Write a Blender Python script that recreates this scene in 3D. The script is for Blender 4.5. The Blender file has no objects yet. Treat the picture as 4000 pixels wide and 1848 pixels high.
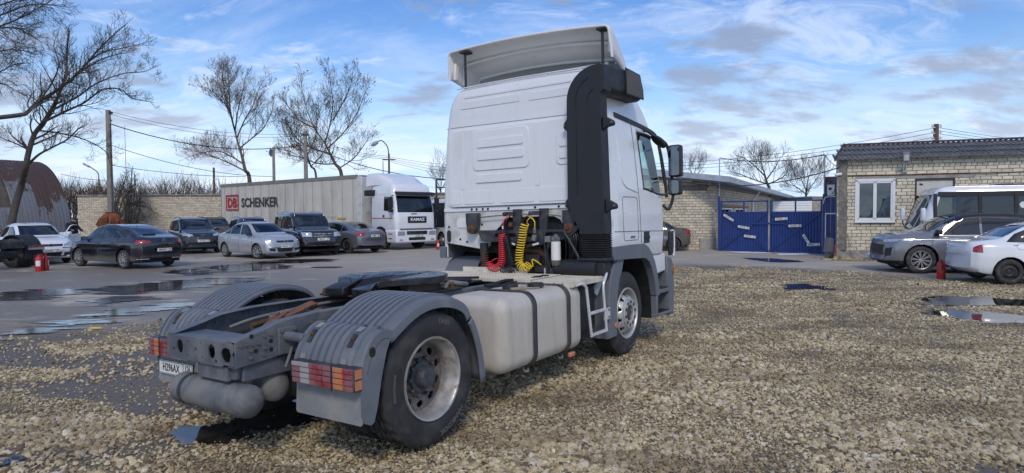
import bpy, bmesh, math, random
import numpy as np
from mathutils import Vector, Matrix, Euler, noise as mnoise
from mathutils.geometry import tessellate_polygon
random.seed(7)
SC = bpy.context.scene
COL = SC.collection
R = math.radians
PI = math.pi

# ------------------------------------------------------------ camera
CAM_H, FPX = 1.739, 2469.0
cam_d = bpy.data.cameras.new('camera')
cam_d.sensor_fit = 'HORIZONTAL'
cam_d.sensor_width = 36.0
cam_d.lens = FPX / 4000.0 * 36.0
cam_d.clip_start = 0.05
cam_d.clip_end = 3000.0
cam = bpy.data.objects.new('camera', cam_d)
COL.objects.link(cam)
_p, _r = .0353, .0061
_D = Vector((0, math.cos(_p), -math.sin(_p)))
_U0 = Vector((0, math.sin(_p), math.cos(_p)))
_R0 = Vector((1, 0, 0))
_R = _R0 * math.cos(_r) - _U0 * math.sin(_r)
_U = _R0 * math.sin(_r) + _U0 * math.cos(_r)
cam.matrix_world = Matrix(((_R.x, _U.x, -_D.x, 0), (_R.y, _U.y, -_D.y, 0), (_R.z, _U.z, -_D.z, CAM_H), (0, 0, 0, 1)))
SC.camera = cam

# ------------------------------------------------------------ sun and sky
SUN_EL, SUN_AZ = R(42), math.atan2(.04, -1.0)      # azimuth clockwise from +Y
sun_d = bpy.data.lights.new('sun', 'SUN')
sun_d.energy = 1.05
sun_d.angle = R(12)
sun_d.color = (1.0, .90, .76)
sun = bpy.data.objects.new('sun', sun_d)
COL.objects.link(sun)
_s = Vector((math.sin(SUN_AZ) * math.cos(SUN_EL), math.cos(SUN_AZ) * math.cos(SUN_EL), math.sin(SUN_EL)))
sun.rotation_euler = _s.to_track_quat('Z', 'Y').to_euler()

world = bpy.data.worlds.new('World')
SC.world = world
world.use_nodes = True
wt = world.node_tree
wt.nodes.clear()
def wn(t, **k):
    n = wt.nodes.new(t)
    for a, b in k.items():
        setattr(n, a, b)
    return n
def wl(a, b): wt.links.new(a, b)
def wmath(op, a, b=None, c=None, clamp=False):
    n = wn('ShaderNodeMath', operation=op, use_clamp=clamp)
    for i, v in enumerate((a, b, c)):
        if v is None: continue
        if hasattr(v, 'links'): wl(v, n.inputs[i])
        else: n.inputs[i].default_value = v
    return n.outputs[0]
def wmix(f, a, b):
    n = wn('ShaderNodeMix', data_type='RGBA')
    for i, v in ((0, f), (6, a), (7, b)):
        if hasattr(v, 'links'): wl(v, n.inputs[i])
        else: n.inputs[i].default_value = v if i == 0 else (*v, 1)
    return n.outputs[2]
def wramp(v, lo, hi):
    n = wn('ShaderNodeMapRange', interpolation_type='SMOOTHSTEP')
    wl(v, n.inputs[0])
    n.inputs[1].default_value = lo
    n.inputs[2].default_value = hi
    return n.outputs[0]
sky = wn('ShaderNodeTexSky', sky_type='NISHITA', sun_disc=False)
sky.sun_elevation = SUN_EL
sky.sun_rotation = SUN_AZ
sky.air_density = 1.1
sky.dust_density = .6
sky.ozone_density = 1.6
tc = wn('ShaderNodeTexCoord')
sep = wn('ShaderNodeSeparateXYZ')
wl(tc.outputs['Generated'], sep.inputs[0])
zc = wmath('MAXIMUM', sep.outputs[2], 0.0)
den = wmath('ADD', zc, .30)
comb = wn('ShaderNodeCombineXYZ')
wl(wmath('DIVIDE', sep.outputs[0], den), comb.inputs[0])
wl(wmath('DIVIDE', sep.outputs[1], den), comb.inputs[1])
def wnoise(scale, detail, rough, loc, sx=1, sy=1, rot=0, dist=0.0):
    mp = wn('ShaderNodeMapping')
    mp.inputs['Location'].default_value = loc
    mp.inputs['Rotation'].default_value = (0, 0, rot)
    mp.inputs['Scale'].default_value = (sx, sy, 1)
    wl(comb.outputs[0], mp.inputs[0])
    n = wn('ShaderNodeTexNoise')
    n.inputs['Scale'].default_value = scale
    n.inputs['Detail'].default_value = detail
    n.inputs['Roughness'].default_value = rough
    n.inputs['Distortion'].default_value = dist
    wl(mp.outputs[0], n.inputs[0])
    return n.outputs[0]
hs = wn('ShaderNodeHueSaturation')
hs.inputs['Saturation'].default_value = 1.35
hs.inputs['Value'].default_value = .98
hs.inputs['Hue'].default_value = .515
wl(sky.outputs[0], hs.inputs['Color'])
veil = wnoise(1.5, 10, .62, (3.1, 1.7, 0), .8, 1.5, .45, .5)      # thin high cloud
veil2 = wnoise(4.2, 10, .64, (7.7, 4.2, 0), .7, 1.3, .75, .8)
puff = wnoise(4.6, 8, .60, (4.15, 2.4, 0), .75, 1.25, 0, .15)      # low grey cumulus
puff2 = wnoise(1.5, 3, .5, (8.9, 1.1, 0), 1, 1, 0, 0)
bank = wnoise(2.4, 7, .58, (1.3, 6.6, 0), .5, 2.0, .1, .3)         # layered bank near the horizon
horizon = wramp(zc, .25, .02)
v1 = wmath('MULTIPLY', wramp(veil, .44, .74), .62, clamp=True)
v2 = wmath('MULTIPLY', wramp(veil2, .45, .68), .72, clamp=True)
vv = wmath('MAXIMUM', wmath('MAXIMUM', v1, v2), wmath('MULTIPLY', wmath('MULTIPLY', wramp(bank, .42, .62), horizon), .85))
base = wmix(wmath('MULTIPLY', horizon, .80), hs.outputs[0], (3.5, 4.8, 7.2))
c1 = wmix(vv, base, wmix(horizon, (4.4, 5.2, 6.9), (6.3, 6.8, 7.5)))
pf = wmath('MULTIPLY', wramp(wmath('ADD', puff, wmath('MULTIPLY', wmath('SUBTRACT', puff2, .5), .8)), .53, .72), .84, clamp=True)
c2 = wmix(pf, c1, wmix(horizon, (1.9, 2.4, 3.5), (3.6, 4.0, 4.9)))
bg = wn('ShaderNodeBackground')
bg.inputs[1].default_value = .112
wl(c2, bg.inputs[0])
wo = wn('ShaderNodeOutputWorld')
wl(bg.outputs[0], wo.inputs[0])

SC.view_settings.view_transform = 'Standard'
SC.view_settings.look = 'None'
SC.view_settings.exposure = 0.52
SC.view_settings.gamma = 1.0
SC.view_settings.use_curve_mapping = False
SC.render.engine = 'CYCLES'
SC.cycles.max_bounces = 6
SC.cycles.transparent_max_bounces = 12
SC.cycles.use_denoising = True
# ------------------------------------------------------------ mesh helpers
def rot_to(d):
    return Vector(d).normalized().to_track_quat('Z', 'Y').to_matrix()
class MB:
    def __init__(s): s.v = []; s.f = []
    def add(s, vs, fs):
        o = len(s.v); s.v += [tuple(v) for v in vs]; s.f += [tuple(i + o for i in f) for f in fs]; return s
    def box(s, c, d, m=None):
        h = Vector(d) / 2
        vs = [Vector((x * h.x, y * h.y, z * h.z)) for x in (-1, 1) for y in (-1, 1) for z in (-1, 1)]
        if m is not None: vs = [m @ v for v in vs]
        c = Vector(c)
        return s.add([v + c for v in vs], [(0, 1, 3, 2), (4, 6, 7, 5), (0, 4, 5, 1), (2, 3, 7, 6), (0, 2, 6, 4), (1, 5, 7, 3)])
    def bx(s, x0, x1, y0, y1, z0, z1):
        return s.box(((x0 + x1) / 2, (y0 + y1) / 2, (z0 + z1) / 2), (abs(x1 - x0), abs(y1 - y0), abs(z1 - z0)))
    def bar(s, a, b, w, h, up=(0, 0, 1)):
        a, b = Vector(a), Vector(b); d = b - a; L = d.length; d.normalize()
        u = Vector(up); sd = d.cross(u)
        if sd.length < 1e-4: sd = d.cross(Vector((1, 0, 0)))
        sd.normalize(); u = sd.cross(d)
        m = Matrix((d, sd, u)).transposed()
        return s.box((a + b) / 2, (L, w, h), m)
    def tube(s, pts, r, n=8, cap=True, closed=False):
        pts = [Vector(p) for p in pts]
        rs = r if isinstance(r, (list, tuple)) else [r] * len(pts)
        N = len(pts); rings = []
        t0 = (pts[1] - pts[0]).normalized()
        ref = Vector((0, 0, 1)) if abs(t0.z) < .9 else Vector((1, 0, 0))
        nn = t0.cross(ref).normalized()
        for i, p in enumerate(pts):
            if closed: t = (pts[(i + 1) % N] - pts[i - 1])
            else: t = pts[min(i + 1, N - 1)] - pts[max(i - 1, 0)]
            if t.length < 1e-9: t = t0
            t.normalize()
            nn = nn - t * nn.dot(t)
            if nn.length < 1e-6: nn = t.orthogonal()
            nn.normalize(); b = t.cross(nn)
            rings.append([p + (nn * math.cos(2 * PI * k / n) + b * math.sin(2 * PI * k / n)) * rs[i] for k in range(n)])
        vs = [v for rg in rings for v in rg]; fs = []
        for i in range(N if closed else N - 1):
            j = (i + 1) % N
            for k in range(n):
                k2 = (k + 1) % n
                fs.append((i * n + k, i * n + k2, j * n + k2, j * n + k))
        if cap and not closed:
            fs.append(tuple(range(n - 1, -1, -1))); fs.append(tuple((N - 1) * n + k for k in range(n)))
        return s.add(vs, fs)
    def cyl(s, a, b, r, n=16, r2=None):
        return s.tube([a, b], [r, r if r2 is None else r2], n)
    def lathe(s, prof, n=32, c=(0, 0, 0), axis='Y', caps=False, m=None):
        """prof: (axial, radius); revolved about an axis"""
        vs = []; fs = []; K = len(prof)
        for i in range(n):
            a = 2 * PI * i / n; ca, sa = math.cos(a), math.sin(a)
            for (h, r) in prof:
                if axis == 'Y': v = Vector((r * ca, h, r * sa))
                elif axis == 'X': v = Vector((h, r * ca, r * sa))
                else: v = Vector((r * ca, r * sa, h))
                if m is not None: v = m @ v
                vs.append(v + Vector(c))
        for i in range(n):
            j = (i + 1) % n
            for k in range(K - 1):
                fs.append((i * K + k, i * K + k + 1, j * K + k + 1, j * K + k))
        if caps:
            fs.append(tuple(i * K for i in range(n))); fs.append(tuple(i * K + K - 1 for i in reversed(range(n))))
        return s.add(vs, fs)
    def prism(s, poly, axis, a, b):
        """2D polygon extruded along an axis from a to b; poly coords are the other two axes in xyz order"""
        def P(p, h):
            return {'X': (h, p[0], p[1]), 'Y': (p[0], h, p[1]), 'Z': (p[0], p[1], h)}[axis]
        n = len(poly)
        vs = [P(p, a) for p in poly] + [P(p, b) for p in poly]
        fs = [(i, (i + 1) % n, n + (i + 1) % n, n + i) for i in range(n)]
        for t in tessellate_polygon([[Vector((p[0], p[1], 0)) for p in poly]]):
            fs.append(tuple(t)); fs.append(tuple(n + i for i in reversed(t)))
        return s.add(vs, fs)
    def loft(s, secs, cap=True, closed=True):
        n = len(secs[0]); vs = [v for sec in secs for v in sec]; fs = []
        for i in range(len(secs) - 1):
            for k in range(n if closed else n - 1):
                k2 = (k + 1) % n
                fs.append((i * n + k, i * n + k2, (i + 1) * n + k2, (i + 1) * n + k))
        if cap:
            fs.append(tuple(range(n - 1, -1, -1))); fs.append(tuple((len(secs) - 1) * n + k for k in range(n)))
        return s.add(vs, fs)
    def xf(s, m):
        s.v = [tuple(m @ Vector(v)) for v in s.v]; return s
    def mesh(s, name, mat=None, smooth=None, fix=True):
        me = bpy.data.meshes.new(name)
        me.from_pydata(s.v, [], s.f)
        if fix:
            bm = bmesh.new(); bm.from_mesh(me)
            bmesh.ops.recalc_face_normals(bm, faces=bm.faces)
            bm.to_mesh(me); bm.free()
        if mat is not None: me.materials.append(mat)
        shade(me, smooth)
        return me
    def build(s, name, mat=None, parent=None, smooth=None, bevel=0, seg=2, fix=True):
        return obj(name, s.mesh(name, mat, smooth, fix), parent, bevel, seg)
def shade(me, smooth):
    if smooth is not None:
        me.polygons.foreach_set('use_smooth', [True] * len(me.polygons))
        me.set_sharp_from_angle(angle=R(smooth))
def obj(name, me, parent=None, bevel=0, seg=2, loc=None, rz=None):
    o = bpy.data.objects.new(name, me)
    COL.objects.link(o)
    if parent is not None: o.parent = parent
    if bevel:
        b = o.modifiers.new('edge', 'BEVEL'); b.width = bevel; b.segments = seg; b.limit_method = 'ANGLE'; b.angle_limit = R(35)
        b.harden_normals = False
        if seg > 1:
            me.polygons.foreach_set('use_smooth', [True] * len(me.polygons))
            if not me.attributes.get('sharp_edge'): me.set_sharp_from_angle(angle=R(50))
    if loc is not None: o.location = loc
    if rz is not None: o.rotation_euler = (0, 0, rz)
    return o
def tag(o, label=None, cat=None, group=None, kind=None):
    if label: o['label'] = label
    if cat: o['category'] = cat
    if group: o['group'] = group
    if kind: o['kind'] = kind
    return o
def empty(name, loc=(0, 0, 0), rz=0, label=None, cat=None, group=None):
    o = bpy.data.objects.new(name, None)
    o.empty_display_size = .2
    COL.objects.link(o); o.location = loc; o.rotation_euler = (0, 0, rz)
    return tag(o, label, cat, group)
def dup(o, parent=None):
    c = o.copy(); COL.objects.link(c); c.parent = parent
    for ch in list(o.children): dup(ch, c)
    return c
def plate_mesh(name, outer, holes, thick, mat, M4=None):
    """flat plate with holes: outline and holes are 2D loops (XY), thickness along Z"""
    cu = bpy.data.curves.new(name, 'CURVE'); cu.dimensions = '2D'; cu.fill_mode = 'BOTH'; cu.extrude = thick / 2
    for lp in [outer] + holes:
        sp = cu.splines.new('POLY'); sp.points.add(len(lp) - 1); sp.use_cyclic_u = True
        for p, q in zip(sp.points, lp): p.co = (q[0], q[1], 0, 1)
    t = bpy.data.objects.new('tmp', cu); COL.objects.link(t)
    me = bpy.data.meshes.new_from_object(t); bpy.data.objects.remove(t); bpy.data.curves.remove(cu)
    me.name = name; me.materials.clear(); me.materials.append(mat)
    if M4 is not None: me.transform(M4)
    shade(me, 30)
    return me
def circ(cx, cy, r, n=16, ry=None):
    return [(cx + r * math.cos(2 * PI * i / n), cy + (ry or r) * math.sin(2 * PI * i / n)) for i in range(n)]
def rrect(x0, x1, y0, y1, r, n=4):
    out = []
    for cx, cy, a0 in ((x1 - r, y1 - r, 0), (x0 + r, y1 - r, 90), (x0 + r, y0 + r, 180), (x1 - r, y0 + r, 270)):
        for i in range(n + 1):
            a = R(a0 + 90 * i / n); out.append((cx + r * math.cos(a), cy + r * math.sin(a)))
    return out
def text_mesh(name, body, size, mat, M4=None, extrude=.002, align='CENTER', sx=1.0, bold=0.0, res=2, lean=0.0):
    cu = bpy.data.curves.new(name, 'FONT'); cu.body = body; cu.size = size; cu.extrude = extrude
    cu.align_x = align; cu.align_y = 'CENTER'; cu.resolution_u = res; cu.offset = bold; cu.shear = lean
    t = bpy.data.objects.new('tmp', cu); COL.objects.link(t)
    me = bpy.data.meshes.new_from_object(t); bpy.data.objects.remove(t); bpy.data.curves.remove(cu)
    me.name = name; me.materials.clear(); me.materials.append(mat)
    if sx != 1.0: me.transform(Matrix.Diagonal((sx, 1, 1, 1)))
    if M4 is not None: me.transform(M4)
    return me
def frame4(o, x, y):
    """4x4 with local X->x, Y->y, Z->x cross y, at o"""
    x = Vector(x).normalized(); y = Vector(y); y = (y - x * y.dot(x)).normalized(); z = x.cross(y)
    m = Matrix((x, y, z)).transposed().to_4x4(); m.translation = Vector(o); return m
def lerp(a, b, t): return a + (b - a) * t
def interp(x, xs, ys):
    if x <= xs[0]: return ys[0]
    for i in range(len(xs) - 1):
        if x <= xs[i + 1]:
            return lerp(ys[i], ys[i + 1], (x - xs[i]) / (xs[i + 1] - xs[i]))
    return ys[-1]
def smooth_curve(xs, ys):
    """monotone cubic (Fritsch-Carlson) interpolator"""
    xs = list(xs); ys = list(ys); n = len(xs)
    d = [(ys[i + 1] - ys[i]) / (xs[i + 1] - xs[i]) for i in range(n - 1)]
    m = [d[0]] + [0 if d[i - 1] * d[i] <= 0 else 2 * d[i - 1] * d[i] / (d[i - 1] + d[i]) for i in range(1, n - 1)] + [d[-1]]
    def f(x):
        if x <= xs[0]: return ys[0]
        if x >= xs[-1]: return ys[-1]
        i = 0
        while x > xs[i + 1]: i += 1
        h = xs[i + 1] - xs[i]; t = (x - xs[i]) / h
        return (ys[i] * (1 + 2 * t) * (1 - t) ** 2 + h * m[i] * t * (1 - t) ** 2 + ys[i + 1] * t * t * (3 - 2 * t) + h * m[i + 1] * t * t * (t - 1))
    return f
def catmull(pts, n=6):
    pts = [Vector(p) for p in pts]; out = []
    P = [pts[0] * 2 - pts[1]] + pts + [pts[-1] * 2 - pts[-2]]
    for i in range(1, len(P) - 2):
        for k in range(n):
            t = k / n
            out.append(.5 * ((2 * P[i]) + (P[i + 1] - P[i - 1]) * t + (2 * P[i - 1] - 5 * P[i] + 4 * P[i + 1] - P[i + 2]) * t * t + (3 * P[i] - P[i - 1] - 3 * P[i + 1] + P[i + 2]) * t ** 3))
    out.append(pts[-1]); return out
def pixel_ray(u, v): return _D + _R * ((u - 2000) / FPX) + _U * ((924 - v) / FPX)
def at(u, v, Y):
    """world point at distance Y ahead of the photograph's viewpoint"""
    r = pixel_ray(u, v); return Vector((0, 0, CAM_H)) + r * (Y / r.y)
def on_ground(u, v, z=0):
    r = pixel_ray(u, v); return Vector((0, 0, CAM_H)) + r * ((z - CAM_H) / r.z)
def inside(poly, x, y):
    c = False; n = len(poly); j = n - 1
    for i in range(n):
        xi, yi = poly[i]; xj, yj = poly[j]
        if (yi > y) != (yj > y) and x < (xj - xi) * (y - yi) / (yj - yi) + xi: c = not c
        j = i
    return c
def cut_patch(bm, poly, ax, test):
    """score a polygon (2D in axes ax) into a bmesh and return the faces inside it that pass test(face)"""
    a, b = ax
    xs = [p[0] for p in poly]; ys = [p[1] for p in poly]
    x0, x1, y0, y1 = min(xs) - .01, max(xs) + .01, min(ys) - .01, max(ys) + .01
    def near(faces):
        fs = []
        for f in faces:
            fx = [v.co[a] for v in f.verts]
            if max(fx) < x0 or min(fx) > x1: continue
            fy = [v.co[b] for v in f.verts]
            if max(fy) >= y0 and min(fy) <= y1 and test(f): fs.append(f)
        return fs
    fs = near(bm.faces); n = len(poly)
    for i in range(n):
        p, q = poly[i], poly[(i + 1) % n]
        d = (q[0] - p[0], q[1] - p[1])
        no = [0, 0, 0]; no[a] = d[1]; no[b] = -d[0]
        co = [0, 0, 0]; co[a] = p[0]; co[b] = p[1]
        geom = list({*fs, *(e for f in fs for e in f.edges), *(v for f in fs for v in f.verts)})
        r = bmesh.ops.bisect_plane(bm, geom=geom, plane_co=co, plane_no=no, dist=1e-5)
        fs = near({g for g in r['geom'] if isinstance(g, bmesh.types.BMFace)})
    return [f for f in fs if inside(poly, f.calc_center_median()[a], f.calc_center_median()[b])]
def take(bm, faces, name, mat, parent=None, smooth=40, offset=0.0, thick=0.0):
    """lift faces out of a bmesh into an object of their own"""
    faces = list(faces)
    if not faces: return None
    nb = bmesh.new(); mp = {}
    for f in faces:
        vs = []
        for v in f.verts:
            if v not in mp: mp[v] = nb.verts.new(v.co + v.normal * offset)
            vs.append(mp[v])
        try: nb.faces.new(vs)
        except ValueError: pass
    bmesh.ops.delete(bm, geom=faces, context='FACES')
    me = bpy.data.meshes.new(name); nb.normal_update(); nb.to_mesh(me); nb.free()
    me.materials.append(mat); shade(me, smooth)
    o = obj(name, me, parent)
    if thick:
        s = o.modifiers.new('sheet', 'SOLIDIFY'); s.thickness = thick; s.offset = -1
    return o
# ------------------------------------------------------------ materials
MATS = {}
def _mk(name):
    m = bpy.data.materials.new(name); m.use_nodes = True
    nt = m.node_tree; b = nt.nodes['Principled BSDF']
    return m, nt, b
def N(nt, t, **k):
    n = nt.nodes.new(t)
    for a, v in k.items(): setattr(n, a, v)
    return n
def setin(nt, sock, v):
    if hasattr(v, 'links'): nt.links.new(v, sock)
    elif isinstance(v, (tuple, list)) and len(v) == 3 and sock.type == 'RGBA': sock.default_value = (*v, 1)
    else: sock.default_value = v
def nmix(nt, f, a, b):
    n = N(nt, 'ShaderNodeMix', data_type='RGBA'); setin(nt, n.inputs[0], f); setin(nt, n.inputs[6], a); setin(nt, n.inputs[7], b); return n.outputs[2]
def nmath(nt, op, a, b=0.0, clamp=False):
    n = N(nt, 'ShaderNodeMath', operation=op, use_clamp=clamp); setin(nt, n.inputs[0], a); setin(nt, n.inputs[1], b); return n.outputs[0]
def nramp(nt, v, lo, hi, a=0.0, b=1.0):
    n = N(nt, 'ShaderNodeMapRange', interpolation_type='SMOOTHSTEP'); setin(nt, n.inputs[0], v)
    for i, q in ((1, lo), (2, hi), (3, a), (4, b)): n.inputs[i].default_value = q
    return n.outputs[0]
def coords(nt, kind='Object', scale=(1, 1, 1), loc=(0, 0, 0), rot=(0, 0, 0)):
    t = N(nt, 'ShaderNodeTexCoord'); mp = N(nt, 'ShaderNodeMapping')
    mp.inputs['Scale'].default_value = scale; mp.inputs['Location'].default_value = loc; mp.inputs['Rotation'].default_value = rot
    nt.links.new(t.outputs[kind], mp.inputs[0]); return mp.outputs[0]
def wcoords(nt, scale=(1, 1, 1), loc=(0, 0, 0), rot=(0, 0, 0)):
    t = N(nt, 'ShaderNodeNewGeometry'); mp = N(nt, 'ShaderNodeMapping')
    mp.inputs['Scale'].default_value = scale; mp.inputs['Location'].default_value = loc; mp.inputs['Rotation'].default_value = rot
    nt.links.new(t.outputs['Position'], mp.inputs[0]); return mp.outputs[0]
def nnoise(nt, co, scale, detail=4, rough=.55, dist=0.0):
    n = N(nt, 'ShaderNodeTexNoise'); n.inputs['Scale'].default_value = scale; n.inputs['Detail'].default_value = detail
    n.inputs['Roughness'].default_value = rough; n.inputs['Distortion'].default_value = dist
    nt.links.new(co, n.inputs[0]); return n.outputs[0]
def nbump(nt, b, h, strength=.3, dist=.01):
    n = N(nt, 'ShaderNodeBump'); n.inputs['Strength'].default_value = strength; n.inputs['Distance'].default_value = dist
    nt.links.new(h, n.inputs['Height']); nt.links.new(n.outputs[0], b.inputs['Normal']); return n
def mat(name, col, rough=.5, metal=0.0, var=.12, scale=6.0, bump=0.0, bscale=60.0, dirt=None, dirt_amt=.5, dirt_scale=3.0, coat=0.0, dirt_col=(.16, .14, .115), spec=None, rvar=.12, streak=False, island=0.0, low_dirt=None):
    if name in MATS: return MATS[name]
    m, nt, b = _mk(name)
    co = coords(nt)
    n1 = nnoise(nt, co, scale, 5, .6)
    lo = tuple(c * (1 - var) for c in col); hi = tuple(min(1, c * (1 + var)) for c in col)
    c = nmix(nt, nramp(nt, n1, .3, .7), lo, hi)
    if island:
        oi = N(nt, 'ShaderNodeObjectInfo')
        geo = N(nt, 'ShaderNodeNewGeometry')
        rr = nmath(nt, 'FRACT', nmath(nt, 'ADD', oi.outputs['Random'], geo.outputs['Random Per Island']))
        hs = N(nt, 'ShaderNodeHueSaturation'); nt.links.new(c, hs.inputs['Color'])
        nt.links.new(nramp(nt, rr, 0, 1, 1 - island, 1 + island), hs.inputs['Value']); c = hs.outputs[0]
    r = nramp(nt, n1, .3, .7, max(0, rough - rvar), min(1, rough + rvar))
    if dirt is not None:
        dco = coords(nt, scale=(1, 1, .18) if streak else (1, 1, 1), loc=(3.3, 1.2, .7))
        d = nnoise(nt, dco, dirt_scale, 8, .68, .4)
        msk = nramp(nt, d, dirt, dirt + .18, 0, dirt_amt)
        if low_dirt is not None:
            z = N(nt, 'ShaderNodeSeparateXYZ'); nt.links.new(coords(nt), z.inputs[0])
            zz = nmath(nt, 'ADD', z.outputs[2], nmath(nt, 'MULTIPLY', nmath(nt, 'SUBTRACT', d, .5), .35))
            msk = nmath(nt, 'MAXIMUM', msk, nramp(nt, zz, low_dirt[0], low_dirt[1], low_dirt[2], 0.0))
        c = nmix(nt, msk, c, dirt_col)
        r = nmath(nt, 'ADD', r, nmath(nt, 'MULTIPLY', msk, .5), clamp=True)
    setin(nt, b.inputs['Base Color'], c); setin(nt, b.inputs['Roughness'], r)
    b.inputs['Metallic'].default_value = metal
    if coat: b.inputs['Coat Weight'].default_value = coat; b.inputs['Coat Roughness'].default_value = .06
    if spec is not None: b.inputs['Specular IOR Level'].default_value = spec
    if bump: nbump(nt, b, nnoise(nt, co, bscale, 5, .65), bump, .004)
    MATS[name] = m
    return m
def glass_mat(name, tint=(.55, .68, .64), density=.5, rough=.02, dark=(.01, .012, .014)):
    """thin glazing: part see-through, part tinted, mirror-like at grazing angles"""
    if name in MATS: return MATS[name]
    m = bpy.data.materials.new(name); m.use_nodes = True; nt = m.node_tree; nt.nodes.clear()
    tr = N(nt, 'ShaderNodeBsdfTransparent'); tr.inputs[0].default_value = (*tint, 1)
    df = N(nt, 'ShaderNodeBsdfDiffuse'); df.inputs[0].default_value = (*dark, 1)
    gl = N(nt, 'ShaderNodeBsdfGlossy'); gl.inputs['Roughness'].default_value = rough; gl.inputs[0].default_value = (.9, .93, .95, 1)
    fr = N(nt, 'ShaderNodeFresnel'); fr.inputs[0].default_value = 1.55
    mx = N(nt, 'ShaderNodeMixShader'); mx.inputs[0].default_value = density
    nt.links.new(tr.outputs[0], mx.inputs[1]); nt.links.new(df.outputs[0], mx.inputs[2])
    m2 = N(nt, 'ShaderNodeMixShader')
    nt.links.new(nmath(nt, 'MULTIPLY', fr.outputs[0], 1.4, True), m2.inputs[0]); nt.links.new(mx.outputs[0], m2.inputs[1]); nt.links.new(gl.outputs[0], m2.inputs[2])
    o = N(nt, 'ShaderNodeOutputMaterial'); nt.links.new(m2.outputs[0], o.inputs[0])
    MATS[name] = m; return m
def lens_mat(name, col, rough=.12):
    if name in MATS: return MATS[name]
    m, nt, b = _mk(name)
    co = coords(nt); w = N(nt, 'ShaderNodeTexWave'); w.inputs['Scale'].default_value = 22; w.bands_direction = 'Y'; nt.links.new(co, w.inputs[0])
    n1 = nnoise(nt, co, 9, 5, .6)
    c = nmix(nt, nramp(nt, n1, .30, .62, .1, .9), col, tuple(.5 * x + .13 for x in col))
    setin(nt, b.inputs['Base Color'], c); b.inputs['Roughness'].default_value = rough
    b.inputs['Coat Weight'].default_value = .6; nbump(nt, b, w.outputs[0], .25, .003)
    MATS[name] = m; return m
M_white = mat('cab_white_paint', (.75, .76, .765), .24, 0, .015, 2.0, dirt=.54, dirt_amt=.32, dirt_scale=2.6, coat=.5, dirt_col=(.42, .41, .38), streak=True)
M_white2 = mat('deflector_white', (.74, .74, .72), .38, 0, .02, 3.0, dirt=.55, dirt_amt=.2, dirt_col=(.4, .39, .36))
M_black = mat('black_plastic', (.02, .021, .024), .55, 0, .2, 5, bump=.15, bscale=220)
M_duct = mat('duct_black_plastic', (.017, .018, .022), .58, 0, .15, 5, bump=.2, bscale=260, dirt=.6, dirt_amt=.25, dirt_col=(.09, .09, .09))
M_greyp = mat('grey_plastic', (.135, .15, .172), .5, 0, .06, 4, bump=.12, bscale=240, dirt=.52, dirt_amt=.4, dirt_scale=2.5, dirt_col=(.27, .265, .25))
M_flap = mat('mudflap_grey', (.215, .225, .23), .6, 0, .06, 5, dirt=.42, dirt_amt=.6, dirt_scale=4, dirt_col=(.33, .31, .28))
M_frame = mat('chassis_paint', (.092, .103, .122), .45, 0, .15, 7, bump=.1, bscale=90, dirt=.44, dirt_amt=.6, dirt_scale=2.6, dirt_col=(.20, .20, .195))
M_frame2 = mat('chassis_dark', (.03, .033, .04), .5, 0, .2, 7, bump=.15, bscale=90, dirt=.5, dirt_amt=.6, dirt_scale=4, dirt_col=(.14, .125, .11))
M_rust = mat('rusty_steel', (.13, .058, .025), .8, 0, .4, 14, bump=.4, bscale=70, dirt=.5, dirt_amt=.6, dirt_scale=8, dirt_col=(.05, .04, .036))
M_bolt = mat('bolt_steel', (.19, .18, .165), .5, .5, .2, 20, dirt=.45, dirt_amt=.7, dirt_scale=12, dirt_col=(.16, .1, .06))
M_grease = mat('black_grease', (.012, .012, .014), .30, 0, .3, 9, bump=.5, bscale=24, dirt=.5, dirt_amt=.6, dirt_scale=5, dirt_col=(.04, .043, .05))
M_tyre = mat('tyre_rubber', (.026, .026, .028), .7, 0, .25, 8, bump=.12, bscale=150, dirt=.46, dirt_amt=.55, dirt_scale=5, dirt_col=(.085, .08, .075))
M_tyre_txt = mat('tyre_lettering', (.095, .095, .095), .75)
M_cartyre = mat('car_tyre_rubber', (.028, .028, .03), .75, 0, .2, 8, dirt=.45, dirt_amt=.6, dirt_scale=6, dirt_col=(.13, .12, .105))
M_rimrust = mat('rear_rim_steel', (.44, .43, .41), .38, .55, .12, 9, bump=.15, bscale=80, dirt=.50, dirt_amt=.9, dirt_scale=6, dirt_col=(.19, .10, .05))
M_rimdisc = mat('rear_disc_steel', (.16, .15, .14), .55, .3, .2, 8, bump=.2, bscale=80, dirt=.44, dirt_amt=.85, dirt_scale=7, dirt_col=(.12, .065, .035))
M_hub = mat('hub_dark', (.06, .068, .08), .5, .2, .2, 9, dirt=.56, dirt_amt=.6, dirt_scale=9, dirt_col=(.2, .14, .09))
M_alu = mat('front_rim_alloy', (.56, .55, .53), .40, .5, .08, 7, dirt=.55, dirt_amt=.5, dirt_scale=7, dirt_col=(.28, .25, .21))
M_tank = mat('fuel_tank_alloy', (.58, .535, .46), .42, .12, .04, 2.5, bump=.05, bscale=160, dirt=.50, dirt_amt=.5, dirt_scale=2.0, dirt_col=(.36, .33, .28), streak=True)
M_airtank = mat('air_tank_paint', (.10, .11, .12), .5, 0, .15, 4, bump=.1, bscale=80, dirt=.38, dirt_amt=.8, dirt_scale=3.0, dirt_col=(.215, .21, .195))
M_cream = mat('catwalk_cream', (.66, .61, .50), .5, .1, .06, 6, dirt=.5, dirt_amt=.5, dirt_scale=5, dirt_col=(.33, .30, .25))
M_silver = mat('ladder_alloy', (.72, .73, .74), .35, .4, .05, 8)
M_red_hose = mat('red_hose', (.62, .035, .05), .32, 0, .1, 9)
M_yel_hose = mat('yellow_hose', (.80, .56, .03), .35, 0, .1, 9)
M_blk_hose = mat('black_hose', (.015, .016, .02), .4, 0, .1, 9)
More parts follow.
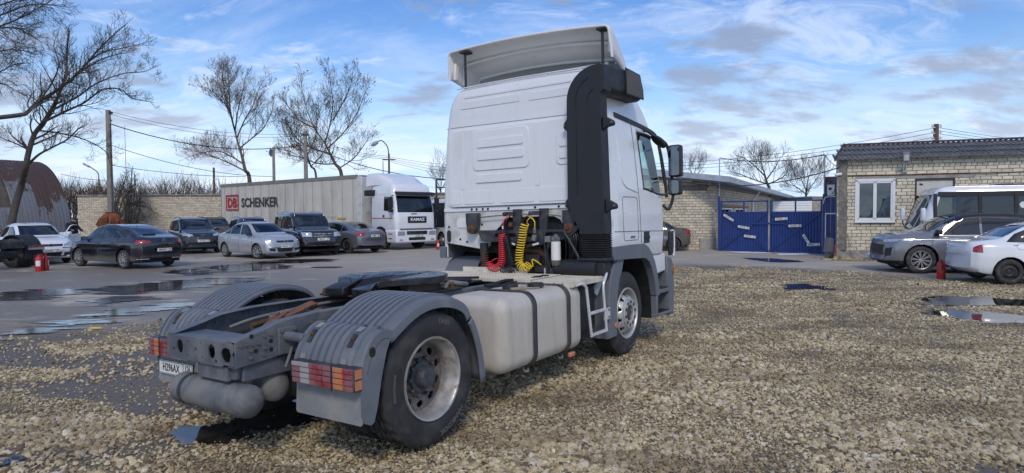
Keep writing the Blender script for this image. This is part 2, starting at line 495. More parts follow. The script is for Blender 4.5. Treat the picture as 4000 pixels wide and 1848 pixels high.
M_filter = mat('filter_white', (.72, .71, .68), .4, 0, .04, 8, dirt=.6, dirt_amt=.4)
M_red = lens_mat('red_lens', (.27, .010, .024))
M_amber = lens_mat('amber_lens', (.62, .17, .025))
M_clear = lens_mat('clear_lens', (.42, .40, .39))
M_glass = glass_mat('cab_glass', (.72, .86, .80), .08)
M_mirror = mat('mirror_glass', (.55, .58, .6), .03, 1.0, .0)
M_plate = mat('plate_white', (.74, .74, .71), .45, 0, .05, 20, dirt=.5, dirt_amt=.5, dirt_scale=9, dirt_col=(.38, .36, .33))
M_ink = mat('plate_black_ink', (.015, .015, .016), .5)
M_chrome = mat('chrome', (.72, .73, .74), .12, 1.0, .03)
M_wood = mat('weathered_timber', (.17, .075, .035), .8, 0, .35, 16, bump=.5, bscale=40)
M_interior = mat('cab_interior_dark', (.03, .032, .035), .8)
# ------------------------------------------------------------ ground, gravel, puddles
def sstep(a, b, x):
    t = max(0.0, min(1.0, (x - a) / (b - a))); return t * t * (3 - 2 * t)
def fbm(x, y, s, o=0.0):
    return mnoise.fractal(Vector((x * s + o, y * s - o, o * .37)), 1.0, 2.1, 4)
GEDGE = [(-60, 8.9), (-9, 8.9), (-6.0, 9.6), (-4.6, 11.2), (-1, 14.2), (2.0, 17.5), (5.0, 20.3), (7.0, 20.4), (9.6, 17.8), (12.0, 14.7), (14.5, 13.6), (60, 13.0)]
def gravel_amount(x, y):
    e = interp(x, [p[0] for p in GEDGE], [p[1] for p in GEDGE])
    n = fbm(x, y, .55, 3.0)
    a = sstep(-.9, 1.5, (e - y) + n * 1.5 + .9 * fbm(x, y, 2.2, 8.0))
    left = sstep(-1.2, -3.4, x) * sstep(3.2, 4.8, y)
    mud = sstep(-.12, .22, fbm(x * .75, y * 1.6, .8, 11.0) + .16)
    a *= 1 - left * mud * .88
    left2 = sstep(-3.5, -7, x)
    a *= 1 - left2 * .5 * sstep(-.25, .05, n)
    # packed wheel tracks across the bed
    for c0, sl, wd in ((3.2, .55, .28), (5.0, .55, .28), (-.6, -1.4, .25)):
        a *= 1 - .55 * sstep(wd, wd * .3, abs((x - c0) * .88 - (y - 7.0) * sl * .88 + .5 * fbm(x, y, .25, 17.0))) * sstep(-.2, .25, fbm(x, y, .7, 31.0))
    thin = sstep(.05, .45, fbm(x * .6, y * 1.3, .9, 21.0)) * sstep(2.0, 5.0, x) * sstep(8.5, 11, y)
    a *= 1 - thin * .55
    # scattered band beside the brick building, on the far side of the drive
    t = (x - 12.0) / 6.0
    if -.1 < t < 1.2:
        yl = 23.1 - t * 2.0
        a = max(a, sstep(.75, .3, abs(y - yl) + n * .3) * .8)
    return a
PUD = []
def puddle_poly(px, jit, seed, sub=7):
    rnd = random.Random(seed); w = [on_ground(u, v) for u, v in px]; out = []
    n = len(w)
    for i in range(n):
        a, b = w[i], w[(i + 1) % n]
        d = (b - a).length
        for k in range(sub):
            p = a.lerp(b, k / sub)
            nv = mnoise.noise_vector(Vector((p.x * 3.1 + seed, p.y * 3.1, seed * 1.7)))
            nv2 = mnoise.noise_vector(Vector((p.x * 11 + seed, p.y * 11, seed * 2.7)))
            out.append((p.x + nv.x * jit + nv2.x * jit * .35, p.y + nv.y * jit + nv2.y * jit * .35))
    return out
PUD_PX = [
 ([(650, 1700), (700, 1672), (860, 1655), (985, 1610), (1100, 1535), (1225, 1520), (1290, 1580), (1235, 1650), (1120, 1672), (1000, 1705), (880, 1735), (720, 1735)], .05, 'truck'),
 ([(3590, 1172), (3660, 1158), (3800, 1163), (4070, 1176), (4070, 1196), (3900, 1194), (3760, 1196), (3650, 1202)], .10, 'right'),
 ([(3580, 1222), (3720, 1212), (3860, 1223), (4070, 1246), (4070, 1270), (3850, 1258), (3700, 1242)], .10, 'right'),
 ([(3060, 1118), (3130, 1113), (3220, 1120), (3230, 1131), (3120, 1130), (3070, 1138), (3055, 1130)], .12, 'right'),
 ([(2835, 983), (2990, 986), (3015, 991), (2900, 990)], .05, 'gate'),
 ([(3030, 991), (3150, 990), (3160, 996), (3050, 998)], .05, 'gate'),
 ([(2900, 1008), (3040, 1012), (3130, 1022), (3060, 1026), (2980, 1020)], .12, 'gate'),
 ([(0, 1300), (160, 1275), (330, 1250), (430, 1238), (420, 1262), (250, 1285), (110, 1303), (0, 1318)], .10, 'yard'),
 ([(270, 1240), (420, 1215), (560, 1196), (690, 1185), (720, 1196), (590, 1218), (440, 1243), (310, 1256)], .10, 'yard'),
 ([(360, 1130), (520, 1112), (680, 1100), (860, 1090), (980, 1085), (960, 1103), (760, 1122), (600, 1140), (460, 1150)], .16, 'yard'),
 ([(0, 1150), (140, 1135), (260, 1128), (330, 1140), (180, 1162), (0, 1176)], .18, 'yard'),
 ([(790, 1046), (900, 1034), (1050, 1028), (1150, 1040), (1040, 1054), (900, 1062)], .22, 'yard'),
 ([(980, 1024), (1100, 1016), (1270, 1012), (1285, 1020), (1140, 1030)], .22, 'yard'),
 ([(640, 1060), (760, 1052), (840, 1066), (740, 1076)], .2, 'yard'),
 ([(330, 1178), (480, 1165), (640, 1158), (660, 1166), (500, 1180), (380, 1190)], .14, 'yard'),
 ([(0, 1795), (70, 1780), (120, 1783), (90, 1805), (0, 1825)], .05, 'mud'),
 ([(1360, 1640), (1400, 1632), (1430, 1640), (1400, 1650)], .03, 'truck'),
]
for i, (px, j, w) in enumerate(PUD_PX): PUD.append((puddle_poly(px, j, i + 1), w))
PB = [(min(p[0] for p in q), max(p[0] for p in q), min(p[1] for p in q), max(p[1] for p in q)) for q, _ in PUD]
def in_puddle(x, y, m=0.0):
    for (q, w), b in zip(PUD, PB):
        if b[0] - m < x < b[1] + m and b[2] - m < y < b[3] + m and inside(q, x, y): return True
    return False

# asphalt and mud sheet, with a gravel amount stored per vertex
def ground_sheet():
    xs = list(np.arange(-34, -9, .5)) + list(np.arange(-9, 14.01, .16)) + list(np.arange(14.5, 30, .5))
    ys = list(np.arange(-2, 1.5, .25)) + list(np.arange(1.5, 13, .13)) + list(np.arange(13, 24, .2)) + list(np.arange(24, 56, .6))
    fx = [-900, -300, -110, -60]; xs = fx + xs + [34, 60, 110, 300, 900]
    ys = [-300, -60, -20, -8] + ys + [70, 110, 250, 900, 1500]
    nx, ny = len(xs), len(ys)
    vs = []; at_ = []; mu_ = []
    for y in ys:
        for x in xs:
            a = gravel_amount(x, y) if (-34 < x < 34 and -3 < y < 30) else 0.0
            z = 0.0
            if -30 < x < 30 and -3 < y < 40: z = .018 * fbm(x, y, .5, 5.0) * (1 if a > .05 else .4) - .004
            vs.append((x, y, z)); at_.append(a)
            e = interp(x, [p[0] for p in GEDGE], [p[1] for p in GEDGE]); mu_.append(sstep(-2.2, .6, e - y + .8 * fbm(x, y, .6, 44.0)) if abs(x) < 40 and y < 30 else 0.0)
    fs = [(j * nx + i, j * nx + i + 1, (j + 1) * nx + i + 1, (j + 1) * nx + i) for j in range(ny - 1) for i in range(nx - 1)]
    me = bpy.data.meshes.new('ground'); me.from_pydata(vs, [], fs)
    A = me.attributes.new('gravel', 'FLOAT', 'POINT'); A.data.foreach_set('value', at_)
    A = me.attributes.new('mud', 'FLOAT', 'POINT'); A.data.foreach_set('value', mu_)
    me.polygons.foreach_set('use_smooth', [True] * len(me.polygons))
    return me
def ground_material():
    m, nt, b = _mk('yard_ground')
    w = wcoords(nt)
    ga = N(nt, 'ShaderNodeAttribute', attribute_name='gravel').outputs['Fac']
    # asphalt
    big = nnoise(nt, wcoords(nt, (.16, .34, 1), (2, 5, 0), (0, 0, .12)), 1.0, 7, .62, .4)
    fine = nnoise(nt, w, 34, 6, .7)
    mid = nnoise(nt, wcoords(nt, (.7, 1.6, 1), (8, 1, 0), (0, 0, .1)), 1.0, 8, .66, .3)
    dry = nmix(nt, nramp(nt, fine, .3, .7), (.32, .28, .225), (.50, .445, .365))
    tan = nmix(nt, nramp(nt, mid, .48, .66), dry, (.50, .435, .335))
    damp = nmix(nt, nramp(nt, fine, .3, .7), (.115, .096, .075), (.25, .212, .168))
    wetm = nramp(nt, nmath(nt, 'ADD', nmath(nt, 'MULTIPLY', big, .65), nmath(nt, 'MULTIPLY', mid, .35)), .51, .60)
    # the far drive dries out away from the yard's low middle
    sp = N(nt, 'ShaderNodeSeparateXYZ'); nt.links.new(w, sp.inputs[0])
    dryfar = nramp(nt, nmath(nt, 'ADD', sp.outputs[0], nmath(nt, 'MULTIPLY', sp.outputs[1], .9)), 6.0, 18.0)
    wet = nmath(nt, 'MULTIPLY', nmath(nt, 'SUBTRACT', 1.0, wetm), nramp(nt, dryfar, 0, 1, 1, .25))
    asph = nmix(nt, nmath(nt, 'MULTIPLY', wet, .9), tan, damp)
    mu = N(nt, 'ShaderNodeAttribute', attribute_name='mud').outputs['Fac']
    asph = nmix(nt, nmath(nt, 'MULTIPLY', mu, .85), asph, nmix(nt, nramp(nt, fine, .3, .7), (.055, .043, .031), (.15, .117, .08)))
    # gravel bed
    vo = N(nt, 'ShaderNodeTexVoronoi'); vo.inputs['Scale'].default_value = 30; nt.links.new(w, vo.inputs[0])
    vh = N(nt, 'ShaderNodeSeparateXYZ'); nt.links.new(vo.outputs['Color'], vh.inputs[0])
    gcol = nmix(nt, vh.outputs[0], (.24, .18, .10), (.56, .45, .27))
    gcol = nmix(nt, nramp(nt, vo.outputs['Distance'], .3, .75), gcol, (.12, .095, .06))
    mudn = nnoise(nt, wcoords(nt, (.6, 1.2, 1)), 1.1, 6, .6)
    gcol = nmix(nt, nramp(nt, mudn, .46, .62, 0, .55), gcol, (.075, .062, .047))
    gm = nramp(nt, nmath(nt, 'ADD', ga, nmath(nt, 'MULTIPLY', nmath(nt, 'SUBTRACT', fine, .5), .5)), .22, .5)
    col = nmix(nt, gm, asph, gcol)
    setin(nt, b.inputs['Base Color'], col)
    ra = nmath(nt, 'SUBTRACT', nramp(nt, fine, .25, .75, .62, .95), nmath(nt, 'MULTIPLY', wet, nramp(nt, fine, .35, .6, .40, .12)))
    rr = N(nt, 'ShaderNodeMix', data_type='FLOAT'); setin(nt, rr.inputs[0], gm); setin(nt, rr.inputs[2], ra); rr.inputs[3].default_value = .8
    setin(nt, b.inputs['Roughness'], rr.outputs[0])
    hh = N(nt, 'ShaderNodeMix', data_type='FLOAT'); setin(nt, hh.inputs[0], gm); setin(nt, hh.inputs[2], nmath(nt, 'MULTIPLY', nnoise(nt, w, 16, 7, .72), .55)); setin(nt, hh.inputs[3], nmath(nt, 'SUBTRACT', 1.0, vo.outputs['Distance']))
    nbump(nt, b, hh.outputs[0], .55, .022)
    return m
g_me = ground_sheet(); g_me.materials.append(ground_material())
ground = tag(obj('ground', g_me), kind='structure')

def water_material():
    m, nt, b = _mk('puddle_water')
    w = wcoords(nt)
    n1 = nnoise(nt, w, 7, 5, .6)
    setin(nt, b.inputs['Base Color'], nmix(nt, nramp(nt, n1, .3, .7), (.018, .016, .013), (.045, .04, .032)))
    setin(nt, b.inputs['Roughness'], nramp(nt, n1, .45, .8, .015, .10))
    b.inputs['IOR'].default_value = 1.33; b.inputs['Specular IOR Level'].default_value = .9
    nbump(nt, b, nnoise(nt, w, 5, 3, .5), .04, .004)
    return m
M_water = water_material()
def film_material():
    m, nt, b = _mk('wet_film'); w = wcoords(nt); n1 = nnoise(nt, w, 9, 6, .65)
    setin(nt, b.inputs['Base Color'], nmix(nt, n1, (.03, .028, .026), (.08, .075, .07))); setin(nt, b.inputs['Roughness'], nramp(nt, n1, .3, .7, .015, .07))
    b.inputs['Specular IOR Level'].default_value = .9; nbump(nt, b, nnoise(nt, w, 14, 6, .7), .11, .008); b.inputs['IOR'].default_value = 1.5; return m
M_film = film_material()
def edge_dist(q, x, y):
    best = 1e9; n = len(q)
    for i in range(n):
        ax, ay = q[i]; bx, by = q[(i + 1) % n]; dx, dy = bx - ax, by - ay; L = dx * dx + dy * dy or 1e-9
        t = max(0, min(1, ((x - ax) * dx + (y - ay) * dy) / L)); best = min(best, (x - ax - t * dx) ** 2 + (y - ay - t * dy) ** 2)
    return math.sqrt(best) * (1 if inside(q, x, y) else -1)
for i, (q, w) in enumerate(PUD):
    bx0, bx1, by0, by1 = PB[i]
    amp = {'truck': .06, 'right': .22, 'gate': .15, 'yard': .62, 'mud': .1}[w]; bias = {'truck': .01, 'right': .02, 'gate': .05, 'yard': .05, 'mud': 0}[w]
    cs = max(.022, min(.09, math.sqrt((bx1 - bx0) * (by1 - by0) / 5000)))
    cy = cs * .8; nx = int((bx1 - bx0 + .4) / cs); ny = int((by1 - by0 + .3) / cy)
    mb = MB(); ids = {}
    def vid(i_, j_):
        if (i_, j_) not in ids:
            ids[(i_, j_)] = len(mb.v); mb.v.append((bx0 - .2 + i_ * cs, by0 - .15 + j_ * cy, .012))
        return ids[(i_, j_)]
    for j_ in range(ny):
        for i_ in range(nx):
            x, y = bx0 - .2 + (i_ + .5) * cs, by0 - .15 + (j_ + .5) * cy
            f_ = min(edge_dist(q, x, y), .35) + amp * mnoise.fractal(Vector((x * (.5 if w == 'yard' else .9) + y * .2, y * (4.2 if w == 'yard' else 3.0) - x * .3, i * 3.7)), .75, 2.3, 6) + bias
            if f_ > 0: mb.f.append((vid(i_, j_), vid(i_ + 1, j_), vid(i_ + 1, j_ + 1), vid(i_, j_ + 1)))
    if mb.f and w == 'gate' and i < 6: tag(obj('ice_strip', mb.mesh('ice_strip', mat('old_snow', (.66, .70, .76), .7), fix=False)), kind='structure')
    elif mb.f:
        tag(obj('puddle', mb.mesh('puddle', M_film if w == 'yard' else M_water, fix=False)), kind='structure')

# loose stones: one mass of gravel, scattered over the bed
def stone_mesh(seed):
    rnd = random.Random(seed)
    bm = bmesh.new(); bmesh.ops.create_icosphere(bm, subdivisions=2 if seed < 3 else 1, radius=.5)
    sx, sy, sz = rnd.uniform(.85, 1.25), rnd.uniform(.65, .95), rnd.uniform(.42, .66)
    for k in range(5):       # knock flat facets off
        d = Vector((rnd.gauss(0, 1), rnd.gauss(0, 1), rnd.gauss(0, 1))).normalized(); c = rnd.uniform(.30, .42)
        for v in bm.verts:
            t = v.co.dot(d)
            if t > c: v.co -= d * (t - c)
    for v in bm.verts:
        v.co += mnoise.noise_vector(v.co * 2.3 + Vector((seed, 0, 0))) * .07
        v.co.x *= sx; v.co.y *= sy; v.co.z *= sz
    me = bpy.data.meshes.new('stone'); bm.to_mesh(me); bm.free(); return me
def stone_material():
    m, nt, b = _mk('gravel_stone')
    oi = N(nt, 'ShaderNodeObjectInfo')
    cr = N(nt, 'ShaderNodeValToRGB'); nt.links.new(oi.outputs['Random'], cr.inputs[0])
    cr.color_ramp.interpolation = 'LINEAR'
    els = [(0, (.08, .064, .042)), (.17, (.29, .22, .12)), (.36, (.52, .41, .225)), (.52, (.62, .50, .29)), (.7, (.55, .465, .31)), (.84, (.74, .62, .385)), (.94, (.56, .52, .42)), (1, (.80, .72, .53))]
    e = cr.color_ramp.elements
    while len(e) < len(els): e.new(.5)
    for i, (p, c) in enumerate(els): e[i].position = p; e[i].color = (*c, 1)
    co = coords(nt); n1 = nnoise(nt, co, 3.0, 5, .65)
    c = nmix(nt, nramp(nt, n1, .35, .75, 0, .45), cr.outputs[0], (.16, .125, .075))
    # dampness lies in broad patches
    wp = nnoise(nt, wcoords(nt, (.55, 1.1, 1)), 1.2, 5, .62)
    c = nmix(nt, nramp(nt, wp, .46, .62, 0, .6), c, (.19, .135, .07))
    setin(nt, b.inputs['Base Color'], c); b.inputs['Roughness'].default_value = .7
    nbump(nt, b, nnoise(nt, co, 7, 4, .6), .25, .05)
    return m
M_stone = stone_material()
rocks = bpy.data.collections.new('stone_shapes')
for s in range(7):
    me = stone_mesh(s); me.materials.append(M_stone)
    rocks.objects.link(bpy.data.objects.new('stone', me))
def gravel_points():
    rng = np.random.default_rng(5)
    pts = []; scs = []
    def zone(x0, x1, y0, y1, dens, smin, smax):
        n = int((x1 - x0) * (y1 - y0) * dens)
        X = rng.uniform(x0, x1, n); Y = rng.uniform(y0, y1, n); Q = rng.uniform(0, 1, n); S = np.where(rng.random(n) < .86, rng.beta(1.6, 6.0, n), rng.uniform(.3, 1.0, n))
        for x, y, q, s in zip(X, Y, Q, S):
            if abs(x) > .86 * y + .8: continue            # well past both sides of what can be seen
            a = gravel_amount(x, y)
            if q > a: continue
            if in_puddle(x, y) and q > .02 * a and (y > 9 or edge_dist(PUD[0][0], x, y) > .05 * rng.random()): continue
            pts.append((x, y, .018 * fbm(x, y, .5, 5.0) + rng.uniform(-.006, .007))); scs.append((smin + (smax - smin) * s) * (.72 + .62 * sstep(-.25, .35, fbm(x * .8, y * 1.2, .9, 61.0))))
    zone(-6.5, 7, 2.6, 5.5, 2900, .013, .072)
    zone(-8, 8, 5.5, 8.5, 1900, .013, .066)
    zone(-9, 13, 8.5, 14, 850, .016, .070)
    zone(2.0, 15, 14, 21, 380, .022, .075)
    zone(11, 19, 20.5, 24, 160, .04, .13)
    return np.array(pts), np.array(scs)
gp, gs = gravel_points()
gv = bpy.data.meshes.new('gravel'); gv.vertices.add(len(gp)); gv.vertices.foreach_set('co', gp.astype(np.float32).ravel())
A = gv.attributes.new('size', 'FLOAT', 'POINT'); A.data.foreach_set('value', gs.astype(np.float32))
rng = np.random.default_rng(9)
A = gv.attributes.new('turn', 'FLOAT_VECTOR', 'POINT')
A.data.foreach_set('vector', np.column_stack((rng.normal(0, .45, len(gp)), rng.normal(0, .45, len(gp)), rng.uniform(0, 6.283, len(gp)))).astype(np.float32).ravel())
gravel = obj('gravel', gv)
tag(gravel, 'loose pale crushed limestone gravel covering the yard', 'gravel', kind='stuff')
ng = bpy.data.node_groups.new('scatter_stones', 'GeometryNodeTree')
ng.interface.new_socket('Geometry', in_out='INPUT', socket_type='NodeSocketGeometry')
ng.interface.new_socket('Geometry', in_out='OUTPUT', socket_type='NodeSocketGeometry')
gi = ng.nodes.new('NodeGroupInput'); go = ng.nodes.new('NodeGroupOutput')
m2p = ng.nodes.new('GeometryNodeMeshToPoints')
iop = ng.nodes.new('GeometryNodeInstanceOnPoints')
ci = ng.nodes.new('GeometryNodeCollectionInfo'); ci.inputs[0].default_value = rocks; ci.inputs['Separate Children'].default_value = True; ci.inputs['Reset Children'].default_value = True
at1 = ng.nodes.new('GeometryNodeInputNamedAttribute'); at1.data_type = 'FLOAT'; at1.inputs[0].default_value = 'size'
at2 = ng.nodes.new('GeometryNodeInputNamedAttribute'); at2.data_type = 'FLOAT_VECTOR'; at2.inputs[0].default_value = 'turn'
ng.links.new(gi.outputs[0], m2p.inputs[0]); ng.links.new(m2p.outputs[0], iop.inputs['Points'])
ng.links.new(ci.outputs[0], iop.inputs['Instance']); iop.inputs['Pick Instance'].default_value = True
ng.links.new(at2.outputs[0], iop.inputs['Rotation']); ng.links.new(at1.outputs[0], iop.inputs['Scale'])
ng.links.new(iop.outputs[0], go.inputs[0])
md = gravel.modifiers.new('scatter', 'NODES'); md.node_group = ng
# ------------------------------------------------------------ the tractor unit
TR = empty('tractor_truck', (-1.5965, 5.3133, 0), 0, 'large white tractor unit with black air duct standing on the gravel', 'truck')
TR.rotation_euler = (-.0198, 0, .9805)

def tyre_mb(w, Ro, rr, na=96, lug=False):
    h = w / 2
    prof = [(-h + .035, rr - .012), (-h + .012, rr + .008), (-h + .003, rr + .045), (-h - .002, rr + (Ro - rr) * .42), (-h + .003, Ro - .075), (-h + .006, Ro - .066), (-h + .008, Ro - .05), (-h + .02, Ro - .022), (-h + .034, Ro - .006)]
    tread = []
    m = 5
    y0, y1 = -h + .04, h - .04
    for i in range(m):
        a = lerp(y0, y1, i / m); b = lerp(y0, y1, (i + 1) / m)
        g = .008
        tread += [(a + (g if i else 0), Ro), (b - (g if i < m - 1 else 0), Ro)]
        if i < m - 1: tread += [(b - g * .8, Ro - .016), (b + g * .8, Ro - .016)]
    full = prof + tread + [(-y, r) for y, r in reversed(prof)]
    K = len(full); vs = []; fs = []
    for i in range(na):
        a = 2 * PI * i / na; ca, sa = math.cos(a), math.sin(a)
        for k, (y, r) in enumerate(full):
            if lug and 7 <= k < K - 7 and i % 4 == (0 if y < 0 else 2) and abs(y) > h * .18: r = min(r, Ro - .014)
            vs.append((r * ca, y, r * sa))
    for i in range(na):
        j = (i + 1) % na
        for k in range(K - 1): fs.append((i * K + k, i * K + k + 1, j * K + k + 1, j * K + k))
    mb = MB(); mb.add(vs, fs); return mb
def arc_text(body, size, r, a0, yface, matl, parent, name='lettering'):
    """letters laid round a tyre wall at radius r, centred on angle a0, facing -Y"""
    me = text_mesh(name, body, size, matl, None, .0012, bold=.0025, sx=1.15)
    for v in me.vertices:
        s, t, e = v.co
        th = a0 - s / r
        rr = r + t
        v.co = (rr * math.cos(th), yface - e, rr * math.sin(th))
    return obj(name, me, parent)
def nut_mb(r, h):
    mb = MB(); mb.lathe([(0, r * .55), (0, r), (-h, r), (-h - .004, r * .8), (-h - .004, .0001)], 6); return mb
RO, RRIM, WT = .503, .30, .295
M_tyre_mesh = tyre_mb(WT, RO, RRIM, 112, True).mesh('tyre', M_tyre, 38)
M_tyre_front = tyre_mb(WT, RO, RRIM, 96, False).mesh('tyre', M_tyre, 38)
def rear_wheel(y, flip=False, outer=True):
    w = empty('rear_wheel'); w.parent = TR; w.location = (0, y, .503)
    if flip: w.rotation_euler = (0, 0, PI)
    obj('tyre', M_tyre_mesh, w)
    h = WT / 2
    rim = MB()
    rim.lathe([(-h + .02, .288), (-h + .004, .292), (-h - .002, .300), (-h - .002, .308), (-h + .012, .311), (-h + .016, .300), (-h + .035, .297)], 56)
    rim.lathe([(-h + .004, .294), (-h + .03, .281), (-h + .085, .272), (-h + .10, .262), (-h + .15, .258), (-h + .20, .258)], 56)
    r_ = rim.build('rim', M_rimrust, w, smooth=40)
    if outer:
        holes = [circ(.207 * math.cos(a), .207 * math.sin(a), .034, 14, .026) for a in [2 * PI * (i + .5) / 10 for i in range(10)]]
        holes = []
        for i in range(10):
            a = 2 * PI * (i + .5) / 10
            holes.append([(.208 * math.cos(a) + .027 * math.cos(q) * math.cos(a) - .034 * math.sin(q) * math.sin(a), .208 * math.sin(a) + .027 * math.cos(q) * math.sin(a) + .034 * math.sin(q) * math.cos(a)) for q in [2 * PI * k / 14 for k in range(14)]])
        me = plate_mesh('disc', circ(0, 0, .262, 56), holes, .012, M_rimdisc, frame4((0, -h + .155, 0), (1, 0, 0), (0, 0, 1)))
        for v in me.vertices:
            rr = math.hypot(v.co.x, v.co.z); v.co.y -= max(0, (.20 - rr)) * .30
        obj('disc', me, r_)
        hub = MB(); hub.lathe([(-h + .14, .118), (-h + .122, .115), (-h + .118, .085), (-h + .07, .080), (-h + .05, .07), (-h + .044, .035), (-h + .05, .0001)], 30)
        hb = hub.build('hub', M_hub, w, smooth=35)
        nm = nut_mb(.0155, .03).mesh('wheel_nut', M_hub, 30)
        for i in range(10):
            a = 2 * PI * i / 10
            o = obj('wheel_nut', nm, hb, loc=(.140 * math.cos(a), -h + .135, .140 * math.sin(a)))
    return w
rw1 = rear_wheel(-1.085)
t_ = rw1.children[0]
arc_text('HANKOOK', .052, .425, R(-62), -WT / 2 - .0005, M_tyre_txt, t_)
arc_text('DH31', .048, .425, R(72), -WT / 2 - .0005, M_tyre_txt, t_)
arc_text('SmartControl', .030, .418, R(178), -WT / 2 - .0005, M_tyre_txt, t_)
rear_wheel(-.755, outer=False)
rear_wheel(1.085, True); rear_wheel(.755, True, False)
def front_wheel(y, flip=False):
    w = empty('front_wheel'); w.parent = TR; w.location = (3.63, y, .503)
    if flip: w.rotation_euler = (0, 0, PI)
    obj('tyre', M_tyre_front, w)
    h = WT / 2
    rim = MB()
    rim.lathe([(-h + .03, .286), (-h + .004, .290), (-h - .004, .298), (-h - .004, .308), (-h + .01, .312), (-h + .016, .30)], 56)
    rim.lathe([(-h + .004, .292), (-h + .03, .284), (-h + .085, .274), (-h + .12, .27)], 56)
    r_ = rim.build('rim', M_alu, w, smooth=40)
    # dished disc with ten hand holes, bulging outward to the nut ring
    na, rows = 80, [(.272, .105), (.262, .085), (.243, .06), (.222, .028), (.200, -.005), (.178, -.018)]
    K = len(rows); cone = MB(); vs = []; fs = []
    for i in range(na):
        a = 2 * PI * i / na
        for r0, d in rows: vs.append((r0 * math.cos(a), -h + d, r0 * math.sin(a)))
    for i in range(na):
        j = (i + 1) % na
        for k in range(K - 1):
            if k in (1, 2, 3) and i % 8 in (2, 3, 4, 5) and not (k in (1, 3) and i % 8 in (2, 5)): continue
            fs.append((i * K + k, i * K + k + 1, j * K + k + 1, j * K + k))
    cone.add(vs, fs); d_ = cone.build('disc', M_alu, r_, smooth=40)
    s_ = d_.modifiers.new('sheet', 'SOLIDIFY'); s_.thickness = .008
    ring = MB(); ring.lathe([(-h + .0, .180), (-h - .030, .178), (-h - .036, .170), (-h - .036, .105), (-h - .028, .098), (-h + .01, .098)], 48)
    rg = ring.build('nut_ring', M_alu, w, smooth=35)
    nm = nut_mb(.016, .02).mesh('wheel_nut', M_hub, 30); cap = MB(); cap.lathe([(0, .022), (-.003, .022), (-.003, .0001)], 16); cm = cap.mesh('nut_recess', M_hub, 30)
    for i in range(10):
        a = 2 * PI * (i + .3) / 10
        obj('wheel_nut', nm, rg, loc=(.138 * math.cos(a), -h - .024, .138 * math.sin(a)))
        obj('nut_recess', cm, rg, loc=(.138 * math.cos(a), -h - .0355, .138 * math.sin(a)))
    hub = MB(); hub.lathe([(-h + .02, .098), (-h + .0, .06), (-h - .018, .055), (-h - .02, .0001)], 24)
    hb = hub.build('hub', M_hub, w, smooth=35)
    for i in range(6):
        a = 2 * PI * i / 6
        obj('hub_bolt', nm, hb, loc=(.075 * math.cos(a), -h + .01, .075 * math.sin(a)))
    return w
fw1 = front_wheel(-1.045)
arc_text('HANKOOK', .045, .43, R(-70), -WT / 2 - .0005, M_tyre_txt, fw1.children[0])
front_wheel(1.045, True)

# --- axles and driveline
mb = MB(); mb.tube([(0, -.95, .503), (0, -.3, .503), (0, -.2, .52), (0, .2, .52), (0, .3, .503), (0, .95, .503)], [.09, .09, .2, .2, .09, .09], 14)
mb.tube([(.0, 0, .52), (.35, 0, .55), (2.6, 0, .72)], [.2, .07, .06], 12)
mb.build('rear_axle', M_frame2, TR, smooth=40)
mb = MB(); mb.tube([(3.63, -.85, .5), (3.63, -.5, .42), (3.63, .5, .42), (3.63, .85, .5)], .07, 10); mb.build('front_axle', M_frame2, TR, smooth=40)

# --- chassis rails, C-section, rising from the tail
rail_x = [-1.075, -.90, -.70, -.40, -.1, 1.2, 2.7, 4.6]; top_z = [.888, .925, .978, 1.0, 1.002, .995, .985, .98]; bot_z = [.705, .715, .735, .75, .75, .74, .73, .72]
for s in (-1, 1):
    mb = MB(); secs = []
    for x, zt, zb in zip(rail_x, top_z, bot_z):
        yo, yi, t = .425 * s, .335 * s, .010
        secs.append([(x, yo, zt), (x, yi, zt), (x, yi, zt - t), (x, yo - t * s, zt - t), (x, yo - t * s, zb + t), (x, yi, zb + t), (x, yi, zb), (x, yo, zb)])
    mb.loft(secs); mb.build('chassis_rail', M_frame, TR, bevel=.006)
# rear crossmember: pierced face plate with a top flange
Mx = frame4((-1.078, 0, .797), (0, -1, 0), (0, 0, 1))
o_ = [(-.418, -.09), (.28, -.09), (.30, -.075), (.418, -.075), (.418, -.03), (.40, .0), (.418, .02), (.418, .068), (.38, .082), (-.418, .082)]
holes = [circ(-.245, .005, .042, 18, .05), circ(.16, .005, .042, 18, .05), circ(-.33, -.02, .012, 8), circ(.21, -.06, .014, 8), circ(-.13, .05, .009, 8), circ(-.04, -.0, .014, 8), circ(.03, .05, .008, 8), circ(.04, -.05, .009, 8), circ(-.14, -.05, .008, 8), [(.27, .0), (.29, .035), (.33, .045), (.37, .04), (.39, .0), (.37, -.05), (.31, -.055), (.28, -.03)]]
cm_ = obj('rear_crossmember', plate_mesh('rear_crossmember', o_, holes, .010, M_frame, Mx), TR)
mb = MB(); mb.bx(-1.075, -.83, -.33, .33, .872, .882); mb.bx(-.84, -.83, -.33, .33, .80, .872); mb.build('crossmember_flange', M_frame, TR, bevel=.003)
mb = MB(); mb.bx(-1.06, -1.03, -.30, .06, .60, .70); mb.bx(-1.0, -.55, -.40, -.37, .60, .72)
mb.prism([(-.38, .70), (.08, .70), (.06, .615), (-.36, .615)], 'X', -1.03, -1.0); mb.build('tank_bracket', M_frame, TR, bevel=.004)
for x0 in (.15, 1.5, 2.3):
    mb = MB(); mb.bx(x0 - .07, x0 + .07, -.33, .33, .80, .82); mb.bx(x0 - .07, x0 - .06, -.33, .33, .82, .93); mb.bx(x0 + .06, x0 + .07, -.33, .33, .82, .93)
    mb.build('crossmember', M_frame2, TR)
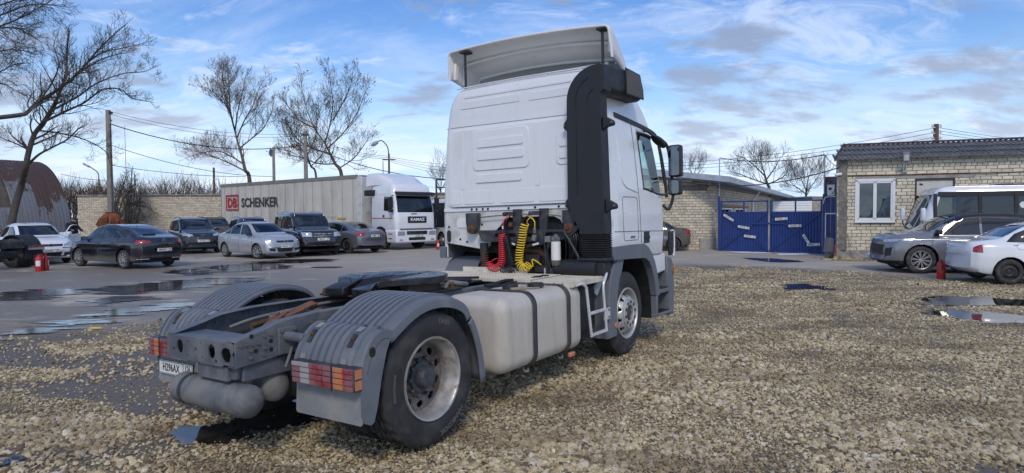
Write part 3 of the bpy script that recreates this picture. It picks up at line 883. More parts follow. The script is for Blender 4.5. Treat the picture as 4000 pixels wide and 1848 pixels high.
# bolts along the webs
bm_ = MB(); bm_.lathe([(0, .015), (-.004, .015), (-.004, .0115), (-.014, .0105), (-.014, .0001)], 6); bolt_me = bm_.mesh('bolt', M_bolt, 30)
for x, z in [(-1.04, .856), (-1.0, .856), (-.955, .854), (-.905, .853), (-.855, .895), (-.805, .898), (-.965, .81), (-.855, .81), (-.869, .767), (-.965, .761), (-.45, .93), (-.38, .93), (-.45, .80), (-.38, .80)]:
    obj('bolt', bolt_me, TR, loc=(x, -.426, z))
for x, z in [(-.84, .86), (-.78, .895), (-.70, .91), (-.62, .912), (-.45, .952), (-.40, .95), (-.76, .80), (-.62, .82), (-.25, .95), (-.1, .95), (.05, .95), (-.3, .83)]:
    obj('bolt', bolt_me, TR, loc=(x, .414, z))
hole_mb = MB(); hole_mb.lathe([(0, .016), (-.002, .016), (-.002, .0001)], 12); hole_me = hole_mb.mesh('web_hole', M_ink)
for x, z in [(-.92, .80), (-.80, .79), (-.80, .85), (-.40, .87), (-.95, .905)]: obj('web_hole', hole_me, TR, loc=(x, -.4255, z))
# shock absorber bracket on the right web, with its arm to the wing
mb = MB(); mb.bx(-.75, -.60, -.45, -.425, .74, .93); mb.tube([(-.69, -.45, .87), (-.66, -.62, .86)], .035, 12); mb.tube([(-.64, -.45, .79), (-.72, -.50, .70), (-.74, -.50, .66)], .012, 8)
mb.build('wing_bracket', M_frame, TR, bevel=.004)
for x, z in [(-.73, .91), (-.62, .91), (-.73, .76), (-.62, .76)]: obj('bolt', bolt_me, TR, loc=(x, -.451, z))
mb = MB(); mb.tube([(-.69, .45, .87), (-.66, .62, .86)], .035, 12); mb.build('wing_bracket', M_frame, TR)
# pipes inside the frame
for pts, r in (([(-.62, .36, .86), (-.45, .33, .90), (-.2, .33, .92), (.3, .32, .945), (1.2, .31, .95), (2.2, .30, .95)], .014), ([(-.3, .30, .90), (-.1, .26, .93), (.1, .22, .90), (.3, .22, .88), (1.4, .2, .9)], .012), ([(-.5, -.30, .82), (-.2, -.28, .86), (.3, -.29, .9), (1.4, -.29, .9)], .012), ([(-.55, .1, .80), (-.35, .05, .86), (-.1, -.05, .87), (.2, -.1, .86)], .016)):
    mb = MB(); mb.tube(catmull(pts, 6), r, 8); mb.build('air_pipe', M_airtank, TR, smooth=50)
mb = MB(); mb.bx(-.62, -.30, -.22, .24, .76, .80); mb.tube([(-.52, .16, .81), (-.52, .16, .85)], .04, 12); mb.tube([(-.35, .1, .82), (-.18, .1, .85)], .05, 12); mb.bx(-.30, -.1, -.25, .0, .80, .85)
mb.build('valve_block', M_frame2, TR, bevel=.006)
mb = MB(); mb.tube([(-.50, .25, .86), (-.2, .28, .89)], .022, 10); mb.tube([(-.42, -.02, .85), (-.15, .14, .885)], .026, 10); mb.build('brake_line_bundle', M_rust, TR, smooth=40)

# air reservoirs
def reservoir(x, y0, y1, z, r, m=M_airtank):
    n = 6; prof = []
    for i in range(n + 1):
        a = PI / 2 * i / n; prof.append((y0 + r * .55 * (1 - math.sin(a)), r * math.cos(PI / 2 - a) if i else .0001))
    L = [(y0 + r * .55 * (1 - math.sin(PI / 2 * i / n)), max(.0001, r * math.sin(PI / 2 * i / n))) for i in range(n + 1)]
    L = [(y0 + r * .6 * (1 - math.cos(PI / 2 * i / n)), max(.0001, r * math.sin(PI / 2 * i / n))) for i in range(n + 1)]
    L += [(L[-1][0] + .004, r - .004), (L[-1][0] + .008, r)]
    Rr = [(y0 + y1 - h, q) for h, q in reversed(L)]
    mb = MB(); mb.lathe(L + Rr, 32, (x, 0, z)); o = mb.build('air_tank', m, TR, smooth=40)
    wl_ = MB(); wl_.tube([(x, lerp(y0, y1, .45), z - r), (x - .01, lerp(y0, y1, .45), z - r - .03)], .016, 8); wl_.build('drain_valve', M_frame2, o)
    sb = MB(); yy = lerp(y0, y1, .8); sb.lathe([(yy - .02, r + .004), (yy + .02, r + .004)], 32, (x, 0, z)); sb.build('band', M_frame2, o)
    return o
t1 = reservoir(-.99, -.50, .44, .468, .113)
mb = MB(); mb.box((-1.052, -.40, .51), (.004, .045, .05), Matrix.Rotation(.5, 3, 'Y') @ Matrix.Rotation(-.4, 3, 'Z')); mb.build('sticker', M_clear, t1)
reservoir(-.71, -.40, .40, .50, .112, M_airtank); reservoir(-.44, -.34, .38, .49, .14, M_frame2)
# suspension bellows and cross bar
for s in (-1, 1):
    mb = MB(); mb.lathe([(.0, .0001), (.0, .11), (.05, .13), (.10, .11), (.13, .125), (.2, .12), (.24, .09)], 20, (.35, .42 * s * 1.1, .48), 'Z'); mb.build('air_spring', M_black, TR, smooth=40)

# --- rear wings
WING = [(.448, .900), (.44, .935), (.396, .997), (.345, 1.035), (.28, 1.065), (.205, 1.087), (.13, 1.101), (.05, 1.108), (-.03, 1.107), (-.105, 1.098), (-.183, 1.08), (-.26, 1.052), (-.33, 1.018), (-.40, .979), (-.468, .938), (-.50, .918)]
TAIL = [(-.475, .944), (-.52, .947), (-.56, .942), (-.60, .922), (-.64, .888), (-.672, .845), (-.70, .80), (-.722, .755), (-.735, .71), (-.738, .690)]
FLAPF = [(.448, .915), (.475, .885), (.52, .80), (.555, .71), (.585, .61), (.605, .50), (.615, .42), (.617, .356)]
def normals2(path):
    out = []
    for i in range(len(path)):
        a = path[max(0, i - 1)]; b = path[min(len(path) - 1, i + 1)]
        d = Vector((b[0] - a[0], b[1] - a[1])).normalized(); out.append(Vector((d.y, -d.x)))
    return out
def sweep(path, cross, s, sgn=1):
    """path in x-z, cross: (y, radial offset) list; radial is outward of the wheel"""
    nr = normals2(path); mb = MB(); secs = []
    for (x, z), n in zip(path, nr):
        c = Vector((x - 0, z - .5))
        if n.dot(c) < 0: n = -n
        secs.append([(x + n.x * o, y * s, z + n.y * o) for y, o in cross])
    mb.loft(secs, cap=False, closed=False); return mb
def wing_cross():
    c = [(.585, -.030), (.590, -.004), (.600, 0)]
    y = .625
    for k in range(9):
        c += [(y, 0), (y + .003, .020), (y + .038, .020), (y + .041, 0)]; y += .062
    c += [(1.215, 0), (1.245, -.006), (1.258, -.022), (1.262, -.05), (1.262, -.082), (1.252, -.084)]
    return c
def tail_cross():
    c = [(.575, -.06), (.58, -.012), (.59, 0)]
    for a, b in ((.60, .64), (.725, .765), (.785, .835), (.855, .905), (.925, .975), (.995, 1.045), (1.14, 1.18)):
        c += [(a, 0), (a + .005, .018), (b - .005, .018), (b, 0)]
    c += [(1.20, 0), (1.235, -.006), (1.255, -.025), (1.262, -.06)]
    return sorted(c[:3]) + c[3:]
for s in (-1, 1):
    w = empty('rear_wing'); w.parent = TR
    o = sweep(WING, wing_cross(), s).build('arch_panel', M_greyp, w, smooth=28); sm = o.modifiers.new('sheet', 'SOLIDIFY'); sm.thickness = .004
    o = sweep(TAIL, tail_cross(), s).build('tail_panel', M_greyp, w, smooth=28); sm = o.modifiers.new('sheet', 'SOLIDIFY'); sm.thickness = .004
    o = sweep(FLAPF, [(.60, -.03), (.602, 0), (1.20, 0), (1.24, -.004), (1.262, -.02), (1.266, -.07), (1.255, -.085)], s).build('front_flap', M_greyp, w, smooth=35); sm = o.modifiers.new('sheet', 'SOLIDIFY'); sm.thickness = .005
    # outer cheek with its round hole
    cheek = [(-.44, .93), (-.50, .95), (-.56, .942), (-.61, .915), (-.66, .862), (-.705, .79), (-.735, .70), (-.735, .42), (-.715, .37), (-.66, .345), (-.632, .36), (-.60, .45), (-.575, .56), (-.545, .68), (-.505, .80), (-.455, .90)]
    me = plate_mesh('cheek', cheek, [circ(-.635, .82, .026, 14, .033)], .012, M_greyp, frame4((0, 1.255 * s, 0), (1, 0, 0), (0, 0, 1)))
    ck = obj('cheek', me, w)
    mb = MB(); mb.lathe([(0, .04), (.001, .0001)], 14, (-.635, 1.2635 * s, .82)); mb.v = [((x + .635) * .72 - .635, y, (z - .82) * .85 + .82) for x, y, z in mb.v]; mb.build('hole_backing', M_ink, ck)  # black disc just proud of the cheek paints the dark inside of the hole
    # clips with rusty screws in the two channels
    for yy in (.68, 1.09):
        mb = MB(); mb.bar((-.545, yy * s, .957), (-.60, yy * s, .935), .05, .008); mb.build('clip', M_flap, w); mb = MB(); mb.bar((-.72, yy * s, .775), (-.738, yy * s, .70), .05, .010); mb.build('clip', M_flap, w)
        mb = MB(); mb.bar((-.615, yy * s, .924), (-.68, yy * s, .845), .042, .006); mb.build('channel', M_frame2, w)
        mb = MB(); mb.lathe([(0, .014), (.012, .012), (.014, .0001)], 8, (0, 0, 0), 'Z'); q = mb.build('screw', M_rust, w); q.location = (-.645, yy * s, .895); q.rotation_euler = (0, -.9, 0)
    # mud flap
    me = plate_mesh('mudflap', rrect(-.33, .33, -.215, .19, .02), [circ(.0, -.15, .006, 6), circ(-.28, -.17, .006, 6), circ(.29, -.18, .006, 6)], .010, M_flap, frame4((-.716, .925 * s, .57), (0, 1, 0), (.06, 0, 1)))
    fl = obj('mudflap', me, w)
    mb = MB(); mb.bx(-.724, -.720, (.60) * s, 1.25 * s, .508, .514); mb.bx(-.722, -.718, .60 * s, 1.25 * s, .430, .434); mb.build('flap_rib', M_flap, fl)
    # lamp cluster
    lamp = MB(); lamp.bx(-.80, -.722, .655 * s, 1.262 * s, .590, .742); lp = lamp.build('tail_lamp', M_frame2, w, bevel=.008)
    cols = [(.662, .74), (.745, .835), (.84, .965), (.975, 1.07), (1.075, 1.165), (1.17, 1.255)]
    rows = [(.595, .627), (.632, .665), (.670, .702), (.707, .737)]
    kinds = [['r', 'C', 'r', 'R', 'A', 'r'], ['r', 'C', 'r', 'r', 'A', 'R'], ['r', 'C', 'R', 'r', 'A', 'r'], ['c', 'c', 'R', 'R', 'A', 'R']]
    for ci, (a, b) in enumerate(cols):
        for ri, (z0, z1) in enumerate(rows):
            k = kinds[ri][ci].lower()
            mt = {'r': M_red, 'a': M_amber, 'c': M_clear}[k]
            m_ = MB(); m_.bx(-.810 - (.003 if ri % 2 else 0), -.795, a * s, b * s, z0, z1); m_.build('lens', mt, lp, bevel=.003, seg=1)
    m_ = MB()
    for z0, z1 in ((.600, .660), (.672, .732)): m_.bx(-.79, -.735, 1.258 * s, 1.268 * s, z0, z1)
    m_.build('side_lens', M_amber, lp)
    mb = MB(); mb.tube([(-.815, 1.07 * s, .755), (-.818, 1.07 * s, .66), (-.815, 1.068 * s, .58)], .004, 6); mb.build('tie_wire', M_black, w)
    mb = MB(); mb.tube(catmull([(-.74, .63 * s, .72), (-.76, .61 * s, .66), (-.745, .60 * s, .615), (-.73, .63 * s, .62)], 5), .008, 8); mb.build('hook', M_airtank, w, smooth=60)
# registration plate under the left lamps
def reg_plate(name, txt, reg, parent, M4, W=.52, H=.112, cat=None):
    mb = MB(); mb.prism(rrect(-W / 2, W / 2, -H / 2, H / 2, .012, 3), 'Z', 0, .004); me = mb.mesh(name, M_plate); me.transform(M4); p = obj(name, me, parent)
    fr = MB()
    for a, b, c, d in ((-W / 2 + .005, W / 2 - .005, H / 2 - .008, H / 2 - .005), (-W / 2 + .005, W / 2 - .005, -H / 2 + .005, -H / 2 + .008), (-W / 2 + .005, -W / 2 + .008, -H / 2 + .008, H / 2 - .008), (W / 2 - .008, W / 2 - .005, -H / 2 + .008, H / 2 - .008), (W * .235, W * .242, -H / 2 + .008, H / 2 - .008)):
        fr.bx(a, b, c, d, .0045, .006)
    fm = fr.mesh('plate_border', M_ink); fm.transform(M4); obj('plate_border', fm, p)
    def T(t, s, x, y, sx): 
        me = text_mesh('plate_text', t, s, M_ink, M4 @ Matrix.Translation((x, y, .0055)), .0006, sx=sx, bold=.0012); obj('plate_text', me, p)
    T(txt, H * .80, -W * .125, -.002, .82); T(reg, H * .62, W * .365, H * .12, .85); T('RUS', H * .26, W * .33, -H * .30, .9)
    fl = MB(); fl.bx(W * .42, W * .465, -H * .36, -H * .29, .0045, .006); m2 = fl.mesh('plate_flag', M_red); m2.transform(M4); obj('plate_flag', m2, p)
    return p
reg_plate('number_plate', 'H296AX', '126', TR, frame4((-.745, .955, .487), (0, -1, 0), (.03, 0, 1)))

# --- fifth wheel coupling
ang0 = 27
out = []
for i in range(33):
    a = R(180 - ang0 - (360 - 2 * ang0) * i / 32); out.append((.86 + .50 * math.cos(a), .53 * math.sin(a)))
slot = [(.28, -.055), (.45, -.026), (.86, -.026), (.885, 0), (.86, .026), (.45, .026), (.28, .055), (.28, .29)]
plate = out + [(.28, -.29)] + slot
mb = MB(); mb.prism(plate, 'Z', 1.10, 1.165)
bm = bmesh.new(); me0 = mb.mesh('t', None); bm.from_mesh(me0)
for v in bm.verts:
    if v.co.x < .46: v.co.z -= (.46 - v.co.x) * .42
bm.to_mesh(me0); bm.free(); me0.materials.append(M_grease); me0.name = 'coupling_plate'
cp = obj('coupling_plate', me0, TR, bevel=.012)
for r1, r2 in ((.30, .31), (.40, .408), (.22, .226)):
    mb = MB(); n = 44; vs = []; fs = []
    for i in range(n + 1):
        a = R(152 - 304 * i / n); vs += [(.86 + r1 * math.cos(a), r1 * math.sin(a), 1.1675), (.86 + r2 * math.cos(a), r2 * math.sin(a), 1.1675)]
    for i in range(n): fs.append((2 * i, 2 * i + 1, 2 * i + 3, 2 * i + 2))
    mb.add(vs, fs); mb.build('grease_ring', mat('grease_sheen', (.05, .054, .064), .3), cp)
mb = MB(); mb.bx(.62, 1.05, -.42, -.34, 1.0, 1.11); mb.bx(.62, 1.05, .34, .42, 1.0, 1.11); mb.bx(.35, 1.35, -.46, .46, 1.003, 1.022); mb.bx(.55, .75, -.2, .2, 1.02, 1.10)
mb.build('coupling_mount', mat('mount_steel', (.05, .042, .036), .7, 0, .3, 9, bump=.3, bscale=50, dirt=.5, dirt_amt=.7, dirt_scale=7, dirt_col=(.13, .065, .03)), TR, bevel=.008)
big_b = MB(); big_b.lathe([(0, .024), (.02, .024), (.02, .016), (.045, .016), (.045, .0001)], 6, (0, 0, 0), 'Z'); big_me = big_b.mesh('mount_bolt', M_rust, 30)
for x, y in ((.38, -.42), (.38, -.30), (.38, .42), (1.12, -.42), (1.22, -.42), (1.30, -.40), (1.12, .42), (.46, -.44)): obj('mount_bolt', big_me, TR, loc=(x, y, 1.022))
mb = MB(); mb.tube(catmull([(1.05, -.48, 1.06), (1.2, -.40, 1.075), (1.35, -.42, 1.05), (1.5, -.38, 1.03)], 5), .025, 8); mb.build('release_handle', M_airtank, TR, smooth=50)
mb = MB(); mb.tube(catmull([(1.3, .1, 1.04), (1.5, -.05, 1.06), (1.75, -.2, 1.04), (1.85, -.15, 1.03)], 5), .018, 8); mb.tube(catmull([(1.55, .35, 1.035), (1.8, .2, 1.045), (2.15, -.05, 1.03)], 5), .014, 8); mb.build('trailing_hose', M_blk_hose, TR, smooth=50)
mb = MB(); mb.tube(catmull([(1.75, -.47, .99), (2.0, -.50, 1.02), (2.3, -.46, 1.0), (2.6, -.47, .99)], 6), .018, 8); mb.tube(catmull([(1.65, -.50, .96), (1.95, -.47, .995), (2.4, -.50, .98)], 6), .014, 8); mb.tube(catmull([(1.7, -.46, 1.0), (1.95, -.53, .985), (2.3, -.52, 1.0)], 6), .012, 8); mb.build('cable_loom', M_blk_hose, TR, smooth=50)
mb = MB(); mb.bx(1.45, 2.25, -.06, .25, .985, 1.0); mb.bar((1.4, .42, 1.005), (2.3, .30, 1.0), .05, .02); mb.bar((1.5, -.05, 1.01), (2.2, .12, 1.01), .035, .02); mb.build('frame_cover', M_frame2, TR)

# --- fuel tank
def tank_sec(x, k, n=7, y0=-1.22, y1=-.50, z0=.30, z1=.985, r=.13):
    d = k; return [(x, p[0], p[1]) for p in rrect(y0 + d, y1 - d, z0 + d, z1 - d, max(.02, r - d * .55), n)]
mb = MB(); secs = []
for i in range(8):
    a = PI / 2 * i / 7; secs.append(tank_sec(.93 + .10 * (1 - math.sin(a)), .10 * (1 - math.cos(a)) if False else .10 * (1 - math.cos(PI / 2 - a)) if False else .10 * (1 - math.sin(a))))
secs = []
for i in range(8):
    a = PI / 2 * i / 7; secs.append(tank_sec(.92 + .11 * (1 - math.cos(a)), .11 * (1 - math.sin(a))))
for i in range(7, -1, -1):
    a = PI / 2 * i / 7; secs.append(tank_sec(2.41 - .09 * (1 - math.cos(a)), .09 * (1 - math.sin(a))))
mb.loft(secs); tk = mb.build('fuel_tank', M_tank, TR, smooth=50)
M_strap = mat('tank_strap', (.045, .05, .062), .42, .1, .2, 9, dirt=.5, dirt_amt=.5)
for x in (1.43, 2.08):
    mb = MB(); s0 = [(x - .033, p[0], p[1]) for p in rrect(-1.229, -.49, .291, .994, .137, 7)]
    s1 = [(x + .033, p[1], p[2]) for p in s0]; mb.loft([s0, s1], cap=False); o = mb.build('tank_strap', M_strap, tk, smooth=40); q = o.modifiers.new('sheet', 'SOLIDIFY'); q.thickness = .006; q.offset = 1
    mb = MB(); mb.tube(catmull([(x - .02, -1.10, .30), (x - .05, -1.12, .265), (x - .02, -1.15, .25), (x + .01, -1.13, .275)], 4), .012, 8); mb.build('strap_tail', M_airtank, tk, smooth=50)
mb = MB(); mb.lathe([(0, .075), (.03, .08), (.055, .075), (.058, .0001)], 20, (1.62, -.83, .982), 'Z'); mb.box((1.62, -.83, 1.045), (.12, .03, .02)); mb.build('filler_cap', M_black, tk, bevel=.004)
mb = MB(); mb.lathe([(0, .06), (.012, .06), (.012, .085), (.05, .08), (.053, .0001)], 20, (1.82, -1.0, .985), 'Z'); mb.build('filler_cap', M_black, tk, bevel=.004)
mb = MB(); mb.tube([(1.48, -.93, 1.0), (1.66, -1.0, 1.0)], .017, 10); mb.tube(catmull([(1.66, -1.0, 1.0), (1.72, -1.06, .995), (1.80, -1.06, .993), (1.84, -1.0, .995)], 5), .008, 8); o = mb.build('cap_lever', mat('worn_brass', (.30, .23, .15), .6), tk, smooth=50)
mb = MB(); mb.box((2.17, -1.20, .272), (.105, .04, .05)); mk_ = mb.build('side_marker', M_amber, TR, bevel=.012)
mb = MB(); mb.tube([(2.10, -1.17, .30), (2.13, -1.19, .275)], .008, 6); mb.build('marker_bracket', M_black, mk_)
# dark boxes ahead of the tank
mb = MB(); mb.loft([tank_sec(2.47, .03, 5, -1.10, -.50, .38, .94, .10), tank_sec(2.49, 0, 5, -1.10, -.50, .38, .94, .10), tank_sec(2.92, 0, 5, -1.10, -.50, .38, .94, .10), tank_sec(2.96, .03, 5, -1.10, -.50, .38, .94, .10)]); mb.build('battery_box', M_black, TR, smooth=45)
mb = MB(); mb.bx(2.435, 2.455, -1.12, -.50, .36, .965); mb.bx(2.435, 2.47, -1.13, -1.11, .36, .965); mb.build('box_bracket', M_frame2, TR)
mb = MB(); mb.bx(2.41, 2.434, -1.105, -1.06, .55, .95); mb.build('rust_strip', M_rust, TR)

# --- catwalk
def tread_plate(name, x0, x1, y0, y1, z, lip=None):
    mb = MB(); mb.bx(x0, x1, y0, y1, z - .006, z); o = mb.build(name, M_cream, TR)
    st = MB(); i = 0; x = x0 + .02
    while x < x1 - .015:
        y = y0 + .02 + (.02 if i % 2 else 0)
        while y < y1 - .015:
            st.box((x, y, z + .002), (.022, .008, .005), Matrix.Rotation(.8 if (i % 2) else -.8, 3, 'Z')); y += .04
        x += .028; i += 1
    t = st.build('tread_studs', M_cream, o); tag(t, kind='stuff')
    return o
p1 = tread_plate('catwalk_plate', 2.20, 2.87, -.71, 1.02, 1.022)
mb = MB(); mb.bx(2.865, 2.875, -.24, .74, 1.022, 1.085); mb.bx(2.195, 2.205, -.71, 1.02, .985, 1.022); mb.build('plate_lip', M_cream, p1)
p2 = tread_plate('catwalk_plate', 2.20, 2.93, -1.22, -.72, 1.014)
mb = MB(); mb.bx(2.925, 2.935, -1.22, -.44, 1.014, 1.088); mb.bx(2.195, 2.205, -1.22, -.72, .955, 1.014); mb.bx(2.20, 2.93, -1.225, -1.215, .962, 1.014); mb.build('plate_lip', M_cream, p2)
fl_b = MB(); fl_b.lathe([(0, .014), (-.008, .012), (-.01, .0001)], 8, (0, 0, 0), 'X'); fb_me = fl_b.mesh('lip_bolt', M_bolt)
for y, x, z in ((-.55, 2.924, 1.05), (-1.12, 2.924, 1.055), (-.78, 2.194, .985), (-1.0, 2.194, .985), (-1.10, 2.194, .985)): obj('lip_bolt', fb_me, p2, loc=(x, y, z))
mb = MB()
for k in range(6): mb.box((2.42 + .05 * k, -.62 - .03 * math.sin(k * 2), 1.028), (.07, .05, .008), Matrix.Rotation(k, 3, 'Z'))
mb.build('oily_rag', M_grease, p1)
# guard hoop
mb = MB(); mb.tube(catmull([(2.90, -.498, .99), (2.90, -.472, 1.44), (2.90, -.485, 1.50), (2.90, -.52, 1.525), (2.90, -.715, 1.52), (2.90, -.755, 1.49), (2.90, -.905, 1.25), (2.90, -.912, 1.20), (2.90, -.905, 1.0)], 5), .0145, 10); mb.build('guard_hoop', M_frame2, TR, smooth=50)
# ladder
mb = MB()
ra = catmull([(2.24, -1.235, .975), (2.32, -1.255, .985), (2.385, -1.265, .95), (2.41, -1.265, .90), (2.455, -1.27, .62), (2.495, -1.27, .405)], 6)
rb = catmull([(2.93, -1.22, 1.045), (2.93, -1.25, 1.045), (2.86, -1.268, 1.0), (2.80, -1.27, .90), (2.835, -1.27, .62), (2.865, -1.27, .405)], 6)
mb.tube(ra, .0165, 10); mb.tube(rb, .0165, 10); ld = mb.build('ladder', M_silver, TR, smooth=50)
for z, a, b in ((.655, 2.45, 2.83), (.42, 2.49, 2.865)):
    mb = MB(); mb.bar((a, -1.27, z), (b, -1.27, z), .035, .02); 
    for k in range(12): mb.box((lerp(a, b, (k + .5) / 12), -1.27, z + .012), (.012, .034, .006))
    mb.build('rung', M_silver, ld)
mb = MB(); mb.bx(2.83, 2.99, -1.262, -1.255, .53, .66); mb.build('ladder_bracket', M_silver, ld)
for z in (.555, .635): obj('bracket_bolt', bolt_me, ld, loc=(2.95, -1.262, z))
mb = MB(); mb.tube([(2.98, -1.06, .80), (3.10, -1.10, .97)], .045, 14); mb.tube([(3.10, -1.10, .97), (3.107, -1.102, .98)], .05, 14); mb.build('rolled_paper', mat('paper_white', (.62, .62, .58), .7), TR, smooth=50)

# --- front wheel housing
def wall(path, y0, y1, t=.01):
    mb = MB(); n = normals2(path); secs = []
    for (x, z), q in zip(path, n): secs.append([(x, y0, z), (x, y1, z), (x + q.x * t, y1, z + q.y * t), (x + q.x * t, y0, z + q.y * t)])
    mb.loft(secs); return mb
FF = [(3.30, 1.185), (3.18, 1.12), (3.09, 1.0), (3.04, .85), (3.015, .65), (3.005, .45), (3.005, .29)]
for s in (-1, 1):
    fz = empty('front_wing'); fz.parent = TR
    wall(FF, .70 * s, 1.22 * s).build('rear_guard', M_greyp, fz, smooth=35)
    side = FF + [(3.225, .295), (3.225, .45), (3.235, .62), (3.27, .80), (3.33, .95), (3.40, 1.05), (3.46, 1.185)]
    mb = MB(); mb.prism(side, 'Y', 1.205 * s, 1.235 * s); mb.build('guard_cheek', M_greyp, fz, bevel=.008)
    rib = [(x - .012, z) for x, z in FF[1:]]
    wall(rib, 1.00 * s, 1.05 * s, -.006).build('guard_rib', M_greyp, fz, smooth=35)
    mb = MB(); mb.lathe([(0, .034), (-.010 * 1, .033), (-.014, .026), (-.014, .0001)], 18); q = mb.build('reflector', M_amber, fz, smooth=30); q.location = (3.185, 1.236 * s, .42)
    if s > 0: q.rotation_euler = (0, 0, PI)
    strip = [(3.03, 1.33), (3.60, 1.338), (3.95, 1.335), (4.06, 1.325), (4.17, 1.285), (4.29, 1.20), (4.39, 1.08), (4.46, .94), (4.515, .78), (4.545, .625), (4.41, .635), (4.385, .76), (4.335, .90), (4.265, 1.02), (4.18, 1.10), (4.09, 1.14), (3.95, 1.155), (3.60, 1.165), (3.03, 1.18)]
    mb = MB(); mb.prism(strip, 'Y', 1.16 * s, 1.262 * s); mb.build('arch_trim', M_greyp, fz, bevel=.014)
    liner = [(3.25, 1.15), (3.45, 1.22), (3.7, 1.24), (3.95, 1.2), (4.15, 1.08), (4.3, .88), (4.38, .62), (4.40, .33)]
    wall(liner, .62 * s, 1.19 * s, -.012).build('wheel_liner', M_black, fz, smooth=40)
    # entry steps
    st = empty('entry_steps'); st.parent = TR
    mb = MB(); mb.prism([(4.40, .345), (5.02, .335), (5.02, .375), (4.40, .385)], 'Y', .92 * s, 1.262 * s); mb.prism([(4.40, .345), (4.455, .345), (4.48, .66), (4.43, .64)], 'Y', .92 * s, 1.262 * s)
    mb.prism([(4.46, .645), (5.0, .645), (5.0, .695), (4.52, .695)], 'Y', .92 * s, 1.255 * s); mb.build('step_frame', M_greyp, st, bevel=.01)
    mb = MB(); mb.prism([(4.93, .30), (5.10, .30), (5.12, .62), (5.13, .98), (5.03, 1.10), (4.86, 1.13), (4.86, .69), (4.93, .69)], 'Y', .85 * s, 1.252 * s); mb.build('bumper_corner', M_greyp, st, bevel=.02)
    mb = MB(); mb.prism([(4.44, .34), (4.98, .34), (4.98, 1.15), (4.50, 1.15)], 'Y', .88 * s, .92 * s); mb.build('step_back', M_greyp, st)
    for z in (.378, .697):
        mb = MB()
        for k in range(9): mb.bx(4.56 + k * .045, 4.58 + k * .045, 1.02 * s, 1.24 * s, z, z + .012)
        mb.bx(4.54, 4.96, 1.20 * s, 1.245 * s, z, z + .014); mb.build('tread', M_black, st)
    mb = MB(); mb.prism([(4.50, .90), (4.86, .925), (4.86, 1.17), (4.40, 1.17), (4.46, 1.05)], 'Y', 1.13 * s, 1.225 * s); mb.build('sill_panel', M_white, st, bevel=.02)
    mb = MB(); mb.bx(5.03, 5.115, 1.19 * s, 1.262 * s, .86, .975); mb.build('corner_lamp', mat('corner_lens', (.33, .09, .03), .15), st, bevel=.012)
# ------------------------------------------------------------ cab of the tractor unit
CZ = [1.17, 1.19, 1.46, 1.50, 1.70, 2.0, 2.45, 2.86, 2.90, 2.94, 3.10, 3.25, 3.35, 3.41, 3.44, 3.455]
CF = [4.97, 4.98, 5.03, 5.03, 5.035, 5.02, 4.93, 4.80, 4.785, 4.76, 4.62, 4.42, 4.2, 4.0, 3.85, 3.7]
CH = [1.235, 1.245, 1.250, 1.247, 1.243, 1.230, 1.195, 1.148, 1.143, 1.137, 1.115, 1.075, 1.015, .95, .88, .78]
CB = [3.07, 3.06, 3.06, 3.06, 3.06, 3.06, 3.06, 3.06, 3.06, 3.062, 3.07, 3.085, 3.105, 3.14, 3.20, 3.29]
_ch = smooth_curve(CZ, CH)
def cab_y(z): return _ch(z)
def cab_sec(z, xf, hw, xb):
    pts = []
    rr, rf = .10, .30
    def corner(cx, cy, r, a0, n):
        for i in range(n + 1):
            a = R(a0 + 90 * i / n); pts.append((cx + r * math.cos(a), cy + r * math.sin(a), z))
    corner(xf - rf, hw - rf, rf, 0, 9); corner(xb + rr, hw - rr, rr, 90, 5)
    corner(xb + rr, -hw + rr, rr, 180, 5); corner(xf - rf, -hw + rf, rf, 270, 9)
    # front bow
    out = []
    for x, y, zz in pts:
        if x > xf - rf: x -= .05 * (y / hw) ** 2
        out.append((x, y, zz))
    # subdivide the long straight runs
    res = []
    n = len(out)
    for i in range(n):
        a, b = Vector(out[i]), Vector(out[(i + 1) % n]); res.append(tuple(a))
        for j in range(1, 9 if i in (9, 15, 21, 31) else 1): res.append(tuple(a.lerp(b, j / 9)))
    return res
fxf, fxb = smooth_curve(CZ, CF), smooth_curve(CZ, CB)
zs = sorted(set(CZ + [lerp(1.5, 2.86, i / 10) for i in range(11)] + [2.98, 3.04, 3.18, 3.30, 3.38]))
mb = MB(); mb.loft([cab_sec(z, fxf(z), _ch(z), fxb(z)) for z in zs], cap=False)
k = len(mb.v) // len(zs)
mb.f.append(tuple((len(zs) - 1) * k + i for i in range(k)))
me = mb.mesh('cab_shell', M_white); bm = bmesh.new(); bm.from_mesh(me)
WIN = [(4.06, 2.735), (4.075, 2.5), (4.115, 2.06), (4.16, 2.03), (4.87, 1.968), (4.862, 2.2), (4.80, 2.62), (4.76, 2.69), (4.55, 2.735)]
cabp = []
for s in (-1, 1):
    fs = cut_patch(bm, WIN, (0, 2), lambda f, s=s: f.calc_center_median().y * s > .6)
    cabp.append((fs, s))
wins = []
for fs, s in cabp: wins.append(take(bm, fs, 'side_window', M_glass, None, offset=-.012))
ws = cut_patch(bm, [(-1.02, 1.98), (1.02, 1.98), (.99, 2.4), (.95, 2.74), (-.95, 2.74), (-.99, 2.4)], (1, 2), lambda f: f.normal.x > .35)
wins.append(take(bm, ws, 'windscreen', M_glass, None, offset=-.01))
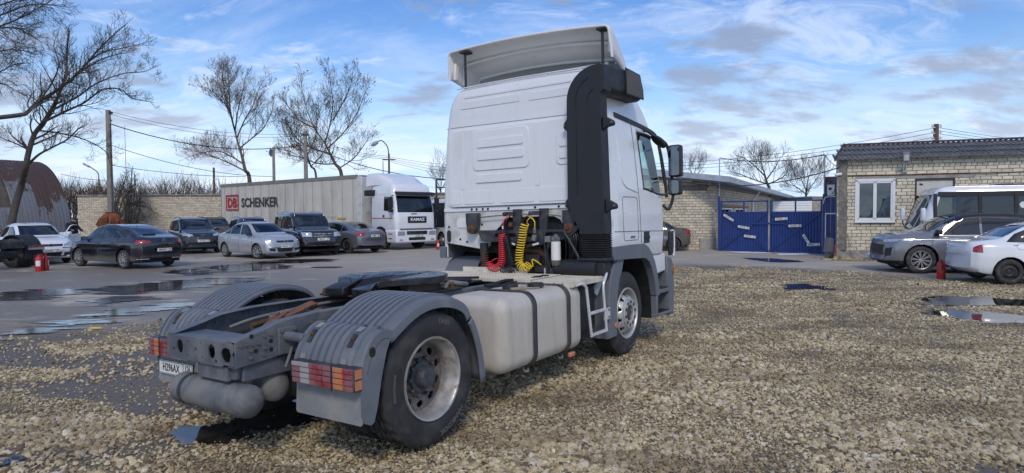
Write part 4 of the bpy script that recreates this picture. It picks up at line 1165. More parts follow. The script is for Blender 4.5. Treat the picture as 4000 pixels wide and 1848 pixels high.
# open the back below the rail for the shaped rear apron
ap = cut_patch(bm, [(-1.16, 1.10), (1.16, 1.10), (1.16, 1.805), (-1.16, 1.805)], (1, 2), lambda f: f.normal.x < -.5)
bmesh.ops.delete(bm, geom=ap, context='FACES')
bm.to_mesh(me); bm.free(); shade(me, 42)
cab = obj('cab_shell', me, TR)
sd = cab.modifiers.new('sheet', 'SOLIDIFY'); sd.thickness = .03; sd.offset = -1
for w in wins:
    if w: w.parent = TR
M_seam = mat('panel_gap', (.10, .105, .11), .6)
def side_path(pts, s, n=6, off=.001):
    pts = catmull([(x, 0, z) for x, z in pts], n); return [Vector((p.x, s * (cab_y(p.z) + off), p.z)) for p in pts]
for s in (-1, 1):
    for pts in ([(3.914, 2.83), (3.918, 2.5), (3.925, 2.15), (3.945, 1.8), (3.955, 1.5), (3.957, 1.34)], [(3.17, 1.505), (3.5, 1.50), (3.9, 1.495), (4.4, 1.485), (4.72, 1.478)], [(4.0, 1.335), (4.05, 1.325), (4.2, 1.26), (4.3, 1.19)]):
        mb = MB(); mb.tube(side_path(pts, s), .0045, 6); mb.build('panel_seam', M_seam, TR)
    lk = [(x, 0, z) for x, z in rrect(3.43, 3.875, 1.39, 1.915, .05, 4)]
    mb = MB(); mb.tube([(x, s * (cab_y(z) + .001), z) for x, y, z in lk], .004, 6, closed=True); mb.build('locker_seam', M_seam, TR)
    # big soft pressing above the locker
    mb = MB(); mb.tube(side_path([(3.42, 2.65), (3.43, 2.3), (3.46, 2.12), (3.55, 2.04), (3.7, 2.01), (3.9, 1.98)], s), .010, 8); mb.build('pressed_edge', M_white, TR, smooth=60)
    # window rubber
    rb = catmull([(x, 0, z) for x, z in WIN + WIN[:1]], 3)
    mb = MB(); mb.tube([(p.x, s * (cab_y(p.z) - .002), p.z) for p in rb[:-1]], .013, 6, closed=True); mb.build('window_seal', M_black, TR, smooth=60)
    # gutter trim
    g = [(3.43, 2.895), (3.9, 2.865), (4.3, 2.835), (4.6, 2.80), (4.74, 2.765)]
    mb = MB(); secs = []
    for p in catmull([(x, 0, z) for x, z in g], 4):
        y = cab_y(p.z); secs.append([(p.x, s * (y - .01), p.z + .03), (p.x, s * (y + .014), p.z + .026), (p.x, s * (y + .014), p.z - .028), (p.x, s * (y - .01), p.z - .03)])
    mb.loft(secs); mb.build('gutter_trim', M_black, TR, smooth=40)
    mb = MB(); mb.bx(4.04, 4.235, s * 1.235, s * 1.254, 1.335, 1.485); dh = mb.build('door_handle', M_black, TR, bevel=.012)
    mb = MB(); mb.bx(4.055, 4.22, s * 1.25, s * 1.268, 1.395, 1.43); mb.build('grip', M_duct, dh, bevel=.006)
    # A-pillar black trim beside the windscreen
    pp = catmull([(4.955, 0, 1.93), (4.93, 0, 2.2), (4.88, 0, 2.5), (4.80, 0, 2.75)], 4)
    mb = MB(); mb.tube([(p.x - .03, s * (cab_y(p.z) + .002), p.z) for p in pp], .022, 8); mb.build('pillar_trim', M_black, TR, smooth=50)
    # corner air guide by the bumper
    mb = MB(); mb.prism([(4.965, 1.13), (5.06, 1.13), (5.075, 1.47), (4.975, 1.47)], 'Y', s * 1.225, s * 1.262); cg = mb.build('corner_guide', M_black, TR, bevel=.012)
    for k in range(5):
        mb = MB(); mb.bx(4.98, 5.06, s * 1.255, s * 1.272, 1.17 + k * .06, 1.185 + k * .06); mb.build('slat', M_duct, cg)
    mb = MB(); mb.tube(catmull([(5.0, s * 1.262, 1.475), (5.075, s * 1.268, 1.47), (5.10, s * 1.27, 1.42), (5.095, s * 1.27, 1.2), (5.07, s * 1.265, 1.12)], 4), .012, 8); mb.build('guide_edge', M_white, cg, smooth=60)
    # mirrors
    mr = empty('mirror_set'); mr.parent = TR
    for z0, z1, y0, y1 in ((2.215, 2.655, 1.245, 1.425), (1.965, 2.185, 1.235, 1.415)):
        mb = MB(); mb.bx(4.952, 5.10, s * y0, s * y1, z0, z1); hs = mb.build('housing', M_black, mr, bevel=.035, seg=3)
        mb = MB(); mb.prism([(s * a, b) for a, b in rrect(y0 + .016, y1 - .016, z0 + .02, z1 - .02, .03)], 'X', 4.944, 4.9535); mb.build('mirror_glass', M_mirror, hs)
    mb = MB(); mb.tube(catmull([(4.92, s * 1.18, 1.83), (4.94, s * 1.24, 1.77), (4.98, s * 1.27, 1.82), (5.0, s * 1.30, 1.96), (5.02, s * 1.28, 2.2), (5.0, s * 1.24, 2.6), (4.90, s * 1.19, 2.72), (4.80, s * 1.12, 2.78)], 6), .022, 10); mb.build('mirror_arm', M_black, mr, smooth=60)
    if s < 0:
        mb = MB(); mb.lathe([(-.018, .0001), (-.016, .5), (-.004, .9), (.012, 1.0), (.03, .86), (.045, .45), (.05, .0001)], 24, (0, 0, 0), 'Z'); mb.xf(Matrix.Diagonal((.20, .085, 1, 1)))
        km = mb.build('kerb_mirror', M_black, mr, smooth=60); km.location = (4.42, -1.315, 2.635); km.rotation_euler = (.35, .30, .05)
        mb = MB(); mb.tube(catmull([(4.30, -1.16, 2.80), (4.36, -1.22, 2.77), (4.42, -1.30, 2.67)], 5), .018, 8); mb.build('kerb_mirror_arm', M_black, mr, smooth=60)
        mb = MB(); mb.tube(side_path([(4.07, 2.74), (4.2, 2.745), (4.45, 2.74), (4.7, 2.705)], s, 4, .012), .012, 8); mb.build('rain_guard', M_black, mr, smooth=60)
obj('model_number', text_mesh('model_number', '1841', .075, M_chrome, frame4((4.80, -1.252, 1.378), (1, 0, 0), (0, 0, 1)), .003, bold=.001, lean=.15), TR)
mb = MB(); mb.bx(3.60, 3.76, -1.256, -1.247, 1.412, 1.448); bd = mb.build('badge', M_silver, TR, bevel=.003)
mb = MB()
for k in range(5): mb.bx(3.615 + k * .03, 3.632 + k * .03, -1.2585, -1.2555, 1.420, 1.440)
mb.build('badge_letters', M_ink, bd)
# interior: floor, seats, dash, wheel, rear bunk
mb = MB(); mb.bx(3.12, 4.9, -1.15, 1.15, 1.42, 1.46); mb.bx(4.62, 4.92, -1.1, 1.1, 1.46, 1.92); mb.bx(3.12, 3.65, -1.12, 1.12, 1.46, 1.75); mb.build('cab_floor', M_interior, TR, bevel=.03)
for s in (-1, 1):
    mb = MB(); mb.bx(3.95, 4.4, s * .35, s * .85, 1.6, 1.75); mb.bx(3.86, 3.98, s * .37, s * .83, 1.75, 2.35); mb.bx(3.87, 3.95, s * .47, s * .73, 2.37, 2.55); mb.build('seat', M_interior, TR, bevel=.04)
mb = MB(); mb.tube([(4.55 + .08 * math.cos(a), .6 + .22 * math.sin(a), 1.98 + .2 * math.cos(a)) for a in [2 * PI * i / 24 for i in range(24)]], .014, 8, closed=True); mb.build('steering_wheel', M_interior, TR)

# --- pressed rear wall
def slab(name, y0, y1, z0, z1, x, d, r=.03, bev=.006, m=M_white, par=cab, seg=2):
    mb = MB(); mb.prism(rrect(min(y0, y1), max(y0, y1), z0, z1, r, 4), 'X', x, x - d); return mb.build(name, m, par, bevel=bev, seg=seg)
slab('rear_pressing', -.80, 1.045, 1.855, 2.845, 3.09, .085, .06, .045, seg=3)
slab('pressed_panel', -.22, .64, 2.31, 2.815, 3.01, .018, .07, .007)
for z0, z1 in ((2.60, 2.70), (2.44, 2.545)): slab('pressed_bar', -.14, .555, z0, z1, 2.995, .017, .02, .006)
slab('pressed_bar', -.10, .595, 2.155, 2.255, 3.01, .022, .02, .006)
slab('pressed_panel', -.80, -.60, 2.31, 2.70, 3.01, .018, .06, .007)
for z0, z1 in ((2.52, 2.60), (2.38, 2.46)): slab('pressed_bar', -.80, -.65, z0, z1, 2.995, .017, .02, .006)
for y0, y1 in ((.325, .80), (-.27, .22), (-.80, -.35)): slab('pressed_field', y0, y1, 1.885, 2.055, 3.01, .012, .02, .005)
slab('pressed_field', .84, 1.02, 1.885, 2.055, 3.01, .012, .02, .005)
slab('pressed_column', -.36, -.30, 2.08, 2.83, 3.01, .012, .02, .005); slab('pressed_column', .79, .83, 2.08, 2.83, 3.01, .012, .015, .005)
for y0, y1, z0, z1 in ((-.05, .87, 3.135, 3.225), (-.76, -.19, 3.125, 3.215), (-.74, .90, 2.945, 3.04)): slab('pressed_field', y0, y1, z0, z1, 3.085, .020, .02, .006)
slab('pressed_field', -.76, .83, 3.275, 3.30, 3.105, .024, .01, .005)
mb = MB(); mb.tube([(3.085, 1.125, 2.905), (3.06, 1.03, 2.905), (3.06, -1.0, 2.89), (3.085, -1.125, 2.89)], .005, 6); mb.build('roof_seam', mat('roof_gap', (.30, .31, .32), .6), TR)
mb = MB(); mb.tube([(3.10, .95, 3.415), (3.115, .5, 3.432), (3.12, 0, 3.438), (3.115, -.5, 3.432), (3.10, -.95, 3.415)], .009, 6); mb.build('roof_lip', M_white, TR, smooth=60)
mb = MB(); mb.bx(3.030, 3.066, -1.16, 1.17, 1.792, 1.842); rl = mb.build('rear_rail', M_white, TR, bevel=.006)
pm = MB(); pm.lathe([(0, .016), (-.006, .014), (-.006, .0001)], 12, (0, 0, 0), 'X'); plug_me = pm.mesh('plug', M_ink)
for y in (.62, .52, .44, .12, -.27, -.6, .70): obj('plug', plug_me, rl, loc=(3.029, y, 1.817))
AP = [(1.165, 1.80), (1.165, 1.385), (1.0, 1.36), (.60, 1.305), (.50, 1.30), (.43, 1.34), (.41, 1.42), (.42, 1.5), (.34, 1.535), (.26, 1.60), (.20, 1.67), (.14, 1.70), (-.52, 1.70), (-.60, 1.66), (-.66, 1.58), (-.71, 1.51), (-.86, 1.48), (-.88, 1.3), (-.88, 1.80)]
mb = MB(); mb.prism(AP, 'X', 3.062, 3.045); ap_o = mb.build('rear_apron', mat('apron_white', (.66, .655, .63), .4, 0, .04, 4, dirt=.45, dirt_amt=.6, dirt_scale=4, dirt_col=(.36, .34, .31)), TR, bevel=.006)
slab('apron_pressing', .72, .96, 1.58, 1.70, 3.046, .012, .03, .005, M_white, ap_o)
slab('vent', 1.07, 1.135, 1.39, 1.55, 3.047, .010, .03, .004, M_black, ap_o)
for y, z in ((1.10, 1.595), (.913, 1.43), (.80, 1.395), (.55, 1.62)): obj('plug', plug_me, ap_o, loc=(3.044, y, z))
mb = MB(); mb.bx(3.045, 3.062, -1.20, -1.12, 1.30, 1.80); mb.build('apron_strip', M_white, TR)
# dark bay behind the apron
mb = MB(); mb.bx(3.45, 3.5, -1.1, 1.1, 1.0, 1.80); mb.bx(3.07, 3.5, -1.15, 1.15, 1.735, 1.75); mb.build('cab_underside', M_black, TR)
# cab tilt mounts, crossbeam, dampers, springs
for y, s in ((.645, 1), (-.78, -1)):
    mb = MB(); mb.prism([(-.09, .13), (.09, .13), (.085, .0), (.06, -.12), (.0, -.145), (-.06, -.11), (-.085, 0)], 'X', 3.035, 2.93); o = mb.build('tilt_mount', M_frame2, TR, bevel=.012); o.location = (0, y, 1.64)
    mb = MB(); mb.lathe([(0, .06), (-.012, .058), (-.012, .02), (-.03, .018), (-.03, .0001)], 14, (2.93, 0, -.08), 'X'); mb.build('mount_disc', M_rust, o)
BM = [(.54, 1.545), (.50, 1.44), (.44, 1.40), (-.62, 1.40), (-.80, 1.46), (-.92, 1.56), (-.92, 1.60), (-.70, 1.545)]
me = plate_mesh('rear_beam', BM, [rrect(a, b, 1.455, 1.505, .024) for a, b in ((-.05, .10), (-.33, -.20), (-.58, -.45), (.16, .28))], .05, M_frame2, frame4((2.955, 0, 0), (0, 1, 0), (0, 0, 1)))
obj('rear_beam', me, TR)
mb = MB(); mb.bx(2.97, 3.0, -.88, .52, 1.41, 1.53); mb.build('beam_web', M_ink, TR)
for y in (.08, -.30):
    mb = MB(); mb.bx(2.965, 3.02, y - .17, y - .06, 1.54, 1.80); mb.box((2.95, y - .02, 1.745), (.06, .14, .05)); mb.tube([(2.93, y + .02, 1.745), (2.90, y + .035, 1.74)], .028, 10); mb.build('hose_bracket', M_frame2, TR, bevel=.006)
mb = MB(); mb.box((2.93, .03, 1.615), (.02, .05, .05)); mb.build('rust_tab', M_rust, TR)
for y0, y1 in ((.03, -.10), (-.45, -.20)):
    mb = MB(); mb.tube([(2.93, y0, 1.395 if y0 > 0 else 1.39), (2.93, y1, 1.345)], .026, 10); o = mb.build('damper', M_black, TR, smooth=50)
    mb = MB(); mb.bar((2.902, lerp(y0, y1, .25), 1.383), (2.902, lerp(y0, y1, .6), 1.365), .004, .022); mb.build('damper_label', M_plate, o)
mb = MB(); mb.tube([(2.95, .455, 1.385), (2.95, .455, 1.26)], .055, 16); mb.build('air_bellows', M_black, TR, smooth=50)
def helix(path, cr, turns_len, per=14):
    """points of a coil wound round a polyline"""
    p = catmull(path, 10); L = [0]
    for a, b in zip(p, p[1:]): L.append(L[-1] + (b - a).length)
    T = L[-1]; n = int(T / turns_len * per); out = []
    ref = Vector((1, 0, 0))
    for i in range(n + 1):
        s = T * i / n; j = 0
        while j < len(L) - 2 and L[j + 1] < s: j += 1
        t = (s - L[j]) / max(1e-9, L[j + 1] - L[j]); c = p[j].lerp(p[j + 1], t)
        d = (p[min(j + 2, len(p) - 1)] - p[max(j - 1, 0)]).normalized()
        u = (ref - d * ref.dot(d)).normalized(); v = d.cross(u); a = 2 * PI * i / per
        out.append(c + (u * math.cos(a) + v * math.sin(a)) * cr)
    return out
mb = MB(); mb.tube(helix([(2.95, .455, 1.26), (2.95, .455, 1.06)], .045, .028), .008, 6); mb.build('coil_spring', M_rust, TR, smooth=60)
mb = MB(); mb.tube([(2.95, .455, 1.27), (2.95, .455, 1.03)], .03, 10); mb.bx(2.88, 3.0, .40, .52, 1.0, 1.08); mb.build('spring_strut', M_frame2, TR)
# gearbox hump and cross pieces
mb = MB(); mb.prism([(.25, 1.03), (.22, 1.15), (.10, 1.28), (-.05, 1.345), (-.35, 1.34), (-.45, 1.28), (-.56, 1.12), (-.60, 1.0)], 'X', 3.35, 3.02); mb.bx(3.05, 3.4, -1.1, .6, .95, 1.1); mb.build('gearbox_cover', M_frame2, TR, bevel=.02)
mb = MB(); mb.prism([(.02, 1.27), (-.05, 1.31), (-.33, 1.31), (-.43, 1.25), (-.52, 1.12), (-.46, 1.12), (-.38, 1.22), (-.31, 1.265), (-.05, 1.265)], 'X', 3.02, 3.0); mb.build('cover_flange', M_rust, TR, bevel=.004)
mb = MB(); mb.bx(2.95, 3.03, -.36, -.16, 1.12, 1.24); mb.bx(2.93, 2.96, -.50, -.30, 1.03, 1.12); mb.tube([(2.95, -.30, 1.2), (2.95, -.36, 1.14)], .02, 8); mb.build('control_valve', M_black, TR, bevel=.008)
for k in range(7):
    mb = MB(); y = -.72 - .03 * k; mb.tube(catmull([(3.0, y + .1, 1.60), (2.95, y, 1.45), (2.97, y - .03 * math.sin(k), 1.28), (3.0, y + .05, 1.1), (2.97, y + .12, 1.0)], 5), .007 + .003 * (k % 3), 6); mb.build('cable', M_blk_hose, TR, smooth=60)
mb = MB(); mb.tube(catmull([(2.99, .55, 1.71), (2.99, .30, 1.725), (2.99, 0, 1.735), (2.99, -.4, 1.73), (2.99, -.65, 1.70)], 5), .008, 6); mb.build('pipe', M_airtank, TR, smooth=60)
# fuel filter
mb = MB(); mb.lathe([(1.19, .0001), (1.19, .056), (1.40, .056), (1.405, .050), (1.405, .0001)], 24, (2.86, -.645, 0), 'Z'); ff = mb.build('fuel_filter', M_filter, TR, smooth=40)
mb = MB(); mb.lathe([(1.125, .0001), (1.125, .045), (1.135, .054), (1.19, .056)], 20, (2.86, -.645, 0), 'Z'); mb.tube([(2.86, -.645, 1.125), (2.86, -.645, 1.09)], .010, 8); mb.build('filter_bowl', mat('filter_bowl', (.12, .11, .10), .3), ff, smooth=40)
mb = MB(); mb.lathe([(1.405, .04), (1.43, .055), (1.455, .05), (1.46, .0001)], 16, (2.86, -.645, 0), 'Z'); mb.bx(2.80, 2.92, -.60, -.53, 1.40, 1.47); mb.tube([(2.83, -.66, 1.47), (2.80, -.69, 1.455)], .026, 10); mb.build('filter_head', M_airtank, ff, bevel=.004)
mb = MB(); mb.tube(catmull([(2.85, -.57, 1.46), (2.84, -.545, 1.3), (2.85, -.55, 1.15), (2.86, -.60, 1.03)], 5), .011, 8); mb.tube(catmull([(2.83, -.60, 1.47), (2.82, -.575, 1.35), (2.84, -.53, 1.25), (2.86, -.54, 1.05)], 5), .008, 8); mb.bx(2.87, 2.90, -.535, -.515, 1.0, 1.45); mb.build('filter_lines', M_blk_hose, ff, smooth=60)
# coiled air lines
def coil(name, wire, m, path, cr, pitch, lead0=None, lead1=None):
    h = helix(path, cr, pitch, 16)
    pts = h
    if lead0: pts = catmull(lead0 + [h[0]], 5)[:-1] + pts
    if lead1: pts = pts + catmull([h[-1]] + lead1, 5)[1:]
    mb = MB(); mb.tube(pts, wire, 7); return mb.build(name, m, TR, smooth=70)
X = 2.88
coil('red_air_line', .0068, M_red_hose, [(X, .128, 1.50), (X, .13, 1.38), (X, .131, 1.27), (X, .135, 1.18), (X - .01, .16, 1.11), (X - .02, .235, 1.075), (X - .02, .305, 1.10), (X - .01, .325, 1.15)], .041, .0245, [(X + .03, .036, 1.735), (X, .087, 1.67), (X - .01, .106, 1.56)], [(X, .27, 1.175), (X + .05, .24, 1.19), (X + .12, .2, 1.18)])
coil('black_air_line', .0075, M_blk_hose, [(X, .065, 1.47), (X, .05, 1.38), (X, .02, 1.255), (X - .01, -.02, 1.15), (X - .02, -.02, 1.09), (X - .03, .05, 1.055), (X - .03, .10, 1.06), (X - .02, .10, 1.09)], .040, .0235, [(X + .03, .02, 1.72), (X, .075, 1.62)], None)
coil('black_air_line', .0075, M_blk_hose, [(X + .02, -.166, 1.51), (X + .02, -.14, 1.41), (X + .02, -.115, 1.29), (X + .01, -.075, 1.17), (X, -.09, 1.08), (X - .02, -.06, 1.06), (X - .03, .0, 1.055)], .042, .025, [(X + .03, -.25, 1.72), (X, -.213, 1.69), (X, -.178, 1.62)], None)
coil('yellow_air_line', .0072, M_yel_hose, [(X - .03, -.235, 1.62), (X - .03, -.21, 1.555), (X - .03, -.195, 1.48), (X - .03, -.172, 1.38), (X - .03, -.15, 1.29), (X - .03, -.138, 1.20), (X - .03, -.14, 1.145), (X - .03, -.18, 1.10), (X - .03, -.24, 1.095), (X - .03, -.29, 1.14)], .045, .031, [(X, -.349, 1.564), (X - .02, -.362, 1.64), (X - .03, -.32, 1.69), (X - .03, -.27, 1.66)], [(X - .01, -.31, 1.19), (X, -.36, 1.17), (X + .04, -.405, 1.125)])
mb = MB(); mb.tube([(X, -.349, 1.57), (X, -.345, 1.50)], .018, 10); mb.box((X, -.34, 1.45), (.04, .05, .07), Matrix.Rotation(.3, 3, 'X')); mb.build('palm_coupling', M_airtank, TR, bevel=.006)
mb = MB(); mb.tube([(X - .01, .106, 1.60), (X - .01, .104, 1.56)], .012, 8); mb.build('hose_sleeve', M_silver, TR)

# --- air intake duct
DY = [(-.805, 1.88), (-.815, 1.80), (-.875, 1.66), (-.945, 1.56), (-.948, 1.49), (-1.268, 1.49), (-1.262, 1.80), (-1.25, 2.4), (-1.235, 3.04), (-1.25, 3.07), (-1.29, 3.085), (-1.29, 3.355), (-1.25, 3.375), (-1.21, 3.38)]
for i in range(9):
    a = R(90 - 90 * i / 8); DY.append((-1.19 + .375 * math.cos(a), 3.0 + .375 * math.sin(a)))
mb = MB(); mb.prism(DY, 'X', 3.055, 2.875); du = mb.build('intake_duct', M_duct, TR, bevel=.05, seg=4)
for y in (-.93, -1.08):
    pts = [(2.873, y, 1.95), (2.873, y, 2.5), (2.873, y, 2.95)] + [(2.873, -1.19 + (y + 1.19) * math.cos(R(q)), 3.0 + (y + 1.19) * math.sin(R(q))) for q in (20, 45, 70)]
    mb = MB(); mb.tube(catmull(pts, 4), .006, 6); mb.build('duct_crease', M_duct, du, smooth=60)
# intake head reaching forward round the cab corner
mb = MB(); secs = []
for x, y0, y1, z0, z1 in ((2.885, -1.12, -1.285, 3.09, 3.37), (3.0, -1.08, -1.295, 3.075, 3.40), (3.3, -1.03, -1.30, 3.08, 3.42), (3.42, -1.03, -1.318, 3.085, 3.42), (3.82, -1.02, -1.318, 3.095, 3.395), (3.93, -1.03, -1.30, 3.10, 3.30), (3.96, -1.05, -1.27, 3.12, 3.22)):
    secs.append([(x, p[0], p[1]) for p in rrect(y1, y0, z0, z1, .08, 5)])
mb.loft(secs); hd = mb.build('intake_head', M_duct, TR, smooth=40)
mb = MB(); mb.prism([(3.40, 3.115), (3.90, 3.125), (3.885, 3.22), (3.80, 3.385), (3.41, 3.40)], 'Y', -1.321, -1.312); gb = mb.build('grille_backing', M_ink, hd)
for k in range(17):
    x = 3.42 + k * .028; zt = 3.395 if x < 3.79 else lerp(3.385, 3.23, (x - 3.79) / .1)
    mb = MB(); mb.box((x, -1.328, (3.12 + zt) / 2), (.009, .022, zt - 3.12), Matrix.Rotation(.5, 3, 'Z')); mb.build('grille_slat', mat('slat_grey', (.055, .057, .062), .4), hd)
mb = MB(); mb.tube([(3.40, -1.325, 3.112), (3.905, -1.325, 3.122), (3.89, -1.325, 3.225), (3.80, -1.325, 3.392), (3.40, -1.325, 3.405)], .012, 8, closed=True); mb.build('grille_surround', M_duct, hd, smooth=60)
# brackets
for y, z, s in ((-1.245, 2.72, -1), (-1.262, 1.80, -1), (-.81, 2.74, 1), (-.81, 1.84, 1)):
    mb = MB(); mb.prism([(0, .075), (.03 * 1, .07), (.11, .02), (.115, -.03), (.05, -.06), (0, -.085)] if s > 0 else [(0, .075), (-.06, .06), (-.13, .02), (-.14, -.01), (-.13, -.035), (-.06, -.045), (0, -.085)], 'X', 2.96, 2.90); o = mb.build('duct_bracket', M_duct, TR, bevel=.012); o.location = (0, y, z)
    if s > 0: o.scale = (1, .5, 1)
    obj('bracket_screw', fb_me, o, loc=(2.898, -.11 if s < 0 else .07, .0))
# concertina and lower elbow
mb = MB(); prof = []
z = 1.49
secs = []
for k in range(23):
    zz = 1.50 - k * .0125; d = (.014 if k % 2 else -.006)
    secs.append([(p[0], p[1], zz) for p in rrect(2.875 - d, 3.07 + d, -1.27 - d, -.945 + d, .05, 4)])
mb.loft(secs); mb.build('concertina', M_black, TR, smooth=25)
mb = MB(); mb.bx(2.86, 3.08, -1.285, -.93, 1.175, 1.225); mb.bx(2.88, 3.05, -1.255, -.93, 1.02, 1.18); mb.build('intake_collar', M_duct, TR, bevel=.02)
mb = MB(); mb.tube([(2.95, -.60, 1.09), (2.94, -.75, 1.10), (2.93, -1.0, 1.10), (2.93, -1.15, 1.10)], [.09, .10, .10, .095], 18); mb.build('intake_elbow', M_duct, TR, smooth=50)

# --- roof deflector: hollow shell open to the rear
def defl_sec(x, hw, zt, drop, crown, n=18):
    pts = []
    r = min(.06, drop * .45)
    pts.append((x, hw + .0, zt - drop)); 
    side = [(hw, zt - drop), (hw - .01, zt - drop * .6), (hw - .02, zt - r)]
    out = [(x + (zt - z) * .10, y, z) for y, z in side]
    for i in range(1, 6):
        a = PI / 2 * i / 5; out.append((x + r * (1 - math.sin(a)) * .1, hw - .02 - r * (1 - math.cos(a)), zt - r + r * math.sin(a)))
    y1 = hw - .02 - r; half = out[:]
    for i in range(1, n):
        y = lerp(y1, -y1, i / n); half.append((x, y, zt + crown * (1 - (y / y1) ** 2)))
    for p in reversed(out): half.append((p[0], -p[1], p[2]))
    return [(p[0], p[1], p[2] + .03 * p[1]) for p in half]
DS = [(3.24, 1.215, 3.945, .37, .045), (3.30, 1.215, 3.945, .38, .045), (3.45, 1.205, 3.885, .36, .05), (3.60, 1.19, 3.80, .33, .05), (3.80, 1.16, 3.67, .26, .06), (4.0, 1.12, 3.56, .20, .05), (4.2, 1.07, 3.45, .14, .04), (4.38, 1.0, 3.35, .09, .03), (4.50, .93, 3.28, .06, .02)]
mb = MB(); mb.loft([defl_sec(*d) for d in DS], cap=False, closed=False); df = mb.build('roof_deflector', M_white2, TR, smooth=45)
q = df.modifiers.new('sheet', 'SOLIDIFY'); q.thickness = .022; q.offset = -1
rim = defl_sec(3.24, 1.21, 3.94, .365, .045)
mb = MB(); mb.tube([Vector(p) + Vector((.0, 0, -.008)) for p in rim], .018, 8); mb.build('deflector_rim', M_white2, df, smooth=60)
for x_, hw_, z_, dr_, cr_ in ((3.50, 1.16, 3.80, .26, .07), (3.78, 1.12, 3.655, .2, .06)):
    mb = MB(); mb.tube([Vector(p) for p in defl_sec(x_, hw_, z_, dr_, cr_)], .022, 8); mb.build('deflector_rib', M_white2, df, smooth=60)
for s in (1, -1):
    mb = MB(); mb.prism([(3.30, 3.60), (3.36, 3.60), (3.40, 3.82), (3.33, 3.84)], 'Y', s * 1.14, s * 1.18); mb.build('side_pressing', M_white2, df, bevel=.012)
mb = MB(); mb.bx(3.62, 3.66, -1.0, 1.0, 3.46, 3.58); mb.build('deflector_bulkhead', M_white2, df, bevel=.01)
for y in (.935, -1.095):
    mb = MB(); mb.tube([(3.27, y, 3.44 if y > 0 else 3.39), (3.27, y, 3.90 + .03 * y)], .017, 10); mb.bx(3.22, 3.36, y - .06, y + .06, 3.895 + .03 * y, 3.912 + .03 * y); mb.build('deflector_strut', M_black, TR, smooth=40)
# battery isolator stub, left-side items seen beneath
mb = MB(); mb.loft([tank_sec(1.05, .03, 5, .52, 1.20, .32, .95, .12), tank_sec(1.1, 0, 5, .52, 1.20, .32, .95, .12), tank_sec(2.5, 0, 5, .52, 1.20, .32, .95, .12)]); mb.build('left_tank', M_tank, TR, smooth=45)
sc = empty('timber_scrap', (0, 0, 0), 0, 'splintered brown timber scraps lying inside the rear chassis frame', 'wood')
_m = Matrix.Translation((-1.5965, 5.3133, 0)) @ Euler((-.0198, 0, .9805)).to_matrix().to_4x4()
sc.matrix_world = _m
for a, b, w, h in (((-.66, -.16, .895), (-.34, .02, .965), .045, .022), ((-.62, -.10, .90), (-.36, .10, .955), .035, .018), ((-.40, -.08, .945), (.02, .12, .985), .06, .022), ((-.34, .02, .95), (.06, .20, .99), .045, .02), ((-.46, -.20, .92), (-.10, -.10, .965), .05, .022), ((-.42, -.26, .90), (-.08, -.22, .95), .05, .03)):
    mb = MB(); mb.bar(a, b, w, h); mb.build('splinter', M_wood, sc, bevel=.003, seg=1)
# ------------------------------------------------------------ parked cars
from mathutils.bvhtree import BVHTree
G_car = glass_mat('car_glass', (.30, .36, .38), .45)
G_dark = glass_mat('car_glass_tinted', (.10, .12, .13), .75)
G_clear = glass_mat('car_glass_clear', (.55, .66, .66), .25)
M_lampc = mat('headlamp', (.50, .53, .56), .1, .45, .25, 30, coat=1)
M_lampr = mat('rear_lamp', (.30, .012, .02), .12, 0, .3, 14, coat=1)
M_roofb = mat('gloss_black_roof', (.012, .013, .016), .4, coat=.1)
M_under = mat('underbody', (.012, .012, .013), .8)
M_clad = mat('black_cladding', (.028, .029, .031), .6, 0, .2, 6, dirt=.45, dirt_amt=.5, dirt_col=(.14, .13, .115))
def paint(name, col, metal=0.0, dirt=.6, amt=.25, low=None, rough=.16):
    return mat(name, col, rough, metal, .03, 2, rvar=.05, dirt=dirt, dirt_amt=amt, dirt_scale=2.6, dirt_col=(.23, .21, .18), coat=.8, low_dirt=low)
WHEELS = {}
def wheel_mesh(r, spokes, style, rimmat):
    key = (r, spokes, style)
    if key in WHEELS: return WHEELS[key]
    w, rr = .205, r * .66
    h = w / 2
    ty = MB(); ty.lathe([(-h + .03, rr - .01), (-h + .006, rr + .012), (-h, rr + .04), (-h + .008, r - .03), (-h + .03, r - .006), (-h + .05, r), (h - .05, r), (h - .03, r - .006), (h - .008, r - .03), (h, rr + .04), (h - .006, rr + .012), (h - .03, rr - .01)], 40)
    rim = MB(); rim.lathe([(-h + .012, rr + .008), (-h + .008, rr + .002), (-h + .012, rr - .008), (-h + .05, rr - .02), (-h + .14, rr - .025)], 40)
    rim.lathe([(-h + .03, .0001), (-h + .03, .03), (-h + .038, .055), (-h + .06, .06)], 16)
    if style == 'steel':
        rim.lathe([(-h + .045, .06), (-h + .03, .10), (-h + .05, rr * .7), (-h + .045, rr - .015)], 40)
    else:
        for k in range(spokes):
            a = 2 * PI * k / spokes
            for da, wd in (((-.10, .020), (.10, .020)) if style == 'twin' else ((0, .034 if spokes > 7 else .055),)):
                p0 = Vector((.045 * math.cos(a), -h + .034, .045 * math.sin(a))); p1 = Vector(((rr - .006) * math.cos(a + da), -h + .024, (rr - .006) * math.sin(a + da)))
                rim.bar(p0, p1, .018, wd, (0, 1, 0)) if False else rim.bar(p0, p1, wd, .022, (0, 1, 0))
    back = MB(); back.lathe([(-h + .075, .0001), (-h + .075, rr - .02)], 24)
    WHEELS[key] = (ty.mesh('tyre', M_cartyre, 40), rim.mesh('rim', rimmat, 35), back.mesh('brake', M_under))
    return WHEELS[key]
